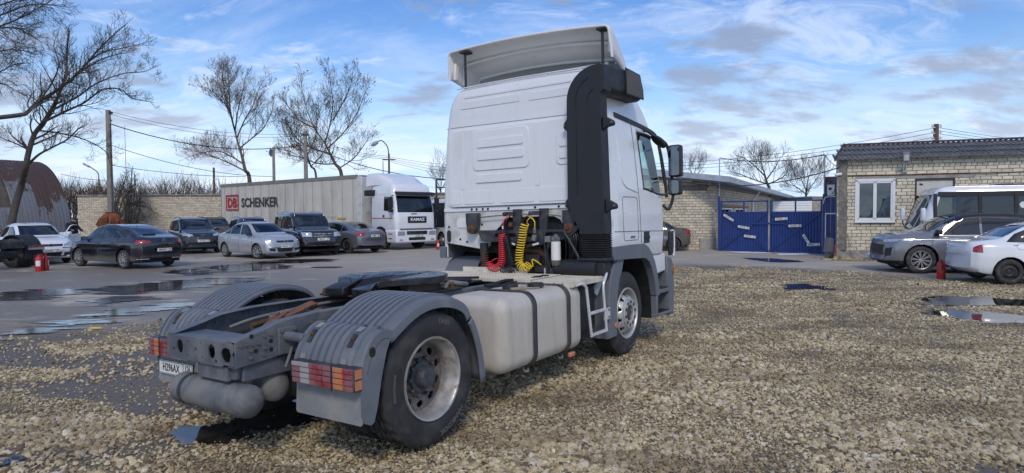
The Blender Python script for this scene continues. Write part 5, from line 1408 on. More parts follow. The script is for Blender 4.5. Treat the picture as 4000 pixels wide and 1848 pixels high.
def car(name, label, pos, fwd, sp, pnt, plate_f=None, plate_r=None, group=None, glass=G_car, steer=0):
    """sp: body numbers; pos: ground point under the middle of the wheelbase; fwd: heading in plan"""
    T = empty(name, (pos[0], pos[1], 0), math.atan2(fwd[1], fwd[0]), label, 'car', group)
    a, b, W, wb, r = sp['a'], -sp['b'], sp['W'], sp['wb'], sp['r']
    top = smooth_curve(*zip(*sp['top'])); belt = smooth_curve(*zip(*sp['belt'])); bot = smooth_curve(*zip(*sp['bot']))
    xs = sorted(set([lerp(b, a, i / 58) for i in range(59)] + [b + q for q in (.01, .03, .06, .1, .15)] + [a - q for q in (.01, .03, .06, .1, .15)]))
    wr = sp.get('roof', .70); secs = []
    mid, half = (a + b) / 2, (a - b) / 2
    for x in xs:
        u = abs(x - mid) / half
        w = W * (1 - .10 * u ** 5 - .10 * max(0, (u - .93) / .07) ** 2)
        zt, z0 = top(x), bot(x); zb = min(belt(x), zt - .012); gh = zt - zb
        k = sstep(.05, .40, gh); yr = lerp(w * .70, W * wr, k)
        hb = zb - z0
        sec = [(0, z0), (w * .80, z0), (w * .93, z0 + .02), (w * .975, z0 + .10 * hb + .02), (w * .992, z0 + .28 * hb), (w, z0 + .48 * hb), (w * .996, z0 + .66 * hb), (w * .985, z0 + .80 * hb), (w * .972, z0 + .90 * hb), (w * .945, z0 + .97 * hb), (w * .915, zb)]
        ys = w * .905
        for t in (.12, .3, .5, .7, .84): sec.append((lerp(ys, yr, t ** 1.15), zb + gh * lerp(t * .95, 1 - (1 - t) ** 1.6, .35 if k > .5 else .8)))
        sec += [(yr * .93, zb + gh * .955), (yr * .82, zb + gh * .982), (yr * .55, zb + gh * .996), (0, zt)]
        e = sstep(a - .75, a, x) - sstep(b + .55, b, x)
        full = []
        for y, z in sec: full.append((x - e * sp.get('bow', .16) * (abs(y) / W) ** 2.4, y, z))
        loop = full + [(q[0], -q[1], q[2]) for q in reversed(full[1:-1])]
        secs.append(loop)
    mb = MB(); mb.loft(secs)
    me = mb.mesh('body', pnt); bm = bmesh.new(); bm.from_mesh(me); bm.normal_update()
    bvh = BVHTree.FromBMesh(bm)
    def sy(x, z, s=1):
        h = bvh.ray_cast(Vector((x, 3 * s, z)), Vector((0, -s, 0))); return h[0].y if h[0] else s * W
    def fx(y, z, s=1):
        h = bvh.ray_cast(Vector((4 * s, y, z)), Vector((-s, 0, 0))); return h[0].x if h[0] else (a if s > 0 else b)
    # wheel openings
    for xc in (wb / 2, -wb / 2):
        fs = cut_patch(bm, circ(xc, r + .005, r + .055, 18), (0, 2), lambda f: abs(f.calc_center_median().y) > .45 * W)
        bmesh.ops.delete(bm, geom=fs, context='FACES')
    parts = []
    side = lambda f: abs(f.normal.y) > .35 and f.calc_center_median().z > .5
    for p in sp['side']:
        fs = cut_patch(bm, p, (0, 2), side)
        for s in (1, -1):
            g = [f for f in fs if f.is_valid and f.calc_center_median().y * s > 0]
            if g: parts.append(take(bm, g, 'side_window', glass, T, offset=-.006))
    for nm, p, gl in (('windscreen', sp['ws'], G_car if glass is not G_clear else G_clear), ('rear_window', sp['rw'], glass)):
        sg = 1 if nm == 'windscreen' else -1
        fs = cut_patch(bm, p, (1, 2), lambda f, sg=sg: f.normal.x * sg > .12 and abs(f.normal.y) < .75 and f.calc_center_median().z > sp['wsz'])
        if fs: take(bm, fs, nm, gl, T, offset=-.004)
    def front(nm, polys, m, sg=1, par=T, zmin=.0):
        for p in polys:
            fs = cut_patch(bm, p, (1, 2), lambda f: f.normal.x * sg > .05 and f.calc_center_median().x * sg > (a - .75 if sg > 0 else -b - .34))
            if fs: take(bm, fs, nm, m, par, offset=.004)
    mir = lambda P: [P, [(-y, z) for y, z in P]]
    if plate_f is not None or sp.get('show') == 'front':
        front('headlamp', mir(sp['hl']), M_lampc)
        for g in sp['grille']: front('grille', [g], M_black)
        for g in sp.get('fog', []): front('fog_recess', mir(g), M_black)
    if plate_r is not None or sp.get('show') == 'rear':
        front('tail_lamp', mir(sp['tl']), M_lampr, -1)
        for g in sp.get('rgrille', []): front('bumper_insert', [g], M_black, -1)
    if sp.get('clad'):
        p = [(b - .2, 0), (a + .2, 0), (a + .2, sp['clad']), (b - .2, sp['clad'])]
        fs = cut_patch(bm, p, (0, 2), lambda f: f.normal.z > -.9)
        take(bm, fs, 'cladding', M_clad, T, offset=.002)
    if sp.get('roofz'): take(bm, [f for f in bm.faces if f.calc_center_median().z > sp['roofz']], 'roof_panel', M_roofb, T, offset=.001)
    bm.normal_update(); bm.to_mesh(me); bm.free(); shade(me, 38); obj('body', me, T)
    # wheels and liners
    ty, rm, bk = wheel_mesh(r, *sp['wheel'])
    for i, (xc, s) in enumerate(((wb / 2, 1), (wb / 2, -1), (-wb / 2, 1), (-wb / 2, -1))):
        w = empty('wheel'); w.parent = T; w.location = (xc, s * (W - .125), r); w.rotation_euler = (0, random.uniform(0, 6), (PI if s > 0 else 0) + (steer if xc > 0 else 0))
        obj('tyre', ty, w); obj('rim', rm, w); obj('brake', bk, w)
        ln = MB(); ln.lathe([(0, r + .056), (s * .5, r + .056)], 28, (xc, s * (W - .52), r + .005)); ln.v = [v if v[2] > r * .6 else (v[0], v[1], r * .6) for v in ln.v]
        ln.lathe([(0, .0001), (0, r + .056)], 28, (xc, s * (W - .5), r + .005)); ln.v = [v if v[2] > .2 else (v[0], v[1], .2) for v in ln.v]; ln.build('wheel_liner', M_under, T)
    fl = MB(); fl.bx(b + .25, a - .3, -W * .8, W * .8, .20, .30); fl.bx(-.75, .9, -W * .78, W * .78, .3, .62); fl.build('floor', M_under, T)
    if glass is not G_dark:
        for s in (1, -1):
            st = MB(); st.bx(.0, .16, s * .16, s * .62, .5, 1.12); st.bx(-.95, -.78, s * .1, s * .62, .5, 1.08); st.bx(.02, .12, s * .28, s * .5, 1.12, 1.30); st.build('seat', M_under, T, bevel=.03)
    # door gaps, handles, mirrors
    for x, z0_, z1_, ln_ in sp['seams']:
        for s in (1, -1):
            n = 9; pts = []
            for i in range(n):
                z = lerp(z0_, z1_, i / (n - 1)); xx = x + ln_ * (i / (n - 1)) ** 2; pts.append((xx, sy(xx, z, s) + s * .0005, z))
            q = MB(); q.tube(pts, .005, 5); q.build('door_gap', M_under, T)
    for x, z in sp['handles']:
        for s in (1, -1):
            q = MB(); y = sy(x, z, s); q.bx(x - .09, x + .09, y - s * .01, y + s * .022, z - .014, z + .014); q.build('door_handle', sp.get('hmat') or pnt, T, bevel=.008)
    mx, mz = sp['mirror']
    for s in (1, -1):
        y = sy(mx, mz - .05, s); q = MB(); q.bx(mx - .06, mx + .07, y + s * .02, y + s * .21, mz - .065, mz + .065); o = q.build('door_mirror', sp.get('mmat') or pnt, T, bevel=.03, seg=3)
        q = MB(); q.bar((mx + .02, y - s * .02, mz - .05), (mx + .02, y + s * .06, mz - .04), .05, .03); q.build('mirror_stalk', M_black, o)
        q = MB(); q.bx(mx - .066, mx - .059, y + s * .04, y + s * .195, mz - .05, mz + .05); q.build('mirror_glass', M_mirror, o)
    if sp.get('rails'):
        for s in (1, -1):
            yy = s * W * wr * .86; q = MB(); q.tube(catmull([(.55, yy, top(.55) - .02), (.4, yy, top(.4) + .035), (-.6, yy, top(-.6) + .04), (-1.2, yy, top(-1.2) + .035), (-1.4, yy, top(-1.4) - .02)], 5), .016, 8); q.build('roof_rail', sp['rails'], T, smooth=60)
    if sp.get('antenna'):
        x = sp['antenna']; q = MB(); q.tube([(x, 0, top(x) - .01), (x - .12, 0, top(x) + .14)], .006, 5); q.build('antenna', M_black, T)
    if plate_f: reg_plate('number_plate', plate_f[0], plate_f[1], T, frame4((fx(0, sp['pfz']) + .02, 0, sp['pfz']), (0, 1, 0), (0, 0, 1)))
    if plate_r: reg_plate('number_plate', plate_r[0], plate_r[1], T, frame4((fx(0, sp['prz'], -1) - .02, 0, sp['prz']), (0, -1, 0), (0, 0, 1)))
    return T, fx, sy
def chrome_bar(T, fx, y0, y1, z, h, m=M_chrome, sg=1, off=.012, name='trim_bar'):
    mb = MB(); n = 8; secs = []
    for i in range(n + 1):
        y = lerp(y0, y1, i / n); x = fx(y, z, sg) + sg * off; secs.append([(x, y, z - h / 2), (x, y, z + h / 2), (x - sg * .03, y, z + h / 2), (x - sg * .03, y, z - h / 2)])
    mb.loft(secs); return mb.build(name, m, T)
def badge_ring(T, fx, z, r, sg=1, m=M_chrome, ry=None):
    x = fx(0, z, sg) + sg * .012; mb = MB(); mb.tube([(x, r * math.cos(t), z + (ry or r) * math.sin(t)) for t in [2 * PI * i / 20 for i in range(20)]], r * .16, 6, closed=True); return mb.build('emblem', m, T)
SEDAN = dict(a=2.06, b=2.12, W=.85, wb=2.476, r=.30, roof=.70, bow=.20, wsz=.9,
    top=[(-2.12, .70), (-2.10, .90), (-2.04, .985), (-1.75, 1.035), (-1.45, 1.07), (-1.2, 1.19), (-.85, 1.37), (-.5, 1.46), (-.1, 1.495), (.15, 1.485), (.4, 1.42), (.75, 1.23), (1.05, 1.05), (1.12, 1.02), (1.5, .965), (1.8, .885), (1.97, .78), (2.03, .66), (2.06, .50)],
    belt=[(-2.12, .86), (-1.9, .95), (-1.2, .965), (0, .93), (.9, .90), (1.4, .87), (1.9, .74), (2.06, .45)], bot=[(-2.12, .36), (-1.9, .25), (-1.3, .20), (1.3, .19), (1.9, .20), (2.06, .26)],
    side=[[(-1.30, 1.005), (-.86, .99), (-.86, 1.30), (-1.08, 1.20)], [(-.82, .99), (-.10, .975), (-.10, 1.39), (-.55, 1.37), (-.82, 1.30)], [(-.04, .97), (.84, .955), (.55, 1.21), (.30, 1.37), (-.04, 1.39)]],
    ws=[(-.64, 1.06), (.64, 1.06), (.54, 1.42), (-.54, 1.42)], rw=[(-.60, 1.12), (.60, 1.12), (.50, 1.40), (-.50, 1.40)],
    hl=[(.40, .66), (.79, .70), (.80, .80), (.70, .84), (.44, .73)], grille=[[(-.36, .66), (.36, .66), (.40, .74), (-.40, .74)], [(-.30, .28), (.30, .28), (.36, .44), (-.36, .44)]], fog=[[(.42, .30), (.66, .34), (.70, .45), (.42, .42)]],
    tl=[(.56, .78), (.80, .76), (.82, .95), (.60, .97)], wheel=(10, 'plain', None), seams=[(-.08, .30, .97, 0), (.95, .36, .95, -.04), (-.92, .62, 1.0, 0)], handles=[(-.75, .85), (.08, .84)], mirror=(.78, 1.0), pfz=.50, prz=.70)
SUV = dict(a=2.1, b=2.0, W=.88, wb=2.52, r=.335, roof=.74, bow=.16, wsz=1.0,
    top=[(-2.0, .75), (-1.98, 1.0), (-1.93, 1.12), (-1.78, 1.35), (-1.6, 1.53), (-1.3, 1.62), (-.7, 1.665), (-.1, 1.66), (.2, 1.62), (.55, 1.46), (.95, 1.20), (1.15, 1.09), (1.5, 1.04), (1.85, .97), (2.02, .86), (2.08, .70), (2.1, .55)],
    belt=[(-2.0, 1.0), (-1.5, 1.06), (0, 1.02), (1.0, .99), (1.6, .95), (2.0, .80), (2.1, .5)], bot=[(-2.0, .40), (-1.8, .30), (-1.2, .25), (1.2, .25), (1.9, .26), (2.1, .34)],
    side=[[(-1.55, 1.12), (-.95, 1.08), (-.95, 1.45), (-1.35, 1.42)], [(-.90, 1.08), (-.10, 1.06), (-.10, 1.55), (-.90, 1.50)], [(-.04, 1.06), (.93, 1.04), (.55, 1.35), (.32, 1.52), (-.04, 1.55)]],
    ws=[(-.68, 1.14), (.68, 1.14), (.58, 1.56), (-.58, 1.56)], rw=[(-.62, 1.16), (.62, 1.16), (.54, 1.50), (-.54, 1.50)],
    hl=[(.42, .82), (.80, .84), (.82, .93), (.72, .97), (.44, .90)], grille=[[(-.42, .55), (.42, .55), (.46, .80), (-.46, .80)], [(-.5, .38), (.5, .38), (.5, .46), (-.5, .46)]], fog=[[(.55, .52), (.74, .55), (.76, .68), (.56, .66)]],
    tl=[(.60, .90), (.82, .88), (.84, 1.10), (.66, 1.12)], wheel=(7, 'plain', None), seams=[(-.08, .42, 1.05, 0), (1.0, .45, 1.03, -.05), (-.95, .72, 1.08, 0)], handles=[(-.78, .95), (.06, .93)], mirror=(.82, 1.12), pfz=.60, prz=.8)
BOXY = dict(SUV, a=2.4, b=2.45, W=.94, wb=2.78, r=.39, roof=.80, wsz=1.1,
    top=[(-2.45, .80), (-2.43, 1.15), (-2.38, 1.40), (-2.28, 1.68), (-2.15, 1.80), (-1.8, 1.86), (-.8, 1.885), (.1, 1.875), (.42, 1.80), (.8, 1.52), (1.08, 1.28), (1.22, 1.20), (1.7, 1.16), (2.15, 1.10), (2.3, 1.02), (2.37, .85), (2.4, .6)],
    belt=[(-2.45, 1.1), (-1.5, 1.16), (0, 1.14), (1.2, 1.12), (1.9, 1.05), (2.25, .92), (2.4, .55)], bot=[(-2.45, .5), (-2.0, .38), (-1.2, .34), (1.3, .34), (2.1, .38), (2.4, .45)],
    side=[[(-2.1, 1.24), (-1.25, 1.20), (-1.25, 1.68), (-2.0, 1.66)], [(-1.18, 1.20), (-.25, 1.19), (-.25, 1.70), (-1.18, 1.70)], [(-.17, 1.19), (.98, 1.18), (.70, 1.50), (.48, 1.68), (-.17, 1.71)]],
    ws=[(-.72, 1.27), (.72, 1.27), (.66, 1.76), (-.66, 1.76)], rw=[(-.62, 1.26), (.62, 1.26), (.60, 1.70), (-.60, 1.70)],
    hl=[(.46, .84), (.83, .85), (.83, 1.03), (.48, 1.02)], grille=[[(-.44, .82), (.44, .82), (.46, 1.0), (-.46, 1.0)], [(-.5, .48), (.5, .48), (.5, .62), (-.5, .62)]], fog=[[(.64, .60), (.82, .60), (.82, .72), (.64, .72)]],
    seams=[(-.2, .5, 1.16, 0), (1.08, .55, 1.15, -.05), (-1.25, .85, 1.18, 0)], handles=[(-1.02, 1.02), (-.05, 1.01)], mirror=(.9, 1.26), pfz=.73, prz=.9, wheel=(6, 'plain', None))
M_rim_s = mat('rim_silver', (.50, .51, .52), .35, .6, .1, 12, dirt=.45, dirt_amt=.5, dirt_col=(.2, .18, .15))
M_rim_d = mat('rim_dark', (.08, .085, .09), .4, .5, .1, 12)
M_rim_b = mat('rim_black_steel', (.02, .021, .022), .6, 0, .2, 12)
P_black = paint('black_car_paint', (.008, .010, .016), 0, .68, .08)
P_blackd = paint('dusty_black_paint', (.009, .010, .015), 0, .66, .10, (.26, .52, .55))
P_silver = paint('silver_car_paint', (.42, .44, .465), .35, .68, .12, (.2, .4, .35), .28)
P_white = paint('white_car_paint', (.76, .77, .79), 0, .68, .12, (.2, .38, .35))
P_navy = paint('navy_car_paint', (.018, .025, .10), .2)
P_grey = paint('grey_car_paint', (.16, .17, .195), .45, .6, .2, (.22, .42, .35), .26)
P_suv = paint('pewter_car_paint', (.21, .22, .24), .35, .7, .1, (.25, .45, .3), .25)
P_mudcar = mat('muddy_car_paint', (.05, .048, .045), .6, 0, .3, 5, dirt=.35, dirt_amt=.8, dirt_col=(.13, .12, .10))
def mid(rear, fwd, wb):   # middle of the wheelbase from a rear-axle ground point
    f = Vector(fwd).normalized(); return (rear[0] + f.x * wb / 2, rear[1] + f.y * wb / 2)
def side_pt(p, fwd, d):
    f = Vector(fwd).normalized(); return (p[0] - f.y * d, p[1] + f.x * d)
GRP = 'cars parked in the yard'
# black liftback, tail towards us
f = (-.887, .461); rp = side_pt((-12.92, 21.06), f, -.76)
LB = dict(SEDAN, a=2.18, b=2.28, W=.87, wb=2.60, wheel=(9, 'plain', M_rim_s), r=.315, hmat=None,
    top=[(-2.28, .70), (-2.26, .92), (-2.20, 1.02), (-2.0, 1.07), (-1.8, 1.10), (-1.45, 1.22), (-1.0, 1.37), (-.5, 1.455), (-.05, 1.475), (.25, 1.455), (.5, 1.39), (.85, 1.20), (1.12, 1.05), (1.22, 1.01), (1.6, .95), (1.95, .85), (2.1, .74), (2.15, .62), (2.18, .5)],
    belt=[(-2.28, .88), (-2.0, .98), (-1.2, .98), (0, .945), (1.0, .91), (1.5, .87), (2.0, .74), (2.18, .45)],
    side=[[(-1.42, 1.06), (-.98, 1.01), (-.98, 1.28), (-1.2, 1.20)], [(-.93, 1.01), (-.08, .985), (-.08, 1.375), (-.5, 1.36), (-.93, 1.28)], [(-.02, .985), (.95, .96), (.62, 1.21), (.36, 1.36), (-.02, 1.375)]],
    rw=[(-.58, 1.13), (.58, 1.13), (.50, 1.40), (-.50, 1.40)], tl=[(.46, .86), (.82, .82), (.83, .96), (.47, .94)], seams=[(-.05, .30, .97, 0), (1.02, .36, .95, -.04), (-1.02, .62, 1.0, 0)], prz=.62, antenna=-.75, rgrille=[[(-.60, .30), (.60, .30), (.66, .40), (-.66, .40)]])
c1, fx, sy = car('liftback_car', 'dusty black liftback seen from behind beside the red fire extinguishers', mid(rp, f, 2.6), f, LB, P_blackd, None, ('M065TH', '126'), GRP, G_dark)
badge_ring(c1, fx, .93, .055, -1); chrome_bar(c1, fx, -.78, -.40, .335, .05, M_chrome, -1, .006, 'tailpipe_trim'); chrome_bar(c1, fx, .40, .78, .335, .05, M_chrome, -1, .006, 'tailpipe_trim')
mb = MB(); mb.bar((fx(-.1, 1.135, -1) - .02, -.05, 1.14), (fx(-.1, 1.14, -1) - .02, .38, 1.15), .03, .02); mb.build('rear_wiper', M_black, c1)
# white saloon facing us, left
f = (.80, -.60); wp = (-18.55, 24.4)
GR = dict(SEDAN, wheel=(8, 'twin', M_rim_s))
c2, fx, sy = car('saloon_car', 'white saloon facing us, left of the black liftback', wp, f, dict(SEDAN, wheel=(9, 'plain', M_rim_s), antenna=-.2), P_white, ('H160BX', '126'), None, GRP)
badge_ring(c2, fx, .70, .075, 1, M_chrome, .045); chrome_bar(c2, fx, -.60, -.36, .60, .03); chrome_bar(c2, fx, .36, .60, .60, .03); chrome_bar(c2, fx, -.5, .5, .30, .025)
# silver saloon in the middle of the row
f = (.79, -.61); rp = side_pt((-12.15, 26.9), f, .72)
c3, fx, sy = car('saloon_car', 'silver saloon with black mirrors standing in front of the dark off-roader', mid(rp, f, 2.476), f, dict(GR, mmat=M_black), P_silver, ('P637AK', '126'), None, GRP, G_car, .25)
badge_ring(c3, fx, .70, .075, 1, M_chrome, .045); chrome_bar(c3, fx, -.66, -.34, .575, .03, P_silver); chrome_bar(c3, fx, .34, .66, .575, .03, P_silver)
# black compact SUV
f = (.62, -.785); fm = ((-15.18 - 14.22) / 2, (29.35 + 30.08) / 2)
c4, fx, sy = car('compact_suv', 'glossy black compact SUV with chrome barred grille facing us', (fm[0] - f[0] * 1.26, fm[1] - f[1] * 1.26), f, dict(SUV, wheel=(7, 'plain', M_rim_d), rails=M_black), P_black, ('O571BB', '126'), None, GRP)
for z in (.60, .67, .74): chrome_bar(c4, fx, -.42, .42, z, .025)
chrome_bar(c4, fx, -.50, .50, .42, .07, M_rim_s, name='skid_plate'); badge_ring(c4, fx, .855, .075, 1, M_chrome, .032)
# blue SUV behind it
f = (.62, -.785)
c5, fx, sy = car('blue_suv', 'dark blue SUV half hidden behind the black compact SUV', (-14.6, 35.4), f, dict(SUV, wheel=(7, 'plain', M_rim_d), rails=M_chrome), P_navy, ('K404AA', '126'), None, GRP)
c5b, fx, sy = car('dark_suv', 'dark SUV of which only the railed roof shows behind the black compact SUV', (-17.4, 36.8), f, dict(SUV, wheel=(7, 'plain', M_rim_d), rails=M_black), P_mudcar, None, None, GRP, G_dark)
# big dark off-roader
f = (.58, -.81); fm = ((-9.08 - 8.0) / 2 - .05, (27.26 + 28.03) / 2)
c6, fx, sy = car('offroad_car', 'large black off-road car with boxy body and chrome grille', (fm[0] - f[0] * 1.39, fm[1] - f[1] * 1.39), f, dict(BOXY, wheel=(6, 'plain', M_rim_s), rails=M_chrome, clad=.52), P_black, ('P846EC', '126'), None, GRP)
for z in (.86, .96): chrome_bar(c6, fx, -.42, .42, z, .035)
mb = MB(); x = fx(0, .91) + .03; 
for t in (90, 210, 330): mb.prism([(.035 * math.cos(R(t)) + .045 * math.cos(R(t + q)) * (1 if q % 180 == 0 else .45), .91 + .035 * math.sin(R(t)) + .045 * math.sin(R(t + q)) * (1 if q % 180 == 0 else .45)) for q in (0, 90, 180, 270)], 'X', x - .02, x)
mb.build('emblem', M_chrome, c6)
# grey saloon, tail towards us
f = (-.80, .60); rp = ((-7.48 - 6.56) / 2 + .05, (28.6 + 29.98) / 2)
ME = dict(LB, a=2.3, b=2.36, W=.90, wb=2.84, r=.33, wheel=(5, 'twin', M_rim_d), prz=.80, antenna=None,
    top=[(-2.36, .70), (-2.34, .90), (-2.27, 1.0), (-2.0, 1.06), (-1.75, 1.10), (-1.3, 1.25), (-.9, 1.37), (-.45, 1.435), (-.05, 1.445), (.3, 1.42), (.6, 1.33), (.95, 1.14), (1.22, 1.0), (1.7, .93), (2.05, .82), (2.2, .72), (2.27, .6), (2.3, .5)], tl=[(.50, .80), (.84, .80), (.85, .93), (.52, .95)], rgrille=[[(-.55, .26), (.55, .26), (.60, .36), (-.60, .36)]])
c7, fx, sy = car('saloon_car', 'grey saloon with lit-looking red lamps seen from behind near the white lorry', mid(rp, f, 2.84), f, ME, P_grey, None, ('K338PK', '126'), GRP, G_dark)
badge_ring(c7, fx, .95, .045, -1)
mb = MB(); mb.box((fx(0, .30, -1) - .02, 0, .30), (.03, .05, .09)); mb.build('fog_lamp', M_lampr, c7, bevel=.008)
# right side: pewter SUV facing left
f = (-.975, .222)
SV = dict(SUV, a=2.30, b=2.35, W=.95, wb=2.80, r=.385, roof=.74, bow=.15, clad=.36,
    top=[(-2.35, .8), (-2.32, 1.05), (-2.25, 1.2), (-2.0, 1.40), (-1.7, 1.55), (-1.3, 1.64), (-.7, 1.69), (-.1, 1.685), (.3, 1.64), (.7, 1.48), (1.1, 1.24), (1.33, 1.15), (1.7, 1.12), (2.05, 1.07), (2.21, .99), (2.27, .84), (2.30, .60)],
    belt=[(-2.35, 1.0), (-1.5, 1.07), (0, 1.05), (1.2, 1.02), (1.9, 1.0), (2.2, .84), (2.30, .5)],
    side=[[(-1.75, 1.16), (-1.05, 1.11), (-1.05, 1.50), (-1.5, 1.46)], [(-1.0, 1.11), (-.12, 1.10), (-.12, 1.57), (-1.0, 1.52)], [(-.06, 1.10), (1.08, 1.075), (.72, 1.36), (.42, 1.54), (-.06, 1.575)]],
    ws=[(-.74, 1.18), (.74, 1.18), (.62, 1.60), (-.62, 1.60)], hl=[(.40, .86), (.84, .90), (.88, .97), (.60, .96), (.42, .92)], grille=[[(-.5, .50), (.5, .50), (.55, .80), (-.55, .80)]], fog=[[(.62, .46), (.82, .50), (.84, .74), (.64, .70)]],
    seams=[(-.09, .42, 1.08, 0), (1.16, .45, 1.06, -.06), (-1.02, .78, 1.1, 0)], handles=[(-.72, .97), (.22, .955)], mirror=(.98, 1.17), wheel=(10, 'twin', M_rim_s), show='front', hmat=M_chrome, mmat=M_black, roofz=1.40)
fw = Vector((11.48, 17.75)); ff_ = Vector(f).normalized(); ps = fw - ff_ * 1.40 + Vector((-ff_.y, ff_.x)) * (-.83)
c8, fx, sy = car('pewter_suv', 'large pewter grey SUV facing left in front of the brick building', ps, f, SV, P_suv, None, None, GRP, G_car)
for s in (1, -1):
    q = MB(); y = sy(1.25, .93, s); q.bar((1.08, sy(1.08, .93, s) + s * .006, .945), (1.62, sy(1.62, .925, s) + s * .006, .935), .01, .022); q.build('wing_trim', M_chrome, c8)
# white saloon at the right edge, tail left
f = (.975, -.22); ff_ = Vector(f).normalized(); rw_ = Vector((11.80, 15.0)); ps = rw_ + ff_ * 1.238 + Vector((-ff_.y, ff_.x)) * .73
c9, fx, sy = car('saloon_car', 'white saloon with black steel wheels at the right edge of the yard', ps, f, dict(SEDAN, wheel=(8, 'steel', M_rim_b), show='rear', tl=[(.70, .76), (.86, .74), (.86, .96), (.74, .94), (.69, .88)]), P_white, None, None, GRP, G_dark)
mb = MB(); mb.prism([(-.62, 1.04), (.62, 1.04), (.60, 1.065), (-.60, 1.065)], 'X', -2.13, -1.98); mb.build('boot_spoiler', P_white, c9, bevel=.01)
for x, z in ((-.55, .86), (-1.12, .93)):
    q = MB(); y = sy(x, z, -1); q.bx(x - .05, x + .05, y - .004, y + .004, z - .008, z + .008); q.build('tape_mark', mat('green_tape', (.02, .22, .14), .5), c9)
q = MB(); q.tube([(-1.0 + .11 * math.cos(t), sy(-1.0 + .11 * math.cos(t), .90 + .075 * math.sin(t), -1) - .001, .90 + .075 * math.sin(t)) for t in [2 * PI * i / 20 for i in range(20)]], .003, 5, closed=True); q.build('fuel_flap', M_under, c9)
# dark muddy car beyond the cab
c10, fx, sy = car('muddy_saloon', 'mud-brown dark saloon parked against the brick wall beyond the cab', (6.3, 30.0), (-.97, .10), dict(SEDAN, wheel=(8, 'steel', M_rim_d), show='rear'), P_mudcar, None, None, GRP, G_dark)
# white car behind the white saloon, its door open
f = (.86, -.51)
c11, fx, sy = car('hatchback_car', 'white car with open door behind the white saloon, person beside it', (-21.0, 27.6), f, dict(SEDAN, wheel=(8, 'steel', M_rim_b)), P_white, None, None, GRP)
dr = empty('open_door'); dr.parent = c11; dr.location = (.93, .86, 0); dr.rotation_euler = (0, 0, R(-62))
mb = MB(); mb.prism([(-.98, .32), (0, .32), (.02, .95), (-.98, .98)], 'Y', -.03, .03); mb.build('door_skin', P_white, dr, bevel=.02)
mb = MB(); mb.tube(catmull([(-.02, 0, .95), (-.25, -.03, 1.15), (-.5, -.07, 1.34), (-.8, -.09, 1.38), (-.96, -.08, 1.3), (-.98, -.03, .98)], 4), .025, 6); mb.build('window_frame', P_white, dr, smooth=60)
mb = MB(); mb.bx(-.22, -.06, .04, .22, .96, 1.09); mb.build('door_mirror', P_white, dr, bevel=.03)
# ------------------------------------------------------------ brick walls, buildings, gate
def brick_mat(name, col, var):
    m, nt, b = _mk(name)
    oi = N(nt, 'ShaderNodeObjectInfo'); geo = N(nt, 'ShaderNodeNewGeometry')
    rr = nmath(nt, 'FRACT', nmath(nt, 'ADD', oi.outputs['Random'], geo.outputs['Random Per Island']))
    w = wcoords(nt); n1 = nnoise(nt, w, 9, 6, .65); n2 = nnoise(nt, w, .9, 5, .6)
    c = nmix(nt, rr, tuple(x * (1 - var) for x in col), tuple(min(1, x * (1 + var)) for x in col))
    c = nmix(nt, nramp(nt, n1, .48, .8, 0, .5), c, tuple(x * .62 for x in col)); c = nmix(nt, nramp(nt, n2, .52, .75, 0, .35), c, (.28, .25, .2))
    setin(nt, b.inputs['Base Color'], c); b.inputs['Roughness'].default_value = .9
    nbump(nt, b, n1, .3, .01); return m
M_brick = brick_mat('pale_brick', (.68, .615, .475), .16)
M_brick2 = brick_mat('pale_brick_weathered', (.58, .515, .395), .2)
M_mortar = mat('mortar', (.235, .215, .18), .95, 0, .25, 7, bump=.4, bscale=40, dirt=.45, dirt_amt=.5, dirt_col=(.12, .11, .095))
M_conc = mat('concrete', (.33, .315, .285), .9, 0, .15, 4, bump=.3, bscale=40, dirt=.45, dirt_amt=.5, dirt_col=(.17, .16, .14))
M_bluep = mat('blue_gate_paint', (.013, .038, .175), .42, 0, .12, 3, bump=.1, bscale=60, dirt=.55, dirt_amt=.4, dirt_col=(.05, .06, .13))
M_galv = mat('galvanised_sheet', (.34, .39, .46), .5, .1, .12, 3, dirt=.5, dirt_amt=.4, dirt_col=(.2, .19, .18))
M_pvc = mat('white_pvc', (.74, .75, .76), .35, 0, .03)
def brick_proto(L, H, seed, mat_):
    rnd = random.Random(seed); D = .05; c = .012; j = lambda: rnd.uniform(-.006, .006)
    def ring(y, k): return [(-L / 2 + k + j(), y, -H / 2 + k + j()), (L / 2 - k + j(), y, -H / 2 + k + j()), (L / 2 - k + j(), y, H / 2 - k + j()), (-L / 2 + k + j(), y, H / 2 - k + j())]
    mb = MB(); mb.v = ring(D, 0) + ring(.010, 0) + ring(-.004, c)
    mb.f = [(i, (i + 1) % 4, 4 + (i + 1) % 4, 4 + i) for i in range(4)] + [(4 + i, 4 + (i + 1) % 4, 8 + (i + 1) % 4, 8 + i) for i in range(4)] + [(8, 9, 10, 11)]
    return mb.mesh('brick', mat_)
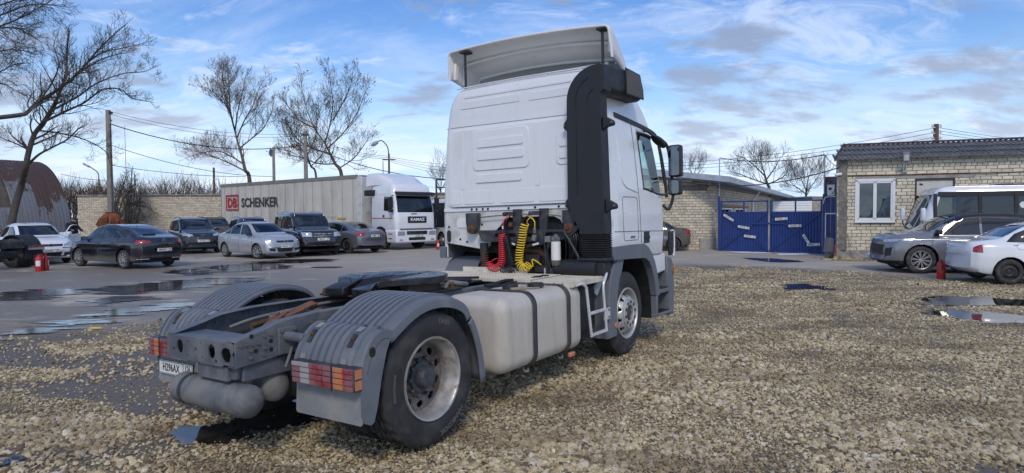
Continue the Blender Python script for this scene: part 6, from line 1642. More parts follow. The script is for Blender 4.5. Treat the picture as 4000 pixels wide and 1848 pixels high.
def brick_wall(T, P0, d, length, z0, z1, BL, BH, bm_, holes=(), visible=None, limit=300, seed=1, thick=.30, name='wall', top=None, core=True, t0=0.0):
    """courses of single bricks on a recessed mortar core; local frame: x along the wall, -y towards the viewer"""
    rnd = random.Random(seed); d = Vector((d[0], d[1], 0)).normalized(); nrm = Vector((d.y, -d.x, 0))
    ang = math.atan2(d.y, d.x)
    W = empty(name, (0, 0, 0)) if False else None
    M4 = Matrix.Translation((P0[0], P0[1], 0)) @ Matrix.Rotation(ang, 4, 'Z')
    Ti = T.matrix_world.inverted() if T else Matrix.Identity(4)
    if core:
        # mortar core with openings
        out = [(t0, z0), (length, z0), (length, z1), (t0, z1)] if top is None else [(t0, z0), (length, z0)] + [(x, z) for x, z in reversed(top)]
        me = plate_mesh('mortar_core', out, [[(a, c), (b, c), (b, e), (a, e)] for a, b, c, e in holes], thick, M_mortar, M4 @ Matrix.Translation((0, thick / 2 + .012, 0)) @ Matrix.Rotation(PI / 2, 4, 'X')); obj('mortar_core', me, T)
    protos = [brick_proto(BL, BH, seed * 10 + k, bm_) for k in range(4)]; half = brick_proto(BL * .48, BH, seed * 10 + 7, bm_)
    J = .016; cands = []; z = z0 + BH / 2; row = 0
    while z + BH / 2 <= z1 + .02:
        x = t0 + (BL + J) * (0 if row % 2 else .5) + rnd.uniform(-.02, .02) - BL / 2
        header = (row % 5 == 4)
        while x < length:
            L = BL * .48 if header else BL
            segs = [(max(x, t0), min(x + L, length))]
            for a, b, c, e in holes:
                if z + BH / 2 > c and z - BH / 2 < e: segs = [q for p0, p1 in segs for q in ((p0, min(p1, a - .012)), (max(p0, b + .012), p1))]
            for p0, p1 in segs:
                xc = (p0 + p1) / 2
                if p1 - p0 < .07 or (top is not None and z + BH / 2 > interp(xc, [p[0] for p in top], [p[1] for p in top])): continue
                cands.append((xc, z + rnd.uniform(-.004, .004), half if header else rnd.choice(protos), rnd.uniform(-.007, .007), (p1 - p0) / L))
            x += L + J
        z += BH + J; row += 1
    def keyf(c):
        w = M4 @ Vector((c[0], 0, c[1])); 
        u = 2000 + FPX * w.x / w.y; v = 840 - FPX * (w.z - CAM_H) / w.y
        vis = 0 <= u <= 4000 and (visible is None or visible(u, v))
        return (0 if vis else 1, w.length)
    cands.sort(key=keyf)
    rest = MB()
    for i, (x, z, me, dy, k) in enumerate(cands):
        m = M4 @ Matrix.Translation((x, dy, z)) @ Matrix.Diagonal((k, 1, 1, 1))
        if i < limit:
            o = obj('brick', me, T); o.matrix_local = m if T is None else Ti @ m
        else:
            vs = [m @ v.co for v in me.vertices]; rest.add(vs, [tuple(p.vertices) for p in me.polygons])
    if rest.v:
        me = rest.mesh('bricks', bm_, fix=False); me.transform(Ti); tag(obj('bricks', me, T), kind='stuff')
    return M4
# --- brick building on the right
BP, BD = (12.33, 23.98), (.947, -.321)
RB = empty('brick_building', (0, 0, 0), 0, 'pale brick building with corrugated grey roof behind the white bus', 'building')
WINR, DOORR = (.62, 1.90, 1.385, 2.945), (2.58, 3.77, .3, 2.92)
MR = brick_wall(RB, BP, BD, 10.0, .30, 3.74, .31, .112, M_brick, [WINR, DOORR], lambda u, v: v < 1000 and (u < 3560 or v < 725), seed=2)
bd_v = Vector(BD).normalized(); sd_v = Vector((-bd_v.y, bd_v.x))
SK = .42      # the plan is a parallelogram
sk_v = (sd_v + bd_v * SK); sp0 = (BP[0] + sk_v.x * 5.0, BP[1] + sk_v.y * 5.0)
brick_wall(RB, sp0, (-sk_v.x, -sk_v.y), sk_v.length * 5.0, .30, 3.74, .31, .112, M_brick, [], lambda u, v: True, limit=0, seed=3)
def pm(x, y, z): return MR @ Vector((x + SK * max(0, y), y, z))
mb = MB(); mb.bx(-.03, 10, -.03, .3, -.05, .305); mb.xf(MR); mb.build('plinth', M_conc, RB, bevel=.01)
mb = MB(); mb.bx(.60, 4.4, -.022, .05, 2.955, 3.06); mb.xf(MR); mb.build('lintel', M_conc, RB)
rng_ = random.Random(4)
for k in range(15):
    mb = MB(); x = .36 + k * .262; mb.bx(x, x + .235, -.026, .05, 3.075, 3.115); mb.xf(MR); mb.build('red_brick', mat('red_brick', (.24, .075, .045), .9, 0, .3, 20), RB)
# corrugated sheets, overlapping, with a bargeboard and ridge
M_asb = mat('corrugated_cement', (.115, .118, .125), .85, 0, .25, 6, bump=.4, bscale=30, dirt=.45, dirt_amt=.45, dirt_col=(.05, .05, .052), island=.1)
def corr_sheet(w, h, pitch, amp, t=.012):
    mb = MB(); n = int(w / pitch * 8); vs = []; fs = []
    for j in range(2):
        for i in range(n + 1):
            x = w * i / n; vs.append((x, j * h, amp * math.sin(2 * PI * x / pitch)))
    for i in range(n): fs.append((i, i + 1, n + 2 + i, n + 1 + i))
    mb.add(vs, fs); me = mb.mesh('roof_sheet', M_asb, 60); return me
sh = corr_sheet(1.05, .62, .165, .021)
e0 = Vector((-.16, -.30, 3.70)); slope = Vector((0, 1.55, .62)); sl = slope.normalized()
for row in range(3):
    for k in range(11):
        o = obj('roof_sheet', sh, RB); xa = MR.to_3x3() @ Vector((1, 0, 0)); ya = MR.to_3x3() @ sl; za = xa.cross(ya)
        org = MR @ (e0 + Vector((.99 * k + SK * .52 * row, 0, 0)) + sl * (.565 * row) + Vector((0, 0, .012 * row + rng_.uniform(-.006, .006))))
        m4 = Matrix((xa, ya, za)).transposed().to_4x4(); m4.translation = org; o.matrix_local = m4
        s = o.modifiers.new('sheet', 'SOLIDIFY'); s.thickness = .012
back = [pm(-.1, -.2, 3.72), pm(10, -.2, 3.72), pm(10, 1.4, 4.36), pm(-.1, 1.4, 4.36), pm(-.1, 5.2, 3.72), pm(10, 5.2, 3.72)]
mb = MB(); mb.add(back, [(0, 1, 2, 3), (3, 2, 5, 4)]); mb.build('roof_deck', M_asb, RB, fix=False)
mb = MB(); mb.add([pm(-.06, .0, 3.70), pm(-.06, 1.4, 4.33), pm(-.06, 5.0, 3.70)], [(0, 1, 2)]); mb.build('gable', M_mortar, RB, fix=False)
mb = MB(); mb.bar(pm(-.15, -.33, 3.70), pm(-.15, 1.38, 4.40), .04, .14); mb.build('bargeboard', mat('dark_board', (.06, .055, .05), .8), RB)
mb = MB(); mb.bar(pm(-.2, 1.36, 4.405), pm(10, 1.36, 4.43), .22, .05); mb.build('ridge_cap', mat('plum_ridge', (.085, .04, .055), .6), RB)
# window with blinds
wn_ = empty('window'); wn_.parent = RB
a, b, c, e = WINR
mb = MB()
for q in ((a - .02, b + .02, -.035, .06, e - .075, e + .03), (a - .02, b + .02, -.05, .06, c - .03, c + .075), (a - .02, a + .07, -.035, .06, c, e), (b - .07, b + .02, -.035, .06, c, e)): mb.bx(*q)
mb.xf(MR); mb.build('frame', M_pvc, wn_)
for x0, x1 in ((a + .07, (a + b) / 2 - .0), ((a + b) / 2 + .0, b - .07)):
    mb = MB()
    for q in ((x0, x1, -.02, .04, e - .135, e - .075), (x0, x1, -.02, .04, c + .075, c + .135), (x0, x0 + .055, -.02, .04, c + .075, e - .075), (x1 - .055, x1, -.02, .04, c + .075, e - .075)): mb.bx(*q)
    mb.xf(MR); mb.build('sash', M_pvc, wn_)
    mb = MB(); mb.bx(x0 + .05, x1 - .05, .012, .018, c + .13, e - .13); mb.xf(MR); mb.build('pane', glass_mat('window_glass', (.75, .8, .8), .1), wn_)
    z = c + .15
    while z < e - .14:
        mb = MB(); mb.box(((x0 + x1) / 2, .05, z), (x1 - x0 - .11, .004, .026), Matrix.Rotation(-.45, 3, 'X')); mb.xf(MR); mb.build('blind_slat', mat('blind_slat', (.72, .73, .72), .6), wn_); z += .028
mb = MB(); mb.bx(a - .05, b + .05, -.10, 0, c - .045, c - .025); mb.xf(MR); mb.build('sill', M_pvc, wn_)
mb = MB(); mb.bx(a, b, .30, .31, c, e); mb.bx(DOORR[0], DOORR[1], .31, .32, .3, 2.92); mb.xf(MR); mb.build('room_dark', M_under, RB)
# steel door, partly behind the bus
dr = empty('steel_door'); dr.parent = RB
mb = MB(); mb.bx(2.58, 3.77, .02, .06, .3, 2.90); mb.xf(MR); mb.build('leaf', mat('cream_door', (.55, .55, .50), .5, 0, .06, 3), dr)
mb = MB()
for q in ((2.555, 2.60, -.03, .05, .3, 2.94), (3.75, 3.795, -.03, .05, .3, 2.94), (2.555, 3.795, -.03, .05, 2.885, 2.94)): mb.bx(*q)
mb.xf(MR); mb.build('door_frame', mat('dark_frame', (.05, .04, .035), .7), dr)
mb = MB(); mb.bar(pm(2.70, .0, 2.76), pm(2.80, .0, 2.72), .02, .04); mb.build('vent_gap', M_under, dr)
# floodlight and cable
fl = empty('floodlight', (0, 0, 0), 0, 'grey LED floodlight on a short arm high on the brick building', 'lamp')
mb = MB(); mb.bx(2.06, 2.28, -.42, -.30, 3.55, 3.90); mb.xf(MR); mb.build('housing', mat('lamp_grey', (.16, .18, .20), .5), fl, bevel=.02)
mb = MB(); mb.bx(2.09, 2.25, -.428, -.419, 3.59, 3.80); mb.xf(MR); mb.build('lens', M_clear, fl)
mb = MB(); mb.tube([pm(2.17, -.33, 3.55), pm(2.18, -.26, 3.42), pm(2.2, -.10, 3.28)], .028, 10); mb.build('arm', M_galv, fl)
mb = MB(); mb.bx(2.12, 2.28, -.11, -.005, 3.18, 3.30); mb.xf(MR); mb.build('bracket', M_galv, fl, bevel=.01)
mb = MB(); pts = [pm(x, -.035 - .01 * math.sin(x * 3), 3.10 + .012 * math.sin(x * 2.3)) for x in [i * .35 for i in range(0, 28)]]; mb.tube(pts, .014, 6); tag(mb.build('wall_cable', M_black), 'black cable strung along the front of the brick building', 'cable')
cm = empty('security_camera', (0, 0, 0), 0, 'small white security camera at the corner of the brick building', 'camera')
mb = MB(); mb.tube([pm(.1, -.22, 3.17), pm(-.12, -.27, 3.14)], .055, 12); mb.build('body', M_pvc, cm, smooth=40); mb = MB(); mb.tube([pm(.05, -.02, 3.20), pm(.03, -.2, 3.20)], .02, 8); mb.build('mount', M_pvc, cm)
# hose, plastic bag, rubble at the wall foot
hs = MB(); hs.tube(catmull([pm(.30, -.03, .86), pm(.40, -.10, .88), pm(.46, -.14, .74), pm(.52, -.20, .45), pm(.68, -.34, .20), pm(.95, -.55, .05), pm(1.25, -.7, .03)], 6), .018, 8); tag(hs.build('hose', mat('cream_hose', (.5, .47, .38), .5), smooth=60), 'pale hose hanging from the brick wall to the ground', 'hose')
bg_ = bmesh.new(); bmesh.ops.create_icosphere(bg_, subdivisions=4, radius=1)
for v in bg_.verts:
    n_ = mnoise.noise_vector(v.co * 1.9); v.co += n_ * .35 + mnoise.noise_vector(v.co * 5) * .14; v.co.x *= .62; v.co.y *= .35; v.co.z = max(.0, v.co.z * .24 + .13)
me = bpy.data.meshes.new('plastic_sheet'); bg_.to_mesh(me); bg_.free(); me.materials.append(mat('pale_blue_plastic', (.36, .43, .52), .25, 0, .2, 4)); shade(me, 25)
o = tag(obj('plastic_sheet', me), 'crumpled pale blue plastic sheet lying at the foot of the brick wall', 'plastic'); p_ = pm(1.45, -.75, 0); o.location = p_
for k in range(9):
    mb = MB(); s = rng_.uniform(.06, .17); mb.box((0, 0, 0), (s * 1.5, s, s * .7), Matrix.Rotation(k, 3, 'Z') @ Matrix.Rotation(.3, 3, 'X')); p_ = pm(-.35 + k * .22 + rng_.uniform(-.1, .1), -.35 - rng_.uniform(0, .35), s * .3)
    q = mb.build('rubble_block', mat('rubble', (.30, .27, .19), .95, 0, .3, 5, dirt=.5, dirt_amt=.6, dirt_col=(.10, .12, .05)) if k != 5 else MATS['red_brick'], bevel=.02); q.location = p_
    tag(q, ('red brick lump' if k == 5 else ('first', 'second', 'third', 'fourth', 'fifth', '', 'sixth', 'seventh', 'eighth')[k] + ' grey rubble lump from the left') + ' at the foot of the brick building', 'rubble', 'rubble at the wall foot')
# hand cart by the corner
ct = empty('hand_cart', (11.75, 23.4, 0), .5, 'small dark hand cart leaning by the blue gate and brick corner', 'cart')
mb = MB(); mb.lathe([(-.03, .04), (-.035, .11), (-.02, .13), (.02, .13), (.035, .11), (.03, .04)], 20, (0, -.1, .13)); mb.build('wheel', M_cartyre, ct, smooth=40)
mb = MB(); mb.tube(catmull([(0, -.05, .13), (.05, 0, .5), (.12, .05, 1.0), (0.0, .05, 1.18)], 5), .018, 8); mb.tube([(.12, -.05, .13), (.2, .05, 1.0)], .015, 8); mb.build('handle', M_black, ct, smooth=50)
mb = MB(); mb.prism([(-.08, .25), (.18, .22), (.22, .75), (.02, .80)], 'Y', -.05, .2); mb.build('bin', mat('cart_grey', (.10, .11, .12), .5), ct, bevel=.02)
mb = MB(); mb.box((.24, -.1, .3), (.12, .02, .42), Matrix.Rotation(.1, 3, 'Y')); mb.build('striped_sack', M_red, ct, bevel=.01)
# --- blue gate
GP, GD = (9.53, 29.15), (.794, -.6075)
GT = empty('gate', (GP[0], GP[1], 0), math.atan2(GD[1], GD[0]), 'blue double-leaf steel gate with diagonal braces and old number plates', 'gate')
for x0, x1, sg in ((.10, 2.20, 1), (2.27, 4.37, -1)):
    lf = empty('gate_leaf'); lf.parent = GT
    for q in ((x0, x1, .06, .0, .07), (x0, x1, .06, 1.72, 1.79), (x0, x1, .06, 2.22, 2.28), (x0, x0 + .06, .06, .0, 2.28), (x1 - .06, x1, .06, .0, 2.28), ((x0 + x1) / 2 - .03, (x0 + x1) / 2 + .03, .06, 1.79, 2.22)):
        mb = MB(); mb.bx(q[0], q[1], -.03, .03, q[3], q[4]); mb.build('frame_bar', M_bluep, lf)
    n = 17; w = (x1 - x0 - .12) / n
    for k in range(n):
        xa = x0 + .06 + k * w; mb = MB(); mb.prism([(xa, .0), (xa + w * .2, -.018), (xa + w * .8, -.018), (xa + w, .0), (xa + w, .006), (xa, .006)], 'Z', .07, 1.72); mb.build('sheet_rib', M_bluep, lf)
    for p_, q_ in (((x0 + .05, 1.72), (x1 - .05, .07)), ((x0 + .05, .07), (x1 - .05, 1.72))):
        mb = MB(); mb.bar((p_[0], -.045 if p_[1] > 1 else -.06, p_[1]), (q_[0], -.045 if p_[1] > 1 else -.06, q_[1]), .03, .05, (0, 0, 1)); mb.build('brace', M_bluep, lf)
mb = MB(); mb.bar((1.56, -.085, 1.25), (2.95, -.085, 1.275), .03, .05); mb.box((2.25, -.09, 1.26), (.16, .04, .10)); mb.build('latch_bar', M_bluep, GT)
for x in (.03, 4.44):
    mb = MB(); mb.bx(x - .05, x + .05, -.05, .05, 0, 2.5); mb.build('gate_post', M_bluep, GT)
    mb = MB(); mb.tube([(x, .0, 0), (x, 0, 4.25 if x < 1 else 4.13)], .025, 8); mb.build('cable_mast', M_galv, GT)
mb = MB()
for k in range(7): mb.bx(4.50 + k * .20, 4.69 + k * .20, -.01, .02, .02, 2.35)
sp_ = mb.build('side_panel', M_bluep, GT)
mb = MB(); mb.bx(4.45, 5.9, .02, .06, 2.35, 3.22); mb.build('rust_panel', mat('dull_steel_panel', (.13, .11, .115), .6, .2, .3, 4, dirt=.45, dirt_amt=.6, dirt_col=(.09, .05, .035)), GT)
mb = MB(); mb.bx(4.49, 5.5, -.05, -.012, 1.66, 1.71); mb.bx(4.48, 4.53, -.05, -.012, 0.05, 1.7); mb.tube(catmull([(4.42, -.06, 2.1), (4.48, -.06, 2.33), (4.62, -.06, 2.38), (5.2, -.06, 2.38)], 5), .022, 8); mb.build('pale_pipe', M_pvc, GT)
mt = empty('meter_box', (0, 0, 0), 0, 'white electric meter box on the steel panel beside the gate', 'meter'); mt.matrix_world = Matrix.Translation((GP[0], GP[1], 0)) @ Matrix.Rotation(math.atan2(GD[1], GD[0]), 4, 'Z')
mb = MB(); mb.bx(4.57, 4.86, -.12, .02, 2.42, 2.88); mb.build('case', M_pvc, mt, bevel=.03)
mb = MB(); mb.bx(4.63, 4.74, -.128, -.119, 2.66, 2.76); mb.build('display', M_ink, mt)
mb = MB(); mb.tube(catmull([(4.75, -.13, 2.5), (4.84, -.16, 2.6), (4.93, -.12, 2.8), (4.95, -.05, 3.0)], 5), .012, 6); mb.build('meter_cable', M_black, mt)
for x, z, a_, t, rg in ((.489, 1.52, -32, 'H002XE', '26'), (1.169, 1.085, -10, 'Y077CX', '26'), (1.445, .68, -6, 'X079CY', '197'), (2.765, 1.465, 4, 'O660BO', '126'), (3.325, 1.171, 2, 'H057XB', '126'), (3.79, .58, -58, 'M128KA', '26'), (4.06, .379, 4, 'O660BO', '126')):
    pl = reg_plate('number_plate', t, rg, None, Matrix.Translation((GP[0], GP[1], 0)) @ Matrix.Rotation(math.atan2(GD[1], GD[0]), 4, 'Z') @ Matrix.Translation((x, -.09, z)) @ Matrix.Rotation(R(-a_), 4, 'Y') @ Matrix.Rotation(PI / 2, 4, 'X'))
    pl.parent = GT; pl.matrix_parent_inverse = GT.matrix_world.inverted() if False else Matrix.Identity(4)
    pl.matrix_local = (Matrix.Translation((GP[0], GP[1], 0)) @ Matrix.Rotation(math.atan2(GD[1], GD[0]), 4, 'Z')).inverted()
# --- long low brick building beyond the gate
LBD = empty('low_building', (0, 0, 0), 0, 'low pale brick building with blue-grey sheet roof beyond the blue gate', 'building')
brick_wall(LBD, (2.2, 30.0), (1, 0), 7.5, 0, 3.35, .31, .112, M_brick2, [(5.2, 7.05, 2.82, 3.06)], lambda u, v: u > 2640, seed=5, top=[(0, 4.0), (5.8, 3.45), (7.5, 3.12)])
mb = MB(); mb.bx(7.35, 9.35, 29.99, 30.02, 2.80, 3.08); mb.build('blocked_window', mat('rust_sheet', (.16, .125, .115), .8, 0, .3, 4), LBD)
mb = MB(); mb.bx(7.2, 9.3, 29.96, 30.02, 3.08, 3.16); mb.build('window_lintel', M_conc, LBD)
mb = MB(); mb.bx(8.9, 9.7, 29.93, 30.03, -.05, .55); mb.build('rough_base', M_conc, LBD, bevel=.03)
rd = Vector((.475, .88)).normalized()
brick_wall(LBD, (9.75, 30.25), (rd.x, rd.y), 46, 0, 3.0, .31, .112, M_brick2, [(1.0, 4.6, 1.25, 1.95), (5.6, 9.6, 1.25, 1.95)], None, limit=0, seed=6)
def lw(t, y, z): return Vector((9.75, 30.25, 0)) + Vector((rd.x, rd.y, 0)) * t + Vector((rd.y, -rd.x, 0)) * (-y) + Vector((0, 0, z))
for x0, x1 in ((1.0, 4.6), (5.6, 9.6)):
    w_ = empty('window'); w_.parent = LBD; n = 3
    for k in range(n):
        a_, b_ = lerp(x0, x1, k / n), lerp(x0, x1, (k + 1) / n)
        mb = MB(); 
        for q in (((a_, 1.25), (a_, 1.95)), ((b_, 1.25), (b_, 1.95)), ((a_, 1.25), (b_, 1.25)), ((a_, 1.95), (b_, 1.95))): mb.bar(lw(q[0][0], .02, q[0][1]), lw(q[1][0], .02, q[1][1]), .06, .08)
        mb.build('frame', M_pvc, w_); mb = MB(); mb.add([lw(a_, .06, 1.25), lw(b_, .06, 1.25), lw(b_, .06, 1.95), lw(a_, .06, 1.95)], [(0, 1, 2, 3)]); mb.build('pane', G_dark, w_, fix=False)
mb = MB(); mb.bar(lw(.5, -.02, 2.08), lw(10.5, -.02, 2.08), .08, .10); mb.build('timber_lintel', mat('orange_timber', (.33, .15, .07), .8), LBD)
roof = [lw(-1.5, -.9, 3.28), lw(47, -.9, 3.10), lw(47, 5, 4.0), lw(-1.5, 5, 4.05)]
mb = MB(); mb.add([p - Vector((0, 0, .16)) for p in roof] + [p + Vector((0, 0, .10)) for p in roof], [(0, 1, 2, 3), (7, 6, 5, 4), (0, 4, 5, 1), (1, 5, 6, 2), (2, 6, 7, 3), (3, 7, 4, 0)]); mb.build('roof', M_galv, LBD)
mb = MB(); mb.add([Vector(p) for p in ((1.8, 29.7, 4.06), (9.75, 29.7, 3.14), (9.75, 36, 3.3), (1.8, 36, 4.2), (1.8, 29.7, 4.28), (9.75, 29.7, 3.36), (9.75, 36, 3.5), (1.8, 36, 4.4))], [(0, 1, 2, 3), (7, 6, 5, 4), (0, 4, 5, 1), (1, 5, 6, 2), (2, 6, 7, 3), (3, 7, 4, 0)]); mb.build('roof', M_galv, LBD)
mb = MB(); mb.tube(catmull([lw(12, -.5, 3.1), lw(12, -.25, 2.7), lw(12, -.1, 2.4), lw(12, -.1, 0)], 4), .06, 8); mb.build('downpipe', M_pvc, LBD, smooth=50)
fb = empty('far_block', (27, 52, 0), .2, 'plain grey block standing behind the gate beyond the low building', 'building'); mb = MB(); mb.bx(-2.6, 3, 0, 4, 0, 2.95); mb.build('wall', M_conc, fb); mb = MB(); mb.bx(-2.7, 3.1, -.1, 4.1, 2.95, 3.05); mb.build('roof', M_galv, fb)
for k in range(12):
    mb = MB(); mb.bx(-6.2, -2.65, -.03 - .004 * (k % 2), .0, .3 + k * .2, .48 + k * .2); mb.build('siding_board', M_pvc, fb)
# --- yard wall at the back left
YW = empty('yard_wall', (0, 0, 0), 0, 'long pale brick yard wall behind the parked cars', 'wall')
brick_wall(YW, (-31.7, 46.2), (1, -.012), 31.7, .05, 3.28, .33, .108, M_brick2, [], lambda u, v: 300 < u < 865, seed=8)
mb = MB(); rr_ = random.Random(3); x = -31.7
while x < 0:
    w_ = rr_.uniform(.3, .9); mb.box((x + w_ / 2, 46.3 - .012 * (x + 34), 3.30), (w_ * .96, .45, rr_.uniform(.04, .09))); x += w_
tag(mb.build('coping', M_conc, YW), kind='stuff')
# --- rusty arched hangar
HG = empty('arched_hangar', (-33.4, 48.0, 0), 0, 'rusty half-round corrugated metal hangar at the left edge', 'hangar')
ax_ = Vector((.5, .866, 0)); pp_ = Vector((-.866, .5, 0))
def rust_sheet_mat(name, rust):
    m, nt, b = _mk(name); w = wcoords(nt, (1, 1, .22)); n1 = nnoise(nt, w, 2.4, 8, .7, .5); n2 = nnoise(nt, wcoords(nt), 5, 6, .6)
    sp = N(nt, 'ShaderNodeSeparateXYZ'); nt.links.new(wcoords(nt), sp.inputs[0])
    k = nmath(nt, 'ADD', n1, nramp(nt, sp.outputs[2], 1.2, 5.2, -.16 + rust, .34 + rust))
    c = nmix(nt, nramp(nt, k, .50, .60), nmix(nt, n2, (.11, .118, .128), (.22, .23, .245)), nmix(nt, n2, (.05, .033, .028), (.105, .062, .048)))
    setin(nt, b.inputs['Base Color'], c); b.inputs['Roughness'].default_value = .65; b.inputs['Metallic'].default_value = .15
    nbump(nt, b, n2, .2, .02); return m
HM = [rust_sheet_mat('hangar_sheet', r_) for r_ in (-.02, .10, -.20)]
def hang(t, th): # t along the axis towards us (-), th from the near foot upward
    c = Vector((-33.4, 48.0, 0)) - ax_ * t + pp_ * 5.5; return c - pp_ * (5.5 * math.cos(th)) + Vector((0, 0, 6.15 * math.sin(th)))
for k in range(16):
    mb = MB(); n, m_ = 30, 13; t0_, t1_ = k * 1.02, (k + 1) * 1.02 - .012; vs = []; fs = []
    for i in range(n + 1):
        th = PI * .97 * i / n + .0
        for j in range(m_):
            t = lerp(t0_, t1_, j / (m_ - 1)); p = hang(t, th); nr = (p - hang(t, th)).normalized() if False else None
            off = .022 * math.cos(2 * PI * (t - t0_) / (1.008 / 4)); ctr = Vector((-33.4, 48.0, 0)) - ax_ * t + pp_ * 5.5
            p = p + (p - ctr).normalized() * (off + .004 * (k % 2)); vs.append(p - Vector((-33.4, 48.0, 0)))
    win = k in (3, 4)
    for i in range(n):
        for j in range(m_ - 1):
            if k == 4 and 4 <= i <= 9: continue
            if k == 3 and 4 <= i <= 9 and j > 6: continue
            fs.append((i * m_ + j, i * m_ + j + 1, (i + 1) * m_ + j + 1, (i + 1) * m_ + j))
    mb.add(vs, fs); o = mb.build('roof_sheet', HM[2] if k in (2, 3, 4) else HM[k % 2], HG, smooth=60); s = o.modifiers.new('sheet', 'SOLIDIFY'); s.thickness = .02
mb = MB(); vs = []
for i in range(6):
    th = PI * .97 * (4 + i * 1.2) / 30; vs += [hang(3.4, th) * 1.0 - Vector((-33.4, 48.0, 0)) + pp_ * .12, hang(5.15, th) - Vector((-33.4, 48.0, 0)) + pp_ * .12]
mb.add(vs, [(2 * i, 2 * i + 1, 2 * i + 3, 2 * i + 2) for i in range(5)]); mb.build('window_panel', mat('brown_panel', (.085, .07, .055), .7, 0, .3, 2), HG, fix=False)
mb = MB(); mb.add([hang(.05, PI * .97 * i / 24) - Vector((-33.4, 48.0, 0)) for i in range(25)], [tuple(range(25))]); mb.build('end_wall', HM[1], HG, fix=False)
# ------------------------------------------------------------ lorry with curtain trailer, buses, dark chassis tail
def simple_wheel(parent, loc, r, w, rimm, flip):
    k = ('truckw', r, w)
    if k not in WHEELS:
        WHEELS[k] = (tyre_mb(w, r, r * .58, 48, False).mesh('tyre', M_cartyre, 40), None)
    e_ = empty('wheel'); e_.parent = parent; e_.location = loc
    if flip: e_.rotation_euler = (0, 0, PI)
    obj('tyre', WHEELS[k][0], e_); h = w / 2
    mb = MB(); mb.lathe([(-h + .01, r * .60), (-h + .05, r * .54), (-h + .09, r * .45), (-h + .02, r * .30), (-h - .01, r * .26), (-h - .01, .0001)], 32); mb.build('rim', rimm, e_, smooth=40)
    return e_
# --- trailer
TF, TRr = Vector((-7.93, 33.6)), Vector((-19.95, 43.5))
td = (TF - TRr).normalized(); TL = (TF - TRr).length
TT = empty('curtain_trailer', (TRr.x, TRr.y, 0), math.atan2(td.y, td.x), 'long dirty white curtain-sided trailer behind the parked cars', 'trailer')
# local: x forward from the tail, right side is towards us (-y)
M_curt = mat('curtain_tarpaulin', (.58, .55, .48), .6, 0, .05, 1.2, bump=.1, bscale=8, dirt=.48, dirt_amt=.5, dirt_scale=1.2, dirt_col=(.33, .315, .28), streak=True)
mb = MB(); n = 150; vs = []; fs = []
for i in range(n + 1):
    x = .08 + (TL - .60) * i / n; wv = .012 * math.sin(x * 2 * PI / .97) + .008 * mnoise.noise(Vector((x * 2, 0, 3)))
    for z, k in ((1.20, 1.6), (1.5, 1.2), (2.6, 1.0), (3.72, .3)): vs.append((x, -.02 + wv * k, z))
for i in range(n):
    for j in range(3): fs.append((i * 4 + j, i * 4 + j + 1, i * 4 + 5 + j, i * 4 + 4 + j))
mb.add(vs, fs); cu_ = mb.build('curtain', M_curt, TT, smooth=60)
for k in range(16):
    x = .55 + k * .95; mb = MB(); mb.bx(x - .004, x + .004, -.045, -.030, 1.22, 3.70); mb.build('curtain_seam', mat('seam_grey', (.30, .29, .27), .7), cu_)
    mb = MB(); mb.bx(x - .02, x + .02, -.06, -.035, 1.08, 1.34); mb.box((x, -.06, 1.18), (.05, .03, .09)); mb.build('buckle_strap', M_black, cu_)
mb = MB(); mb.bx(0, TL, 0, 2.5, 3.78, 3.86); mb.bx(0, TL - .4, -.05, .03, 3.70, 3.90); mb.build('roof_rail', mat('cantrail_grey', (.22, .21, .19), .7), TT)
mb = MB(); mb.bx(TL - .52, TL, -.04, 2.5, 1.05, 3.80); mb.build('headboard', mat('headboard_white', (.60, .59, .55), .5, 0, .05, 3, dirt=.5, dirt_amt=.4), TT, bevel=.03)
mb = MB(); mb.bx(0, .08, -.03, 2.5, 1.05, 3.80); mb.bx(0.05, .10, .05, 2.45, 1.1, 3.75); mb.build('rear_doors', M_conc, TT)
mb = MB(); mb.bx(0, TL, 0, 2.5, 1.0, 1.14); mb.bx(2.0, TL - 3, .5, .7, .75, 1.0); mb.bx(2, TL - 3, 1.8, 2.0, .75, 1.0); mb.build('chassis', M_frame2, TT)
for x in (2.2, 3.5, 4.8):
    simple_wheel(TT, (x, .22, .5), .5, .36, M_rimrust, False); simple_wheel(TT, (x, 2.28, .5), .5, .36, M_rimrust, True)
mb = MB(); mb.bx(1.0, TL - 4.5, .02, .06, .55, .62); mb.bx(1, TL - 4.5, .02, .06, .80, .87); mb.build('side_guard', M_silver, TT)
# lettering along the curtain: x from the tail
def ct(body, x, z, size, m, bold, sx=1.0): return obj('lettering', text_mesh('lettering', body, size, m, frame4((x, -.062, z), (1, 0, 0), (0, 0, 1)), .004, bold=bold, sx=sx, align='LEFT'), TT)
M_lred = mat('print_red', (.42, .025, .04), .6, 0, .1, 6); M_ldark = mat('print_charcoal', (.045, .05, .06), .6, 0, .1, 6)
def trail_x(u, Y0=None):  # position along the trailer side for a photograph column
    r_ = pixel_ray(u, 790); 
    # solve (TRr + td*t) x r = 0 in plan
    return (TRr.y * r_.x - TRr.x * r_.y) / (td.x * r_.y - td.y * r_.x)
x0, x1 = trail_x(886), trail_x(935); xs0, xs1 = trail_x(946), trail_x(1091)
zc_ = 2.62; hh_ = 1.05
for q in ((x0, x1, zc_ + hh_ / 2 - .10, zc_ + hh_ / 2), (x0, x1, zc_ - hh_ / 2, zc_ - hh_ / 2 + .10), (x0, x0 + .12, zc_ - hh_ / 2 + .1, zc_ + hh_ / 2 - .1), (x1 - .12, x1, zc_ - hh_ / 2 + .1, zc_ + hh_ / 2 - .1)):
    mb = MB(); mb.bx(q[0], q[1], -.066, -.055, q[2], q[3]); mb.build('logo_border', M_lred, TT)
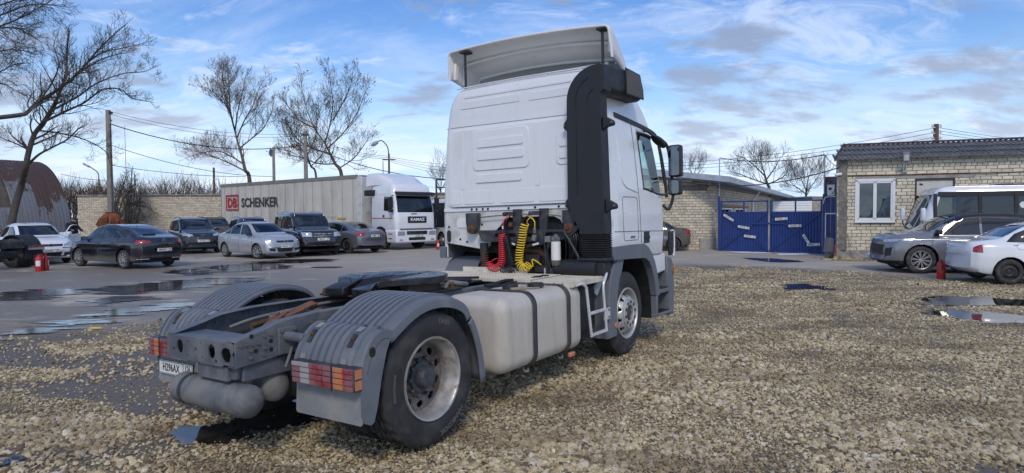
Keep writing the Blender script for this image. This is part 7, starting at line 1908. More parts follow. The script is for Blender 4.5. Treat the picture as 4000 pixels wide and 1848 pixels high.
def fit_text(body, xa, xb, z, h, m, bold):
    me = text_mesh('lettering', body, 1.0, m, None, .004, bold=bold, align='LEFT'); xs = [v.co.x for v in me.vertices]; ys = [v.co.y for v in me.vertices]
    sx_ = (xb - xa) / (max(xs) - min(xs)); sy_ = h / (max(ys) - min(ys))
    me.transform(frame4((xa, -.062, z - h / 2), (1, 0, 0), (0, 0, 1)) @ Matrix.Diagonal((sx_, sy_, 1, 1)) @ Matrix.Translation((-min(xs), -min(ys), 0))); return obj('lettering', me, TT)
fit_text('DB', x0 + .24, x1 - .22, zc_, .66, M_lred, .035); fit_text('SCHENKER', xs0, xs1, zc_ - .02, .62, M_ldark, .025)
for k in range(5):
    x = trail_x(1255 + k * 13); mb = MB(); mb.prism([(x - .2, 1.75), (x, 1.55), (x + .2, 1.75), (x, 1.95)], 'Y', -.055, -.048); mb.build('repair_patch', M_curt, cu_)
mb = MB(); mb.bx(trail_x(1318), trail_x(1351), -.062, -.05, 1.52, 1.62); mb.build('yellow_marker', mat('yellow_tape', (.55, .36, .06), .5), cu_)
# --- lorry cab
kf = Vector((.70, -.714)).normalized(); kN = Vector((-5.66, 30.8)); kl = Vector((-kf.y, kf.x))
KT = empty('lorry', (kN.x + kl.x * 1.22, kN.y + kl.y * 1.22, 0), math.atan2(kf.y, kf.x), 'white lorry cab with black grille coupled to the curtain-sided trailer', 'lorry')
mb = MB(); secs = []
for z, xf, hw, xb in ((.95, 0, 1.19, -2.2), (1.2, .02, 1.22, -2.2), (1.8, .0, 1.22, -2.2), (2.3, -.10, 1.20, -2.2), (2.75, -.22, 1.17, -2.2), (2.85, -.25, 1.17, -2.2), (3.15, -.32, 1.13, -2.18), (3.28, -.45, 1.05, -2.1), (3.33, -.65, .92, -2.0)):
    pts = []
    for cx, cy, r_, a0 in ((xf - .22, hw - .22, .22, 0), (xb + .08, hw - .08, .08, 90), (xb + .08, -hw + .08, .08, 180), (xf - .22, -hw + .22, .22, 270)):
        for i in range(6): a_ = R(a0 + 18 * i); pts.append((cx + r_ * math.cos(a_), cy + r_ * math.sin(a_), z))
    secs.append(pts)
mb.loft(secs); me = mb.mesh('cab_shell', P_white); bm = bmesh.new(); bm.from_mesh(me); bm.normal_update()
fs = cut_patch(bm, [(-1.08, 1.86), (1.08, 1.86), (1.05, 2.68), (-1.05, 2.68)], (1, 2), lambda f: f.normal.x > .3); take(bm, fs, 'windscreen', G_car, KT, offset=-.01)
for s in (1, -1):
    fs = cut_patch(bm, [(-1.05, 1.95), (-.30, 1.90), (-.42, 2.62), (-1.05, 2.66)], (0, 2), lambda f, s=s: f.normal.y * s > .5); take(bm, fs, 'side_window', G_dark, KT, offset=-.01)
fs = cut_patch(bm, [(-2.3, 1.0), (-2.3, .9), (.1, .9), (.1, 1.0)], (0, 2), lambda f: f.normal.z < -.9)
bm.to_mesh(me); bm.free(); shade(me, 40); kc = obj('cab_shell', me, KT)
mb = MB(); mb.bx(-1.9, -.3, -1.0, 1.0, 1.0, 1.5); mb.bx(-1.2, -1.05, -.9, .9, 1.5, 2.4); mb.build('interior', M_interior, KT)
mb = MB(); secs = []
for x, hw, zt, z0_ in ((-2.75, 1.15, 3.88, 3.2), (-2.2, 1.15, 3.90, 3.25), (-1.6, 1.10, 3.80, 3.25), (-1.0, 1.0, 3.55, 3.27), (-.62, .9, 3.36, 3.28)):
    secs.append([(x, y, z) for y, z in ((hw, z0_), (hw * .99, lerp(z0_, zt, .7)), (hw * .9, zt - .02), (hw * .5, zt), (-hw * .5, zt), (-hw * .9, zt - .02), (-hw * .99, lerp(z0_, zt, .7)), (-hw, z0_))])
mb.loft(secs); mb.build('roof_fairing', P_white, KT, smooth=40)
mb = MB(); mb.prism([(-.12, 2.73), (.10, 2.70), (.06, 2.86), (-.24, 2.90)], 'Y', -1.12, 1.12); mb.build('sun_visor', M_duct, KT, bevel=.02)
mb = MB(); mb.bx(-.015, .04, -.52, .62, 1.33, 1.66); gr_ = mb.build('grille', M_black, KT, bevel=.02)
obj('lettering', text_mesh('lettering', 'KAMAZ', .2, M_pvc, frame4((.045, .05, 1.5), (0, 1, 0), (0, 0, 1)), .006, bold=.006, sx=1.25), gr_)
mb = MB(); mb.bx(-1.75, .06, -1.24, 1.24, .36, 1.0); bmp = mb.build('bumper', P_white, KT, bevel=.08, seg=3)
fs_ = MB(); fs_.bx(.055, .075, -.62, .62, .76, .94); fs_.bx(.055, .075, -.5, .5, .48, .62); fs_.bx(.02, .07, -1.0, 1.0, 1.02, 1.06); fs_.build('bumper_opening', M_black, bmp)
for z in (.80, .88): mb = MB(); mb.bx(.075, .085, -.6, .6, z, z + .025); mb.build('trim_bar', M_chrome, bmp)
for s in (1, -1): mb = MB(); mb.bx(.04, .08, s * .72, s * 1.16, .72, .94); mb.build('headlamp', M_lampc, bmp, bevel=.02); mb = MB(); mb.bx(.045, .075, s * .85, s * 1.05, .46, .54); mb.build('fog_lamp', M_lampc, bmp)
reg_plate('number_plate', 'E218MX', '126', KT, frame4((.09, .1, .69), (0, 1, 0), (0, 0, 1)))
mb = MB(); mb.bar((.0, -.30, 1.78), (.0, .05, 1.79), .012, .05); mb.build('model_lettering', M_ldark, KT)
for s in (1, -1):
    mb = MB(); mb.bx(-2.15, -.25, s * 1.212, s * 1.228, 1.55, 1.60); mb.build('side_stripe', M_amber, KT)
    mb = MB(); mb.bx(-1.12, -.98, s * 1.21, s * 1.235, 1.62, 1.74); mb.build('door_handle', M_black, KT)
    mb = MB(); mb.bx(-.22, -.08, s * 1.30, s * 1.52, 2.08, 2.60); mb.bx(-.22, -.10, s * 1.28, s * 1.50, 1.86, 2.04); mb.tube([(-.3, s * 1.15, 2.7), (-.15, s * 1.4, 2.62)], .025, 8); mb.build('mirror', M_black, KT, bevel=.03)
    mb = MB(); mb.bx(-2.75, -1.9, s * 1.0, s * 1.30, 2.72, 3.02); mb.build('side_box', M_duct, KT, bevel=.05)
    simple_wheel(KT, (-1.35, s * 1.05, .52), .52, .30, M_rimrust, s > 0)
    mb = MB(); mb.lathe([(0, .62), (s * .35, .62)], 30, (-1.35, s * .90, .55)); mb.lathe([(s * .352, .61), (s * .352, .0001)], 30, (-1.35, s * .90, .55)); mb.v = [(x, y, max(z, .36)) for x, y, z in mb.v]; mb.build('wheel_arch', M_under, KT)
    simple_wheel(KT, (-4.9, s * 1.0, .52), .52, .5, M_rimrust, s > 0)
    for z in (.55, .78): mb = MB(); mb.bx(-.62, -.30, s * 1.2, s * 1.25, z, z + .04); mb.build('step', M_black, KT)
mb = MB(); mb.bx(-5.6, -1.9, -.45, .45, .75, 1.0); mb.bx(-3.6, -2.4, -1.15, -.5, .4, .95); mb.build('chassis', M_frame2, KT)
mb = MB()
for k in range(3): mb.tube(helix([(-2.3, -.5 + k * .3, 2.0), (-2.5, -.5 + k * .3, 1.4), (-2.7, -.4 + k * .3, 1.5)], .05, .05, 8), .012, 5)
mb.build('air_lines', M_blk_hose, KT)
# --- buses
def bus(name, label, pos, fwd, L, W, H, plate=None, open_win=False):
    B = empty(name, (pos[0], pos[1], 0), math.atan2(fwd[1], fwd[0]), label, 'bus')
    # local x forward, front at x=0; side towards +y is the left side
    prof = [(.35, .0), (1.05, .02), (1.30, -.05), (2.15, -.34), (2.40, -.46), (2.50, -.62), (2.54, -.9)]
    k = H / 2.54; mb = MB(); secs = []
    for z, xf in prof:
        z *= k; hw = W * (1 - .05 * max(0, (z - 1.1) / 1.4)) - (.10 if z > H * .975 else .03 if z > H * .94 else 0); pts = []
        for cx, cy, r_, a0 in ((xf - .20, hw - .20, .20, 0), (-L + .1, hw - .1, .1, 90), (-L + .1, -hw + .1, .1, 180), (xf - .20, -hw + .20, .20, 270)):
            for i in range(5): a_ = R(a0 + 22.5 * i); pts.append((cx + r_ * math.cos(a_), cy + r_ * math.sin(a_), z))
        secs.append(pts)
    mb.loft(secs); me = mb.mesh('body', P_white); bm = bmesh.new(); bm.from_mesh(me); bm.normal_update()
    fs = cut_patch(bm, [(-W + .16, 1.16), (W - .16, 1.16), (W - .22, 2.28), (-W + .22, 2.28)], (1, 2), lambda f: f.normal.x > .25); take(bm, fs, 'windscreen', G_car, B, offset=-.01)
    edges = [-.42, -1.62, -2.55, -3.7, -4.9, -L + .3]
    for s in (1, -1):
        for i in range(len(edges) - 1):
            x1_, x0_ = edges[i] - .02, edges[i + 1] + .02
            p = [(x0_, 1.12), (x1_, 1.12), (x1_ + (.10 if i == 0 else 0), 1.3), (x1_ - (.12 if i == 0 else 0), 2.24), (x0_, 2.26)]
            fs = cut_patch(bm, p, (0, 2), lambda f, s=s: f.normal.y * s > .5); take(bm, fs, 'side_window', G_clear if i in (0, 3) else G_dark, B, offset=-.008)
    for xc in (-1.05, -L + 1.6):
        fs = cut_patch(bm, circ(xc, .42, .45, 16), (0, 2), lambda f: abs(f.normal.y) > .5); bmesh.ops.delete(bm, geom=fs, context='FACES')
    bm.to_mesh(me); bm.free(); shade(me, 40); obj('body', me, B)
    for s in (1, -1):
        for i in range(len(edges)):
            x = edges[i]; mb = MB(); mb.bx(x - .05, x + .05, s * (W * .965 - .02), s * (W * .985), 1.08, 2.30); mb.build('window_pillar', M_black, B)
        mb = MB(); mb.bx(-L + .2, -.5, s * (W * .955 - .02), s * (W * .968), 2.22, 2.36); mb.bx(-L + .2, -.45, s * (W * .98), s * (W * 1.002), 1.06, 1.13); mb.build('window_band', M_black, B)
        for xc in (-1.05, -L + 1.6): simple_wheel(B, (xc, s * (W - .16), .40), .40, .24, M_rimrust, s > 0)
        mb = MB(); mb.bx(-.12, .02, s * (W + .06), s * (W + .24), 1.42, 1.86); mb.build('mirror', P_white, B, bevel=.06, seg=3)
        mb = MB(); mb.tube(catmull([(-.12, s * (W - .02), 1.25), (-.05, s * (W + .1), 1.30), (-.05, s * (W + .14), 1.45)], 4), .02, 8); mb.build('mirror_arm', M_black, B)
        for x in (-1.5, -2.7, -3.6): mb = MB(); mb.bx(x - .5, x - .1, s * .25, s * .85, .75, 1.15); mb.bx(x - .55, x - .42, s * .25, s * .85, 1.1, 1.75); mb.build('seat', mat('seat_fabric', (.10, .09, .08), .9), B, bevel=.05)
    mb = MB(); mb.bx(-L + .2, -.1, -W + .1, W - .1, .5, .6); mb.bx(-.55, -.12, -W + .15, W - .15, .6, 1.12); mb.build('floor', M_interior, B)
    mb = MB(); mb.tube([(-.55 + .06 * math.cos(t), .5 + .2 * math.sin(t), 1.25 + .18 * math.cos(t)) for t in [2 * PI * i / 20 for i in range(20)]], .015, 6, closed=True); mb.build('steering_wheel', M_interior, B)
    mb = MB(); mb.bx(-4.4, -2.3, -.45, .45, H, H + .06); mb.build('roof_hatch', M_black, B, bevel=.02)
    mb = MB(); mb.bx(-.02, .05, -W + .12, W - .12, .36, .62); mb.bx(-.05, .03, -W + .3, W - .3, .95, 1.08); mb.build('front_bumper', M_black, B, bevel=.03)
    for s in (1, -1): mb = MB(); mb.bx(-.06, .035, s * (W - .42), s * (W - .14), .74, .92); mb.build('headlamp', M_lampc, B, bevel=.03)
    return B
BR = bus('minibus', 'white bus with dark window band standing before the brick building', (13.32, 21.12), (-.946, .324), 7.2, 1.08, 2.54)
mb = MB(); mb.prism([(-3.05, 2.0), (-2.68, 2.03), (-2.62, 1.95), (-2.66, 1.86), (-2.70, 1.84), (-3.05, 1.84)], 'Y', 1.052, 1.06); mb.build('paper_notice', M_pvc, BR)
mb = MB(); mb.bx(-3.35, -3.22, 1.052, 1.06, 1.98, 2.06); mb.build('green_sticker', mat('green_sticker', (.03, .35, .15), .5), BR)
bus('minibus', 'white minibus mostly hidden behind the lorry and the large cab', (-2.3, 33.2), (.55, -.83), 6.0, 1.05, 2.58)
# --- rear of a dark tractor unit at the left edge
BT = empty('dark_chassis', (-16.55, 20.9, 0), math.atan2(-.25, .97), 'tail of a dark tractor chassis cut off by the left edge', 'truck')
mb = MB(); mb.bx(-4.5, 0, -.42, -.34, .74, .98); mb.bx(-4.5, 0, .34, .42, .74, .98); mb.bx(-.05, .0, -.42, .42, .70, .92); mb.build('chassis_rail', M_frame2, BT, bevel=.01)
for s in (-1, 1):
    simple_wheel(BT, (-.85, s * 1.05, .5), .5, .32, M_frame2, s > 0); simple_wheel(BT, (-.85, s * .72, .5), .5, .3, M_frame2, s > 0)
    pth = [(-.85 + .60 * math.cos(R(q)), .52 + .60 * math.sin(R(q))) for q in range(-5, 150, 10)]
    wall(pth, .62 * s, 1.24 * s, .012).build('wing', M_black, BT, smooth=40)
    mb = MB(); mb.bx(-.22, -.14, .62 * s, 1.22 * s, .60, .78); lp = mb.build('tail_lamp', M_frame2, BT); mb = MB(); mb.bx(-.14, -.125, .64 * s, 1.2 * s, .62, .69); mb.build('lens', M_clear, lp); mb = MB(); mb.bx(-.14, -.125, .64 * s, 1.2 * s, .70, .76); mb.build('lens', M_red, lp)
    mb = MB(); mb.bx(-.25, -.23, .62 * s, 1.22 * s, .30, .62); mb.build('mudflap', M_black, BT)
mb = MB(); mb.lathe([(-.5, .0001), (-.5, .10), (-.45, .13), (.45, .13), (.5, .10), (.5, .0001)], 20, (-.35, -.1, .48)); mb.build('air_tank', M_black, BT, smooth=40)
for x in (-1.0, -2.2): mb = MB(); mb.bx(x - .3, x + .3, -1.15, -.6, .4, .9); mb.build('side_box', M_frame2, BT, bevel=.03)
mb = MB(); mb.lathe([(1.02, .0001), (1.02, .5), (1.12, .5), (1.13, .0001)], 24, (-1.4, 0, 0), 'Z'); mb.build('coupling_plate', M_grease, BT)
# ------------------------------------------------------------ trees, scrub, poles, wires
def bark(name, col): return mat(name, col, .9, 0, .25, 3, bump=.4, bscale=18, dirt=.5, dirt_amt=.4, dirt_col=tuple(c * .5 for c in col))
class Tree:
    def __init__(s, seed, up=.12, twig=.004, maxlev=4): s.r = random.Random(seed); s.big = MB(); s.small = MB(); s.tips = []; s.up = up; s.twig = twig; s.maxlev = maxlev; s.n = 0; s.k = 1.0
    def add(s, pts, r0, r1, lev):
        rs = [lerp(r0, r1, i / (len(pts) - 1)) for i in range(len(pts))]
        (s.big if lev <= 1 else s.small).tube(pts, rs, 7 if lev == 0 else 5 if lev == 1 else 3, cap=False)
    def limb(s, pts, r0, r1, lev=0, spawn=1.0, t0=.25, kid=None):
        pts = catmull(pts, 5)
        if s.k > 1: r0 *= .82; r1 *= .8
        s.add(pts, r0, r1, lev); s.spawn(pts, r0, r1, lev, spawn, t0, kid); return pts
    def spawn(s, pts, r0, r1, lev, dens, t0, kid=None):
        if lev >= s.maxlev: return
        L = sum((b - a).length for a, b in zip(pts, pts[1:])); n = max(2, int(dens * s.k * (2 + L * (1.8, 2.9, 3.1, 2.2)[min(lev, 3)])))
        for k in range(n):
            t = t0 + (1 - t0) * (k + s.r.random()) / n; i = min(len(pts) - 2, int(t * (len(pts) - 1))); p = pts[i].lerp(pts[i + 1], t * (len(pts) - 1) - i)
            d = (pts[i + 1] - pts[i]).normalized(); o = Vector((s.r.gauss(0, 1), s.r.gauss(0, 1) * .8, s.r.gauss(.25, 1))); o = (o - d * o.dot(d)).normalized()
            a = s.r.uniform(.45, 1.0); dd = (d * math.cos(a) + o * math.sin(a)).normalized()
            ln = (kid or L * .74) * (1.15 - .75 * t) * s.r.uniform(.55, 1.15); rr = max(s.twig, lerp(r0, r1, t) * s.r.uniform(.38, .55))
            s.branch(p, dd, ln, rr, lev + 1, dens)
    def branch(s, p, d, L, r, lev, dens):
        if L < .12: return
        s.n += 1; n = 5 if lev < 3 else 4; pts = [p]
        for i in range(n):
            d = (d + Vector((s.r.gauss(0, .16), s.r.gauss(0, .16), s.r.gauss(s.up, .13)))).normalized(); pts.append(pts[-1] + d * L / n)
        s.add(pts, r, max(s.twig * .7, r * .35), lev); s.tips.append(pts[-1]); s.spawn(pts, r, max(s.twig * .7, r * .35), lev, dens, .3)
    def done(s, name, label, m, leaves=0, lm=None, base=None):
        T = empty(name, base, 0, label, 'tree'); off = Vector(base)
        for mbx, nm in ((s.big, 'trunk'), (s.small, 'crown')):
            mbx.v = [(v[0] - off.x, v[1] - off.y, v[2] - off.z) for v in mbx.v]; o = mbx.build(nm, m, T, smooth=70, fix=False)
        if leaves:
            mb = MB()
            for k in range(leaves):
                p = s.r.choice(s.tips) - off + Vector((s.r.gauss(0, .1), s.r.gauss(0, .1), s.r.gauss(-.05, .1))); q = Euler((s.r.uniform(0, 6), s.r.uniform(0, 6), s.r.uniform(0, 6))).to_matrix(); z = s.r.uniform(.05, .11)
                mb.add([p + q @ Vector(c) * z for c in ((-1, 0, 0), (0, -.5, .1), (1, 0, 0), (0, .5, .1))], [(0, 1, 2, 3)])
            tag(mb.build('leaves', lm, T, fix=False), kind='stuff')
        return T
B_dark = bark('bark_dark', (.075, .063, .053)); B_warm = bark('bark_warm', (.13, .098, .068)); B_grey = bark('bark_grey', (.085, .075, .066))
M_deadleaf = mat('dead_leaves', (.09, .065, .04), .8, 0, .4, 8)
def px(pts, Y, jit=0, seed=1):
    r_ = random.Random(seed); return [at(u, v, Y + (r_.uniform(-jit, jit) if i else 0)) for i, (u, v) in enumerate(pts)]
# leaning tree with its trunk in view
t = Tree(3, .10, .0055, 4); t.k = 1.3; Y = 34
t.limb(px([(38, 900), (60, 800), (85, 715), (100, 655), (112, 595), (135, 525), (172, 475), (205, 420), (238, 350), (258, 280), (262, 200), (272, 120)], Y, .6, 2), .24, .03, 0, .9, .35, 2.0)
t.limb(px([(98, 655), (150, 605), (205, 575), (262, 545), (310, 500), (325, 495)], Y, 1.0, 3), .09, .02, 1, 1.0, .2, 1.3)
t.limb(px([(172, 475), (215, 455), (262, 432), (330, 400), (402, 350), (470, 350), (520, 385), (600, 400)], Y, 1.5, 4), .09, .02, 1, 1.1, .15, 1.7)
t.limb(px([(150, 510), (230, 520), (330, 545), (410, 590), (430, 640)], Y, 1.2, 5), .06, .015, 1, 1.1, .1, 1.4)
t.limb(px([(205, 430), (300, 380), (370, 330), (470, 290), (560, 280), (610, 260)], Y, 1.5, 6), .07, .012, 1, 1.1, .1, 1.6)
t.limb(px([(120, 590), (60, 560), (10, 540), (-60, 500)], Y, 1.0, 7), .05, .015, 1, .9, .1, 1.3)
p = on_ground(38, 990); t.done('leaning_tree', 'bare dark tree leaning beside the rusty hangar', B_dark, base=(at(38, 900, Y).x, Y, 0))
mb = MB(); q = at(38, 900, Y); mb.tube([(q.x - .05, Y, -.1), (q.x, Y, q.z + .02)], [.29, .24], 9)
o = mb.build('trunk_base', B_dark, bpy.data.objects['leaning_tree']); o.location = (-q.x, -Y, 0)
# tree whose trunk stands outside the left edge, limbs reaching in
t = Tree(8, .06, .0055, 4); t.k = 1.25; Y = 31
bx_ = at(-260, 900, Y)
t.limb([(bx_.x, Y, 0), at(-250, 750, Y), at(-220, 600, Y), at(-210, 480, Y), at(-200, 350, Y), at(-150, 200, Y), at(-120, 50, Y), at(-100, -150, Y)], .42, .06, 0, .6, .4, 2.6)
t.limb(px([(-210, 480), (-100, 470), (0, 459), (75, 450), (105, 440), (148, 400), (237, 343), (300, 290), (340, 245), (388, 190), (440, 140), (500, 88)], Y, .9, 2), .17, .02, 1, 1.0, .35, 1.9)
t.limb(px([(237, 343), (262, 290), (258, 220), (266, 150), (270, 95)], Y, .8, 3), .07, .012, 1, 1.1, .1, 1.4)
t.limb(px([(340, 245), (400, 205), (470, 190), (540, 175), (588, 160)], Y, .8, 4), .05, .010, 1, 1.2, .1, 1.3)
t.limb(px([(300, 290), (390, 235), (450, 215), (520, 205)], Y, .8, 9), .05, .010, 1, 1.2, .1, 1.3)
t.limb(px([(148, 400), (200, 330), (230, 250), (210, 180), (230, 120)], Y, .8, 5), .06, .012, 1, 1.0, .2, 1.3)
t.up = -.06
for i, pts in enumerate(([(-160, 230), (-60, 130), (20, 95), (90, 65), (160, 25), (250, -30)], [(-150, 200), (-40, 120), (60, 110), (120, 140), (190, 180)], [(-190, 330), (-80, 230), (0, 200), (70, 195), (150, 215)], [(-190, 330), (-90, 300), (0, 280), (60, 250), (130, 245)], [(-120, 50), (0, 20), (80, -10), (180, -60)], [(-200, 350), (-60, 330), (20, 330), (60, 360)], [(-140, 100), (0, 60), (110, 20), (200, 20), (270, 30)])):
    t.limb(px(pts, Y, 1.2, 20 + i), .075, .012, 1, 1.15, .25, 1.5)
t.done('overhanging_tree', 'bare tree whose dense twigs hang into the top left corner', B_dark, base=(bx_.x, Y, 0))
# two bare trees with a few dead leaves behind the trailer
def behind_tree(seed, Y, trunk, limbs, label, m, leaves, r0):
    t = Tree(seed, .16, .0075, 4); g_ = at(trunk[0][0], trunk[0][1], Y)
    t.limb([(g_.x, Y, 0)] + px(trunk, Y, .5, seed), r0, .06, 0, .35, .55, 2.0)
    for i, l in enumerate(limbs): t.limb(px(l, Y, 1.6, seed + i), min(.07, r0 * .42), .012, 1, 1.1, .12, 2.5)
    return t.done('bare_tree', label, m, leaves, M_deadleaf, (g_.x, Y, 0))
behind_tree(31, 56, [(975, 705), (958, 665), (945, 610), (930, 560), (918, 514)], [[(918, 514), (895, 435), (860, 385), (810, 345), (770, 335)], [(918, 514), (900, 430), (895, 350), (890, 290), (880, 240)], [(925, 540), (955, 470), (985, 420), (1010, 350), (1040, 300)], [(935, 580), (985, 540), (1030, 500), (1060, 440), (1070, 400)], [(950, 640), (900, 610), (850, 590), (780, 600), (720, 620)], [(918, 514), (930, 430), (950, 350), (960, 290)], [(895, 435), (880, 370), (870, 300), (865, 260)], [(960, 670), (900, 640), (830, 610), (760, 590), (710, 575)]], 'bare tree with forked pale trunk above the trailer tail', B_warm, 200, .20)
behind_tree(47, 57, [(1335, 690), (1310, 640), (1290, 600), (1270, 560)], [[(1270, 560), (1230, 500), (1200, 430), (1180, 350), (1170, 280)], [(1270, 560), (1290, 480), (1300, 400), (1290, 320), (1280, 240)], [(1280, 580), (1340, 520), (1390, 450), (1420, 380), (1450, 310)], [(1290, 600), (1220, 580), (1160, 540), (1120, 480), (1090, 460)], [(1230, 500), (1170, 470), (1130, 420), (1110, 390)], [(1310, 640), (1250, 640), (1190, 620), (1130, 590)], [(1300, 470), (1340, 400), (1370, 330), (1380, 260)], [(1320, 660), (1380, 620), (1420, 570), (1450, 520)]], 'bare tree with brown clinging leaves behind the trailer front', B_warm, 650, .21)
behind_tree(52, 57, [(1235, 690), (1215, 650), (1200, 610)], [[(1200, 610), (1160, 560), (1130, 500), (1100, 470)], [(1200, 610), (1230, 540), (1240, 470), (1260, 400)], [(1205, 620), (1150, 610), (1110, 600)], [(1215, 650), (1260, 600), (1290, 540)]], 'smaller leafy-twigged bare tree in front of the tall one behind the trailer', B_grey, 450, .12)
behind_tree(61, 58, [(3005, 750), (2998, 720), (2990, 690)], [[(2990, 690), (2950, 650), (2910, 620), (2880, 610)], [(2990, 690), (2975, 640), (2970, 610)], [(2995, 700), (3030, 650), (3050, 610)], [(3000, 720), (3060, 690), (3090, 650)], [(3000, 720), (2940, 700), (2890, 680), (2850, 670)]], 'round-crowned bare tree behind the blue gate', B_grey, 0, .20)
behind_tree(67, 56, [(3148, 775), (3150, 740)], [[(3150, 740), (3160, 690), (3180, 650)], [(3150, 745), (3130, 700), (3120, 660)], [(3150, 750), (3190, 700), (3210, 660)], [(3150, 760), (3110, 730), (3080, 720)]], 'slender bare tree behind the right gate leaf', B_grey, 0, .13)
behind_tree(71, 70, [(2712, 700), (2712, 690)], [[(2712, 690), (2700, 670), (2690, 660)], [(2712, 690), (2716, 665), (2718, 650)], [(2712, 692), (2730, 675), (2738, 668)]], 'tiny bare treetop above the low roof near the cab mirror', B_grey, 0, .10)
behind_tree(73, 60, [(1722, 760), (1720, 740)], [[(1720, 740), (1708, 710), (1700, 690)], [(1720, 740), (1728, 700), (1730, 680)], [(1720, 745), (1740, 715), (1750, 700)]], 'thin bare tree between the lorry and the large cab', B_grey, 0, .10)
# vine-choked dead shrub in front of the yard wall
t = Tree(91, .02, .006, 3); Y = 45
for k in range(16):
    r_ = random.Random(k); u0 = 497 + r_.uniform(-12, 12); p0 = at(u0, 900, Y); p0.z = 0
    top_ = at(505 + r_.gauss(0, 26), r_.choice((665, 690, 720, 760)) + r_.uniform(-20, 25), Y + r_.uniform(-.8, .3)); mid_ = p0.lerp(top_, .5) + Vector((r_.gauss(0, .5), r_.gauss(0, .2), 0)); t.limb([p0, mid_, top_], .05, .015, 1, 1.3, .15, 1.15)
for k in range(8):
    r_ = random.Random(50 + k); p0 = at(500, 800, Y); t.limb([p0, p0 + Vector((r_.uniform(.4, 1.4), 0, r_.uniform(-.2, .3))), p0 + Vector((r_.uniform(1.2, 3.0), -.2, -r_.uniform(.4, 1.6)))], .03, .008, 1, 1.2, .1, .7)
t.done('dead_shrub', 'tangled dead shrub overgrowing the yard wall beside the concrete pole', B_grey, base=(at(500, 900, Y).x, Y, 0))['category'] = 'shrub'
# brown scrub beyond the wall
r_ = random.Random(12); mb = MB()
for k in range(1900):
    x = r_.uniform(-46, -12); y = r_.uniform(52, 66); h = r_.triangular(3.4, 6.3, 4.6) * (1 + .22 * mnoise.noise(Vector((x * .25, 0, 4)))) * (1 if x < -27 else .84); p0 = Vector((x, y, 0)); q = [p0]
    d = Vector((r_.gauss(0, .12), 0, 1)).normalized()
    for i in range(4): d = (d + Vector((r_.gauss(0, .14), r_.gauss(0, .1), .02))).normalized(); q.append(q[-1] + d * h / 4)
    mb.tube(q, [.035, .028, .02, .014, .006], 3, cap=False)
    for i in range(5):
        j = r_.choice((2, 3, 3)); e_ = (d + Vector((r_.gauss(0, .7), r_.gauss(0, .4), .25))).normalized(); mb.tube([q[j], q[j] + e_ * .45, q[j] + e_ * r_.uniform(.7, 1.1) + Vector((0, 0, .1))], [.013, .01, .005], 3, cap=False)
tag(mb.build('scrub', bark('scrub_bark', (.105, .08, .066)), fix=False), 'brown leafless scrub growing beyond the yard wall', 'scrub', kind='stuff')
# --- poles
def pole(name, label, u, vt, Y, r0, r1, m, vb=None):
    tp = at(u, vt, Y); P = empty(name, (tp.x, Y, 0), 0, label, 'pole'); mb = MB(); mb.tube([(0, 0, 0), (0, 0, tp.z)], [r0, r1], 12); mb.build('shaft', m, P, smooth=50); return P, tp.z
M_polec = mat('pole_concrete', (.25, .235, .205), .9, 0, .2, 3, bump=.3, bscale=20); M_polew = mat('pole_timber', (.12, .085, .06), .9, 0, .3, 4, bump=.4, bscale=20)
P1, h1 = pole('utility_pole', 'tall concrete pole with orange tarpaulin tied round its foot', 422, 430, 42, .21, .15, M_polec)
mb = MB(); mb.tube([(.16, -.05, h1 - .6), (.30, -.1, h1 - .75)], .03, 6); mb.bx(.10, .24, -.12, .12, h1 - .25, h1 - .1); mb.build('bracket', M_frame2, P1)
mb = MB(); mb.tube([(.19, -.12, 1.2), (.19, -.12, h1 - .9)], .02, 6); mb.build('riser_cable', M_black, P1)
P2, h2 = pole('utility_pole', 'grey concrete pole rising behind the middle of the trailer', 1192, 512, 52, .20, .14, M_polec)
mb = MB(); mb.bx(-.25, .25, -.2, .2, h2 - .35, h2 - .25); mb.tube([(.1, 0, h2), (.25, 0, h2 + .12)], .03, 6); mb.build('bracket', M_frame2, P2)
P3, h3 = pole('lamp_pole', 'slim grey pole with a dish above the trailer', 1068, 575, 50, .14, .10, M_polec)
mb = MB(); mb.lathe([(0, .0001), (.05, .2), (.16, .33)], 20, (-.32, -.1, h3 - .45), 'X'); mb.build('dish', M_galv, P3, smooth=50)
P5, h5 = pole('timber_pole', 'thin dark timber pole rising above the yard wall by the trailer', 835, 655, 50, .10, .08, M_polew)
mb = MB(); mb.box((.1, 0, h5 - .9), (.2, .1, .12)); mb.build('insulator', M_pvc, P5)
P4, h4 = pole('street_lamp', 'curved street lamp standing behind the white lorry', 1519, 600, 48, .10, .07, M_polew)
q = at(1467, 553, 48); mb = MB(); dx = q.x - P4.location.x; mb.tube(catmull([(0, 0, h4 - .2), (-.1, 0, h4 + .5), (dx * .5, 0, q.z + .05), (dx * .85, 0, q.z)], 6), .04, 8); mb.build('arm', M_polew, P4, smooth=50)
mb = MB(); mb.lathe([(0, .0001), (.05, .12), (.3, .16), (.55, .1), (.62, .0001)], 16, (dx * .8, 0, q.z), 'X'); mb.xf(Matrix.Translation((dx * .8, 0, q.z)) @ Matrix.Rotation(2.6, 4, 'Y') @ Matrix.Translation((-dx * .8, 0, -q.z))); mb.build('lamp_head', M_galv, P4, smooth=50)
mb = MB(); mb.bx(-.5, .5, -.04, .04, h4 - .5, h4 - .42); mb.build('crossarm', M_polew, P4)
P6, h6 = pole('street_lamp', 'rusty curved street lamp behind the yard wall left of the concrete pole', 386, 700, 52, .08, .06, M_polew)
q = at(335, 648, 52); dx = q.x - P6.location.x; mb = MB(); mb.tube(catmull([(0, 0, h6 - .1), (-.05, 0, h6 + .5), (dx * .5, 0, q.z - .2), (dx * .8, 0, q.z)], 6), .04, 8); mb.build('arm', M_polew, P6, smooth=50)
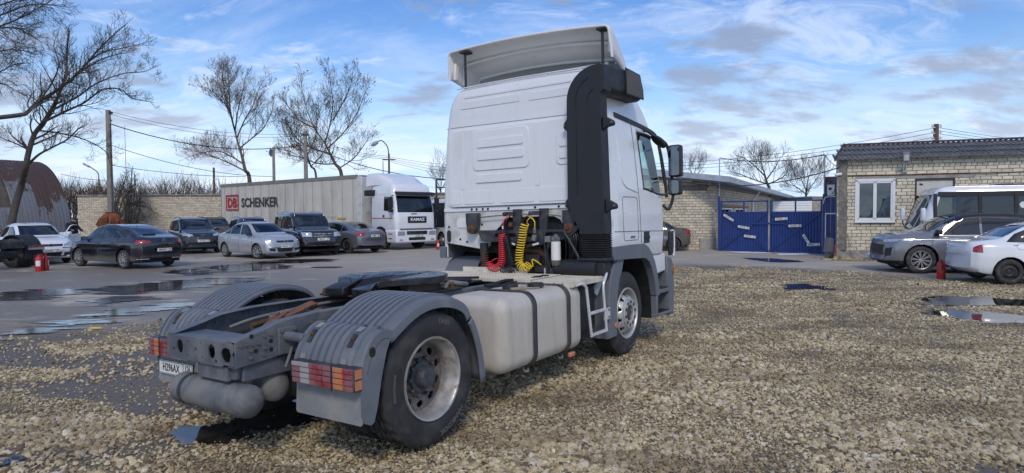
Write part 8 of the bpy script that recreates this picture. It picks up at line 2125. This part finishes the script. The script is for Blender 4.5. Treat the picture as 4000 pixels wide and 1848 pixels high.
mb = MB(); mb.box((dx * .95, 0, q.z + .05), (.6, .2, .14), Matrix.Rotation(.5, 3, 'Y')); mb.build('lamp_head', M_galv, P6, bevel=.05)
P7, h7 = pole('power_pole', 'dark pole with white insulators rising behind the brick building roof', 3657, 485, 34, .16, .13, M_polew)
for k in range(3):
    for s in (-1, 1): mb = MB(); mb.lathe([(0, .03), (.04, .06), (.10, .05), (.14, .03), (.15, .0001)], 10, (s * .22, -.05, h7 - .15 - .32 * k), 'Z'); mb.bx(min(0, s * .25), max(0, s * .25), -.08, -.02, h7 - .2 - .32 * k, h7 - .15 - .32 * k); mb.build('insulator', M_pvc, P7)
P9, h9 = pole('antenna_mast', 'hair-thin antenna mast standing behind the tangled shrub', 487, 490, 47, .025, .018, M_galv)
P11, h11 = pole('lamp_pole', 'thin distant lamp pole right of the curved street lamp', 1496, 630, 70, .06, .05, M_galv)
FRm = empty('steel_frame', (at(1705, 800, 45).x, 45, 0), 0, 'dark steel goal-like frame seen between the lorry and the large cab', 'frame'); hz = at(1705, 702, 45).z
mb = MB(); mb.bar((0, 0, 0), (0, 0, hz), .12, .12, (1, 0, 0)); mb.build('upright', M_frame2, FRm); mb = MB(); mb.bar((0, 0, hz), (1.6, 0, hz), .1, .1); mb.build('crossbar', M_frame2, FRm)
mb = MB(); mb.bar((0, 0, hz - .55), (1.6, 0, hz - .55), .08, .08); mb.build('crossbar', M_frame2, FRm); mb = MB(); mb.bar((1.6, 0, 0), (1.6, 0, hz), .12, .12, (1, 0, 0)); mb.build('upright', M_frame2, FRm)
# --- wires
def wire(a, b, sag, r, label, group='overhead wires'):
    a, b = Vector(a), Vector(b); pts = [a.lerp(b, i / 20) - Vector((0, 0, sag * 4 * (i / 20) * (1 - i / 20))) for i in range(21)]; o = a; mb = MB(); mb.tube([p - o for p in pts], r, 4)
    w = mb.build('overhead_wire', M_black); w.location = o; tag(w, label, 'wire', group)
wire(at(430, 484, 42), at(1192, 565, 52), .9, .030, 'thick twisted cable from the concrete pole to the pole behind the trailer')
wire(at(1192, 565, 52), at(1760, 700, 48), .6, .028, 'thick twisted cable from the pole behind the trailer past the street lamp')
wire(at(430, 436, 42), at(1192, 520, 52), .6, .012, 'topmost thin wire from the concrete pole to the pole behind the trailer')
wire(at(430, 446, 42), at(1192, 528, 52), .7, .012, 'second thin wire from the concrete pole to the pole behind the trailer')
wire(at(430, 566, 42), at(1068, 690, 50), .5, .018, 'lower wire from the concrete pole towards the dish pole')
wire(at(430, 645, 42), at(960, 690, 50), .2, .018, 'lowest wire crossing above the yard wall')
wire(at(240, 680, 42), at(430, 705, 42), .1, .015, 'slack wire between the hangar and the concrete pole')
for k in range(4): wire(at(1519, 612 + 6 * k, 48), at(1900, 640 + 18 * k, 60), .3, .012, ('topmost', 'second', 'third', 'lowest')[k] + ' of four thin wires from the street lamp towards the large cab')
for k in range(3): wire(at(1192, 520 + 7 * k, 52), at(1519, 610 + 6 * k, 48), .4, .012, ('upper', 'middle', 'lower')[k] + ' thin wire between the pole behind the trailer and the street lamp')
for k in range(3): wire(at(3650, 500 + 18 * k, 34), at(2560, 640 + 12 * k, 44), .35, .012, ('upper', 'middle', 'lower')[k] + ' thin power wire from the insulator pole across the gate')
for k in range(3): wire(at(3662, 498 + 12 * k, 34), at(4200, 560 + 6 * k, 60), .2, .012, ('upper', 'middle', 'lower')[k] + ' thin power wire from the insulator pole to the right')
gl_, gr_2 = at(2812, 617, 29.2), at(3222, 604, 26.5)
wire(gl_, gr_2, .22, .018, 'black cable slung between the two gate masts'); wire(gr_2, pm(.05, -.05, 3.45), .1, .016, 'black cable from the right gate mast to the brick building')
wire(at(2640, 705, 29.5), pm(.05, -.05, 3.42), .45, .02, 'thick dark cable sagging across the gate from the low building')
# ------------------------------------------------------------ small things and the person
M_extr = mat('extinguisher_red', (.42, .022, .02), .32, 0, .1, 8, dirt=.6, dirt_amt=.3)
def extinguisher(x, y, h, r, label, rz=0.0):
    E_ = empty('fire_extinguisher', (x, y, 0), rz, label, 'extinguisher', 'fire extinguishers')
    mb = MB(); mb.lathe([(0, .0001), (0, r * .96), (.02, r), (h * .74, r), (h * .82, r * .8), (h * .87, r * .35), (h * .90, r * .3), (h * .90, .0001)], 24, (0, 0, 0), 'Z'); mb.build('cylinder', M_extr, E_, smooth=45)
    mb = MB(); mb.lathe([(h * .88, r * .32), (h * .94, r * .3), (h * .95, .0001)], 12, (0, 0, 0), 'Z'); mb.bar((-.02, 0, h * .95), (r * 1.2, 0, h * .99), .03, .012); mb.bar((-.02, 0, h * .92), (r * 1.2, 0, h * .92), .03, .012); mb.build('valve', M_extr, E_)
    mb = MB(); mb.tube(catmull([(-.03, 0, h * .92), (-r * 1.0, 0, h * .90), (-r * 1.25, 0, h * .72), (-r * 1.15, 0, h * .45)], 5), .013, 8); mb.build('hose', M_black, E_, smooth=50)
    mb = MB(); n = 10; vs = []
    for i in range(n + 1):
        a = R(-120 + 70 * i / n); vs += [((r + .002) * math.cos(a), (r + .002) * math.sin(a), h * .30), ((r + .002) * math.cos(a), (r + .002) * math.sin(a), h * .62)]
    mb.add(vs, [(2 * i, 2 * i + 1, 2 * i + 3, 2 * i + 2) for i in range(n)]); mb.build('label_sticker', M_plate, E_, fix=False)
q = on_ground(153, 1060); extinguisher(q.x, q.y, .56, .105, 'red fire extinguisher with white label, left one of the pair by the dark chassis', .3)
q = on_ground(179, 1057); extinguisher(q.x, q.y, .56, .09, 'red fire extinguisher touching the black liftback side of the pair', 2.0)
q = on_ground(3686, 1090); extinguisher(q.x, q.y + .1, .52, .10, 'red fire extinguisher standing behind the white saloon on the right', 1.2)
q = on_ground(1710, 975); extinguisher(q.x, q.y, .50, .085, 'small red fire extinguisher on the ground beside the minibus wheel', .5)
# orange tarpaulin round the pole foot
T_ = empty('orange_tarpaulin', (P1.location.x, 42, 0), 0, 'torn orange tarpaulin draped round the foot of the concrete pole', 'tarpaulin')
M_orange = mat('orange_canvas', (.30, .095, .035), .8, 0, .3, 3, bump=.3, bscale=12, dirt=.45, dirt_amt=.5, dirt_col=(.06, .04, .03))
zt = at(422, 828, 42).z; zb = at(422, 882, 42).z
for k, (a0, a1, dz) in enumerate(((150, 262, 0), (278, 392, .05), (40, 140, .2))):
    mb = MB(); n, m_ = 24, 8; vs = []
    for i in range(n + 1):
        for j in range(m_ + 1):
            a = R(lerp(a0, a1, i / n)); t = j / m_; rr = .22 + (.06 + .50 * t) * (1 if j else .1) + .15 * math.sin(i * 1.3 + k) * t + .09 * math.sin(i * 3.1) * t
            vs.append((rr * math.cos(a), rr * math.sin(a) * .7, zt - dz * .3 - (zt - zb) * t * (1 + .35 * math.sin(i * .9 + k * 2) + .15 * math.sin(i * 2.9)) + .03 * math.sin(i * 2.3) - .0))
    mb.add(vs, [(i * (m_ + 1) + j, i * (m_ + 1) + j + 1, (i + 1) * (m_ + 1) + j + 1, (i + 1) * (m_ + 1) + j) for i in range(n) for j in range(m_)]); o = mb.build('fold', M_orange, T_, smooth=60, fix=False); s = o.modifiers.new('sheet', 'SOLIDIFY'); s.thickness = .02
mb = MB(); mb.tube([(.3 * math.cos(a), .3 * math.sin(a) * .75, zt - .03) for a in [2 * PI * i / 16 for i in range(16)]], .03, 6, closed=True); mb.build('tie_rope', M_wood, T_)
# scraps on the ground
for u, v, s_, lab, m_ in ((1275, 1046, .5, 'flat black rubber scrap on the asphalt beyond the truck', M_black), (372, 1286, .09, 'yellow leaf-like scrap on the gravel left of the truck', M_yel_hose), (1030, 1690, .11, 'dark stick lying in the puddle behind the truck', M_grease)):
    q = on_ground(u, v); mb = MB(); mb.prism([(s_ * math.cos(a) * (1 + .2 * math.sin(3 * a)), s_ * .28 * math.sin(a)) for a in [2 * PI * i / 14 for i in range(14)]], 'Z', .012, .03); o = tag(mb.build('scrap', m_), lab, 'scrap'); o.location = q
# --- person leaning over the car door: one skinned body
PR = empty('person', (-20.1, 28.7, 0), 0, 'person in dark jacket and black knit cap leaning over an open white car door', 'person')
J = {'pel': (0, 0, .95, .17, .13), 'sp': (.05, 0, 1.12, .17, .13), 'ch': (.17, 0, 1.33, .20, .14), 'nk': (.27, 0, 1.47, .075, .075), 'hd': (.33, 0, 1.58, .08, .09),
     'shl': (.16, .19, 1.40, .085, .085), 'ell': (.26, .32, 1.16, .06, .06), 'wrl': (.50, .30, 1.08, .042, .042), 'shr': (.16, -.19, 1.40, .085, .085), 'elr': (.34, -.30, 1.20, .06, .06), 'wrr': (.60, -.26, 1.16, .042, .042),
     'hl': (0, .10, .88, .12, .12), 'kl': (.05, .12, .48, .08, .08), 'al': (-.03, .12, .09, .055, .055), 'tl': (.12, .14, .04, .045, .04), 'hr': (0, -.10, .88, .12, .12), 'kr': (.03, -.12, .48, .08, .08), 'ar': (-.08, -.12, .09, .055, .055), 'tr': (.07, -.14, .04, .045, .04)}
ED = ['pel sp', 'sp ch', 'ch nk', 'nk hd', 'ch shl', 'shl ell', 'ell wrl', 'ch shr', 'shr elr', 'elr wrr', 'pel hl', 'hl kl', 'kl al', 'al tl', 'pel hr', 'hr kr', 'kr ar', 'ar tr']
ks = list(J)
def skin(name, verts, edges, radii, m, parent, sub=2, root=0):
    me = bpy.data.meshes.new(name); me.from_pydata(verts, edges, []); o = bpy.data.objects.new(name, me); COL.objects.link(o)
    sk = o.modifiers.new('skin', 'SKIN'); 
    for i, r in enumerate(radii): me.skin_vertices[0].data[i].radius = r; me.skin_vertices[0].data[i].use_root = (i == root)
    ss = o.modifiers.new('sub', 'SUBSURF'); ss.levels = sub; ss.render_levels = sub
    dg = bpy.context.evaluated_depsgraph_get(); nm = bpy.data.meshes.new_from_object(o.evaluated_get(dg)); bpy.data.objects.remove(o); nm.name = name; nm.materials.clear(); nm.materials.append(m); shade(nm, 60); return obj(name, nm, parent)
M_jack = mat('dark_jacket', (.012, .014, .022), .8, 0, .3, 5); M_skin = mat('skin', (.42, .25, .18), .55, 0, .1, 8)
me = bpy.data.meshes.new('x'); me.from_pydata([(0, 0, 0), (0, 0, 1)], [(0, 1)], []); _o = bpy.data.objects.new('x', me); _o.modifiers.new('s', 'SKIN'); bpy.data.objects.remove(_o)
body = skin('body', [J[k][:3] for k in ks], [tuple(ks.index(a) for a in e_.split()) for e_ in ED], [J[k][3:] for k in ks], M_jack, PR)
# head with face, cap; hands
hb = bmesh.new(); bmesh.ops.create_uvsphere(hb, u_segments=24, v_segments=18, radius=1)
for v in hb.verts:
    x, y, z = v.co; w_ = 1 - .18 * max(0, -z) ** 1.5; v.co = Vector((x * .095 * w_ + (.012 if x > .5 and z < 0 else 0), y * .075 * w_, z * .118))
    if x > .75 and abs(y) < .25 and -.35 < z < .12: v.co.x += .022
    if x > .6 and .05 < abs(y) < .55 and .0 < z < .28: v.co.x -= .010
    if abs(y) > .88 and abs(z) < .3: v.co.y *= 1.14
hme = bpy.data.meshes.new('head'); hb.to_mesh(hme); hb.free(); hme.materials.append(M_skin); shade(hme, 60)
hd_ = obj('head', hme, PR, loc=(.37, 0, 1.62)); hd_.rotation_euler = (0, .45, 0)
for s in (1, -1):
    mb = MB(); mb.lathe([(-.008, .0001), (-.005, .008), (.005, .008), (.008, .0001)], 10, (.086, s * .03, .012), 'X'); mb.build('eye', M_ink, hd_)
mb = MB(); mb.bx(.082, .088, -.022, .022, -.055, -.049); mb.build('mouth', mat('lip', (.25, .1, .09), .6), hd_)
mb = MB(); mb.lathe([(.02, .100), (.055, .104), (.09, .088), (.125, .05), (.136, .0001)], 24, (0, 0, 0), 'Z'); mb.xf(Matrix.Diagonal((1.0, .84, 1, 1))); mb.build('knit_cap', M_ink, hd_, smooth=60)
def hand(name, p, d, s):
    d = Vector(d).normalized(); u = Vector((0, 0, 1)); sd_ = d.cross(u).normalized() * s; p = Vector(p); V = [p, p + d * .08]; E2 = [(0, 1)]; Rr = [(.028, .02), (.036, .016)]
    for k in range(4):
        b0 = p + d * .085 + sd_ * (.026 - .0175 * k); L_ = (.065, .075, .07, .055)[k]; i0 = len(V); V += [b0, b0 + d * L_ * .55 - u * .006, b0 + d * L_ * .75 - u * .04]; E2 += [(1, i0), (i0, i0 + 1), (i0 + 1, i0 + 2)]; Rr += [(.009, .009)] * 3
    i0 = len(V); V += [p + d * .03 + sd_ * .035, p + d * .065 + sd_ * .055 - u * .015]; E2 += [(0, i0), (i0, i0 + 1)]; Rr += [(.011, .011), (.009, .009)]
    return skin(name, [tuple(v) for v in V], E2, Rr, M_skin, PR, 1)
hand('hand', (.50, .30, 1.08), (1, -.05, -.05), -1); hand('hand', (.60, -.26, 1.16), (1, .05, -.1), 1)
PR.rotation_euler = (0, 0, R(-25))
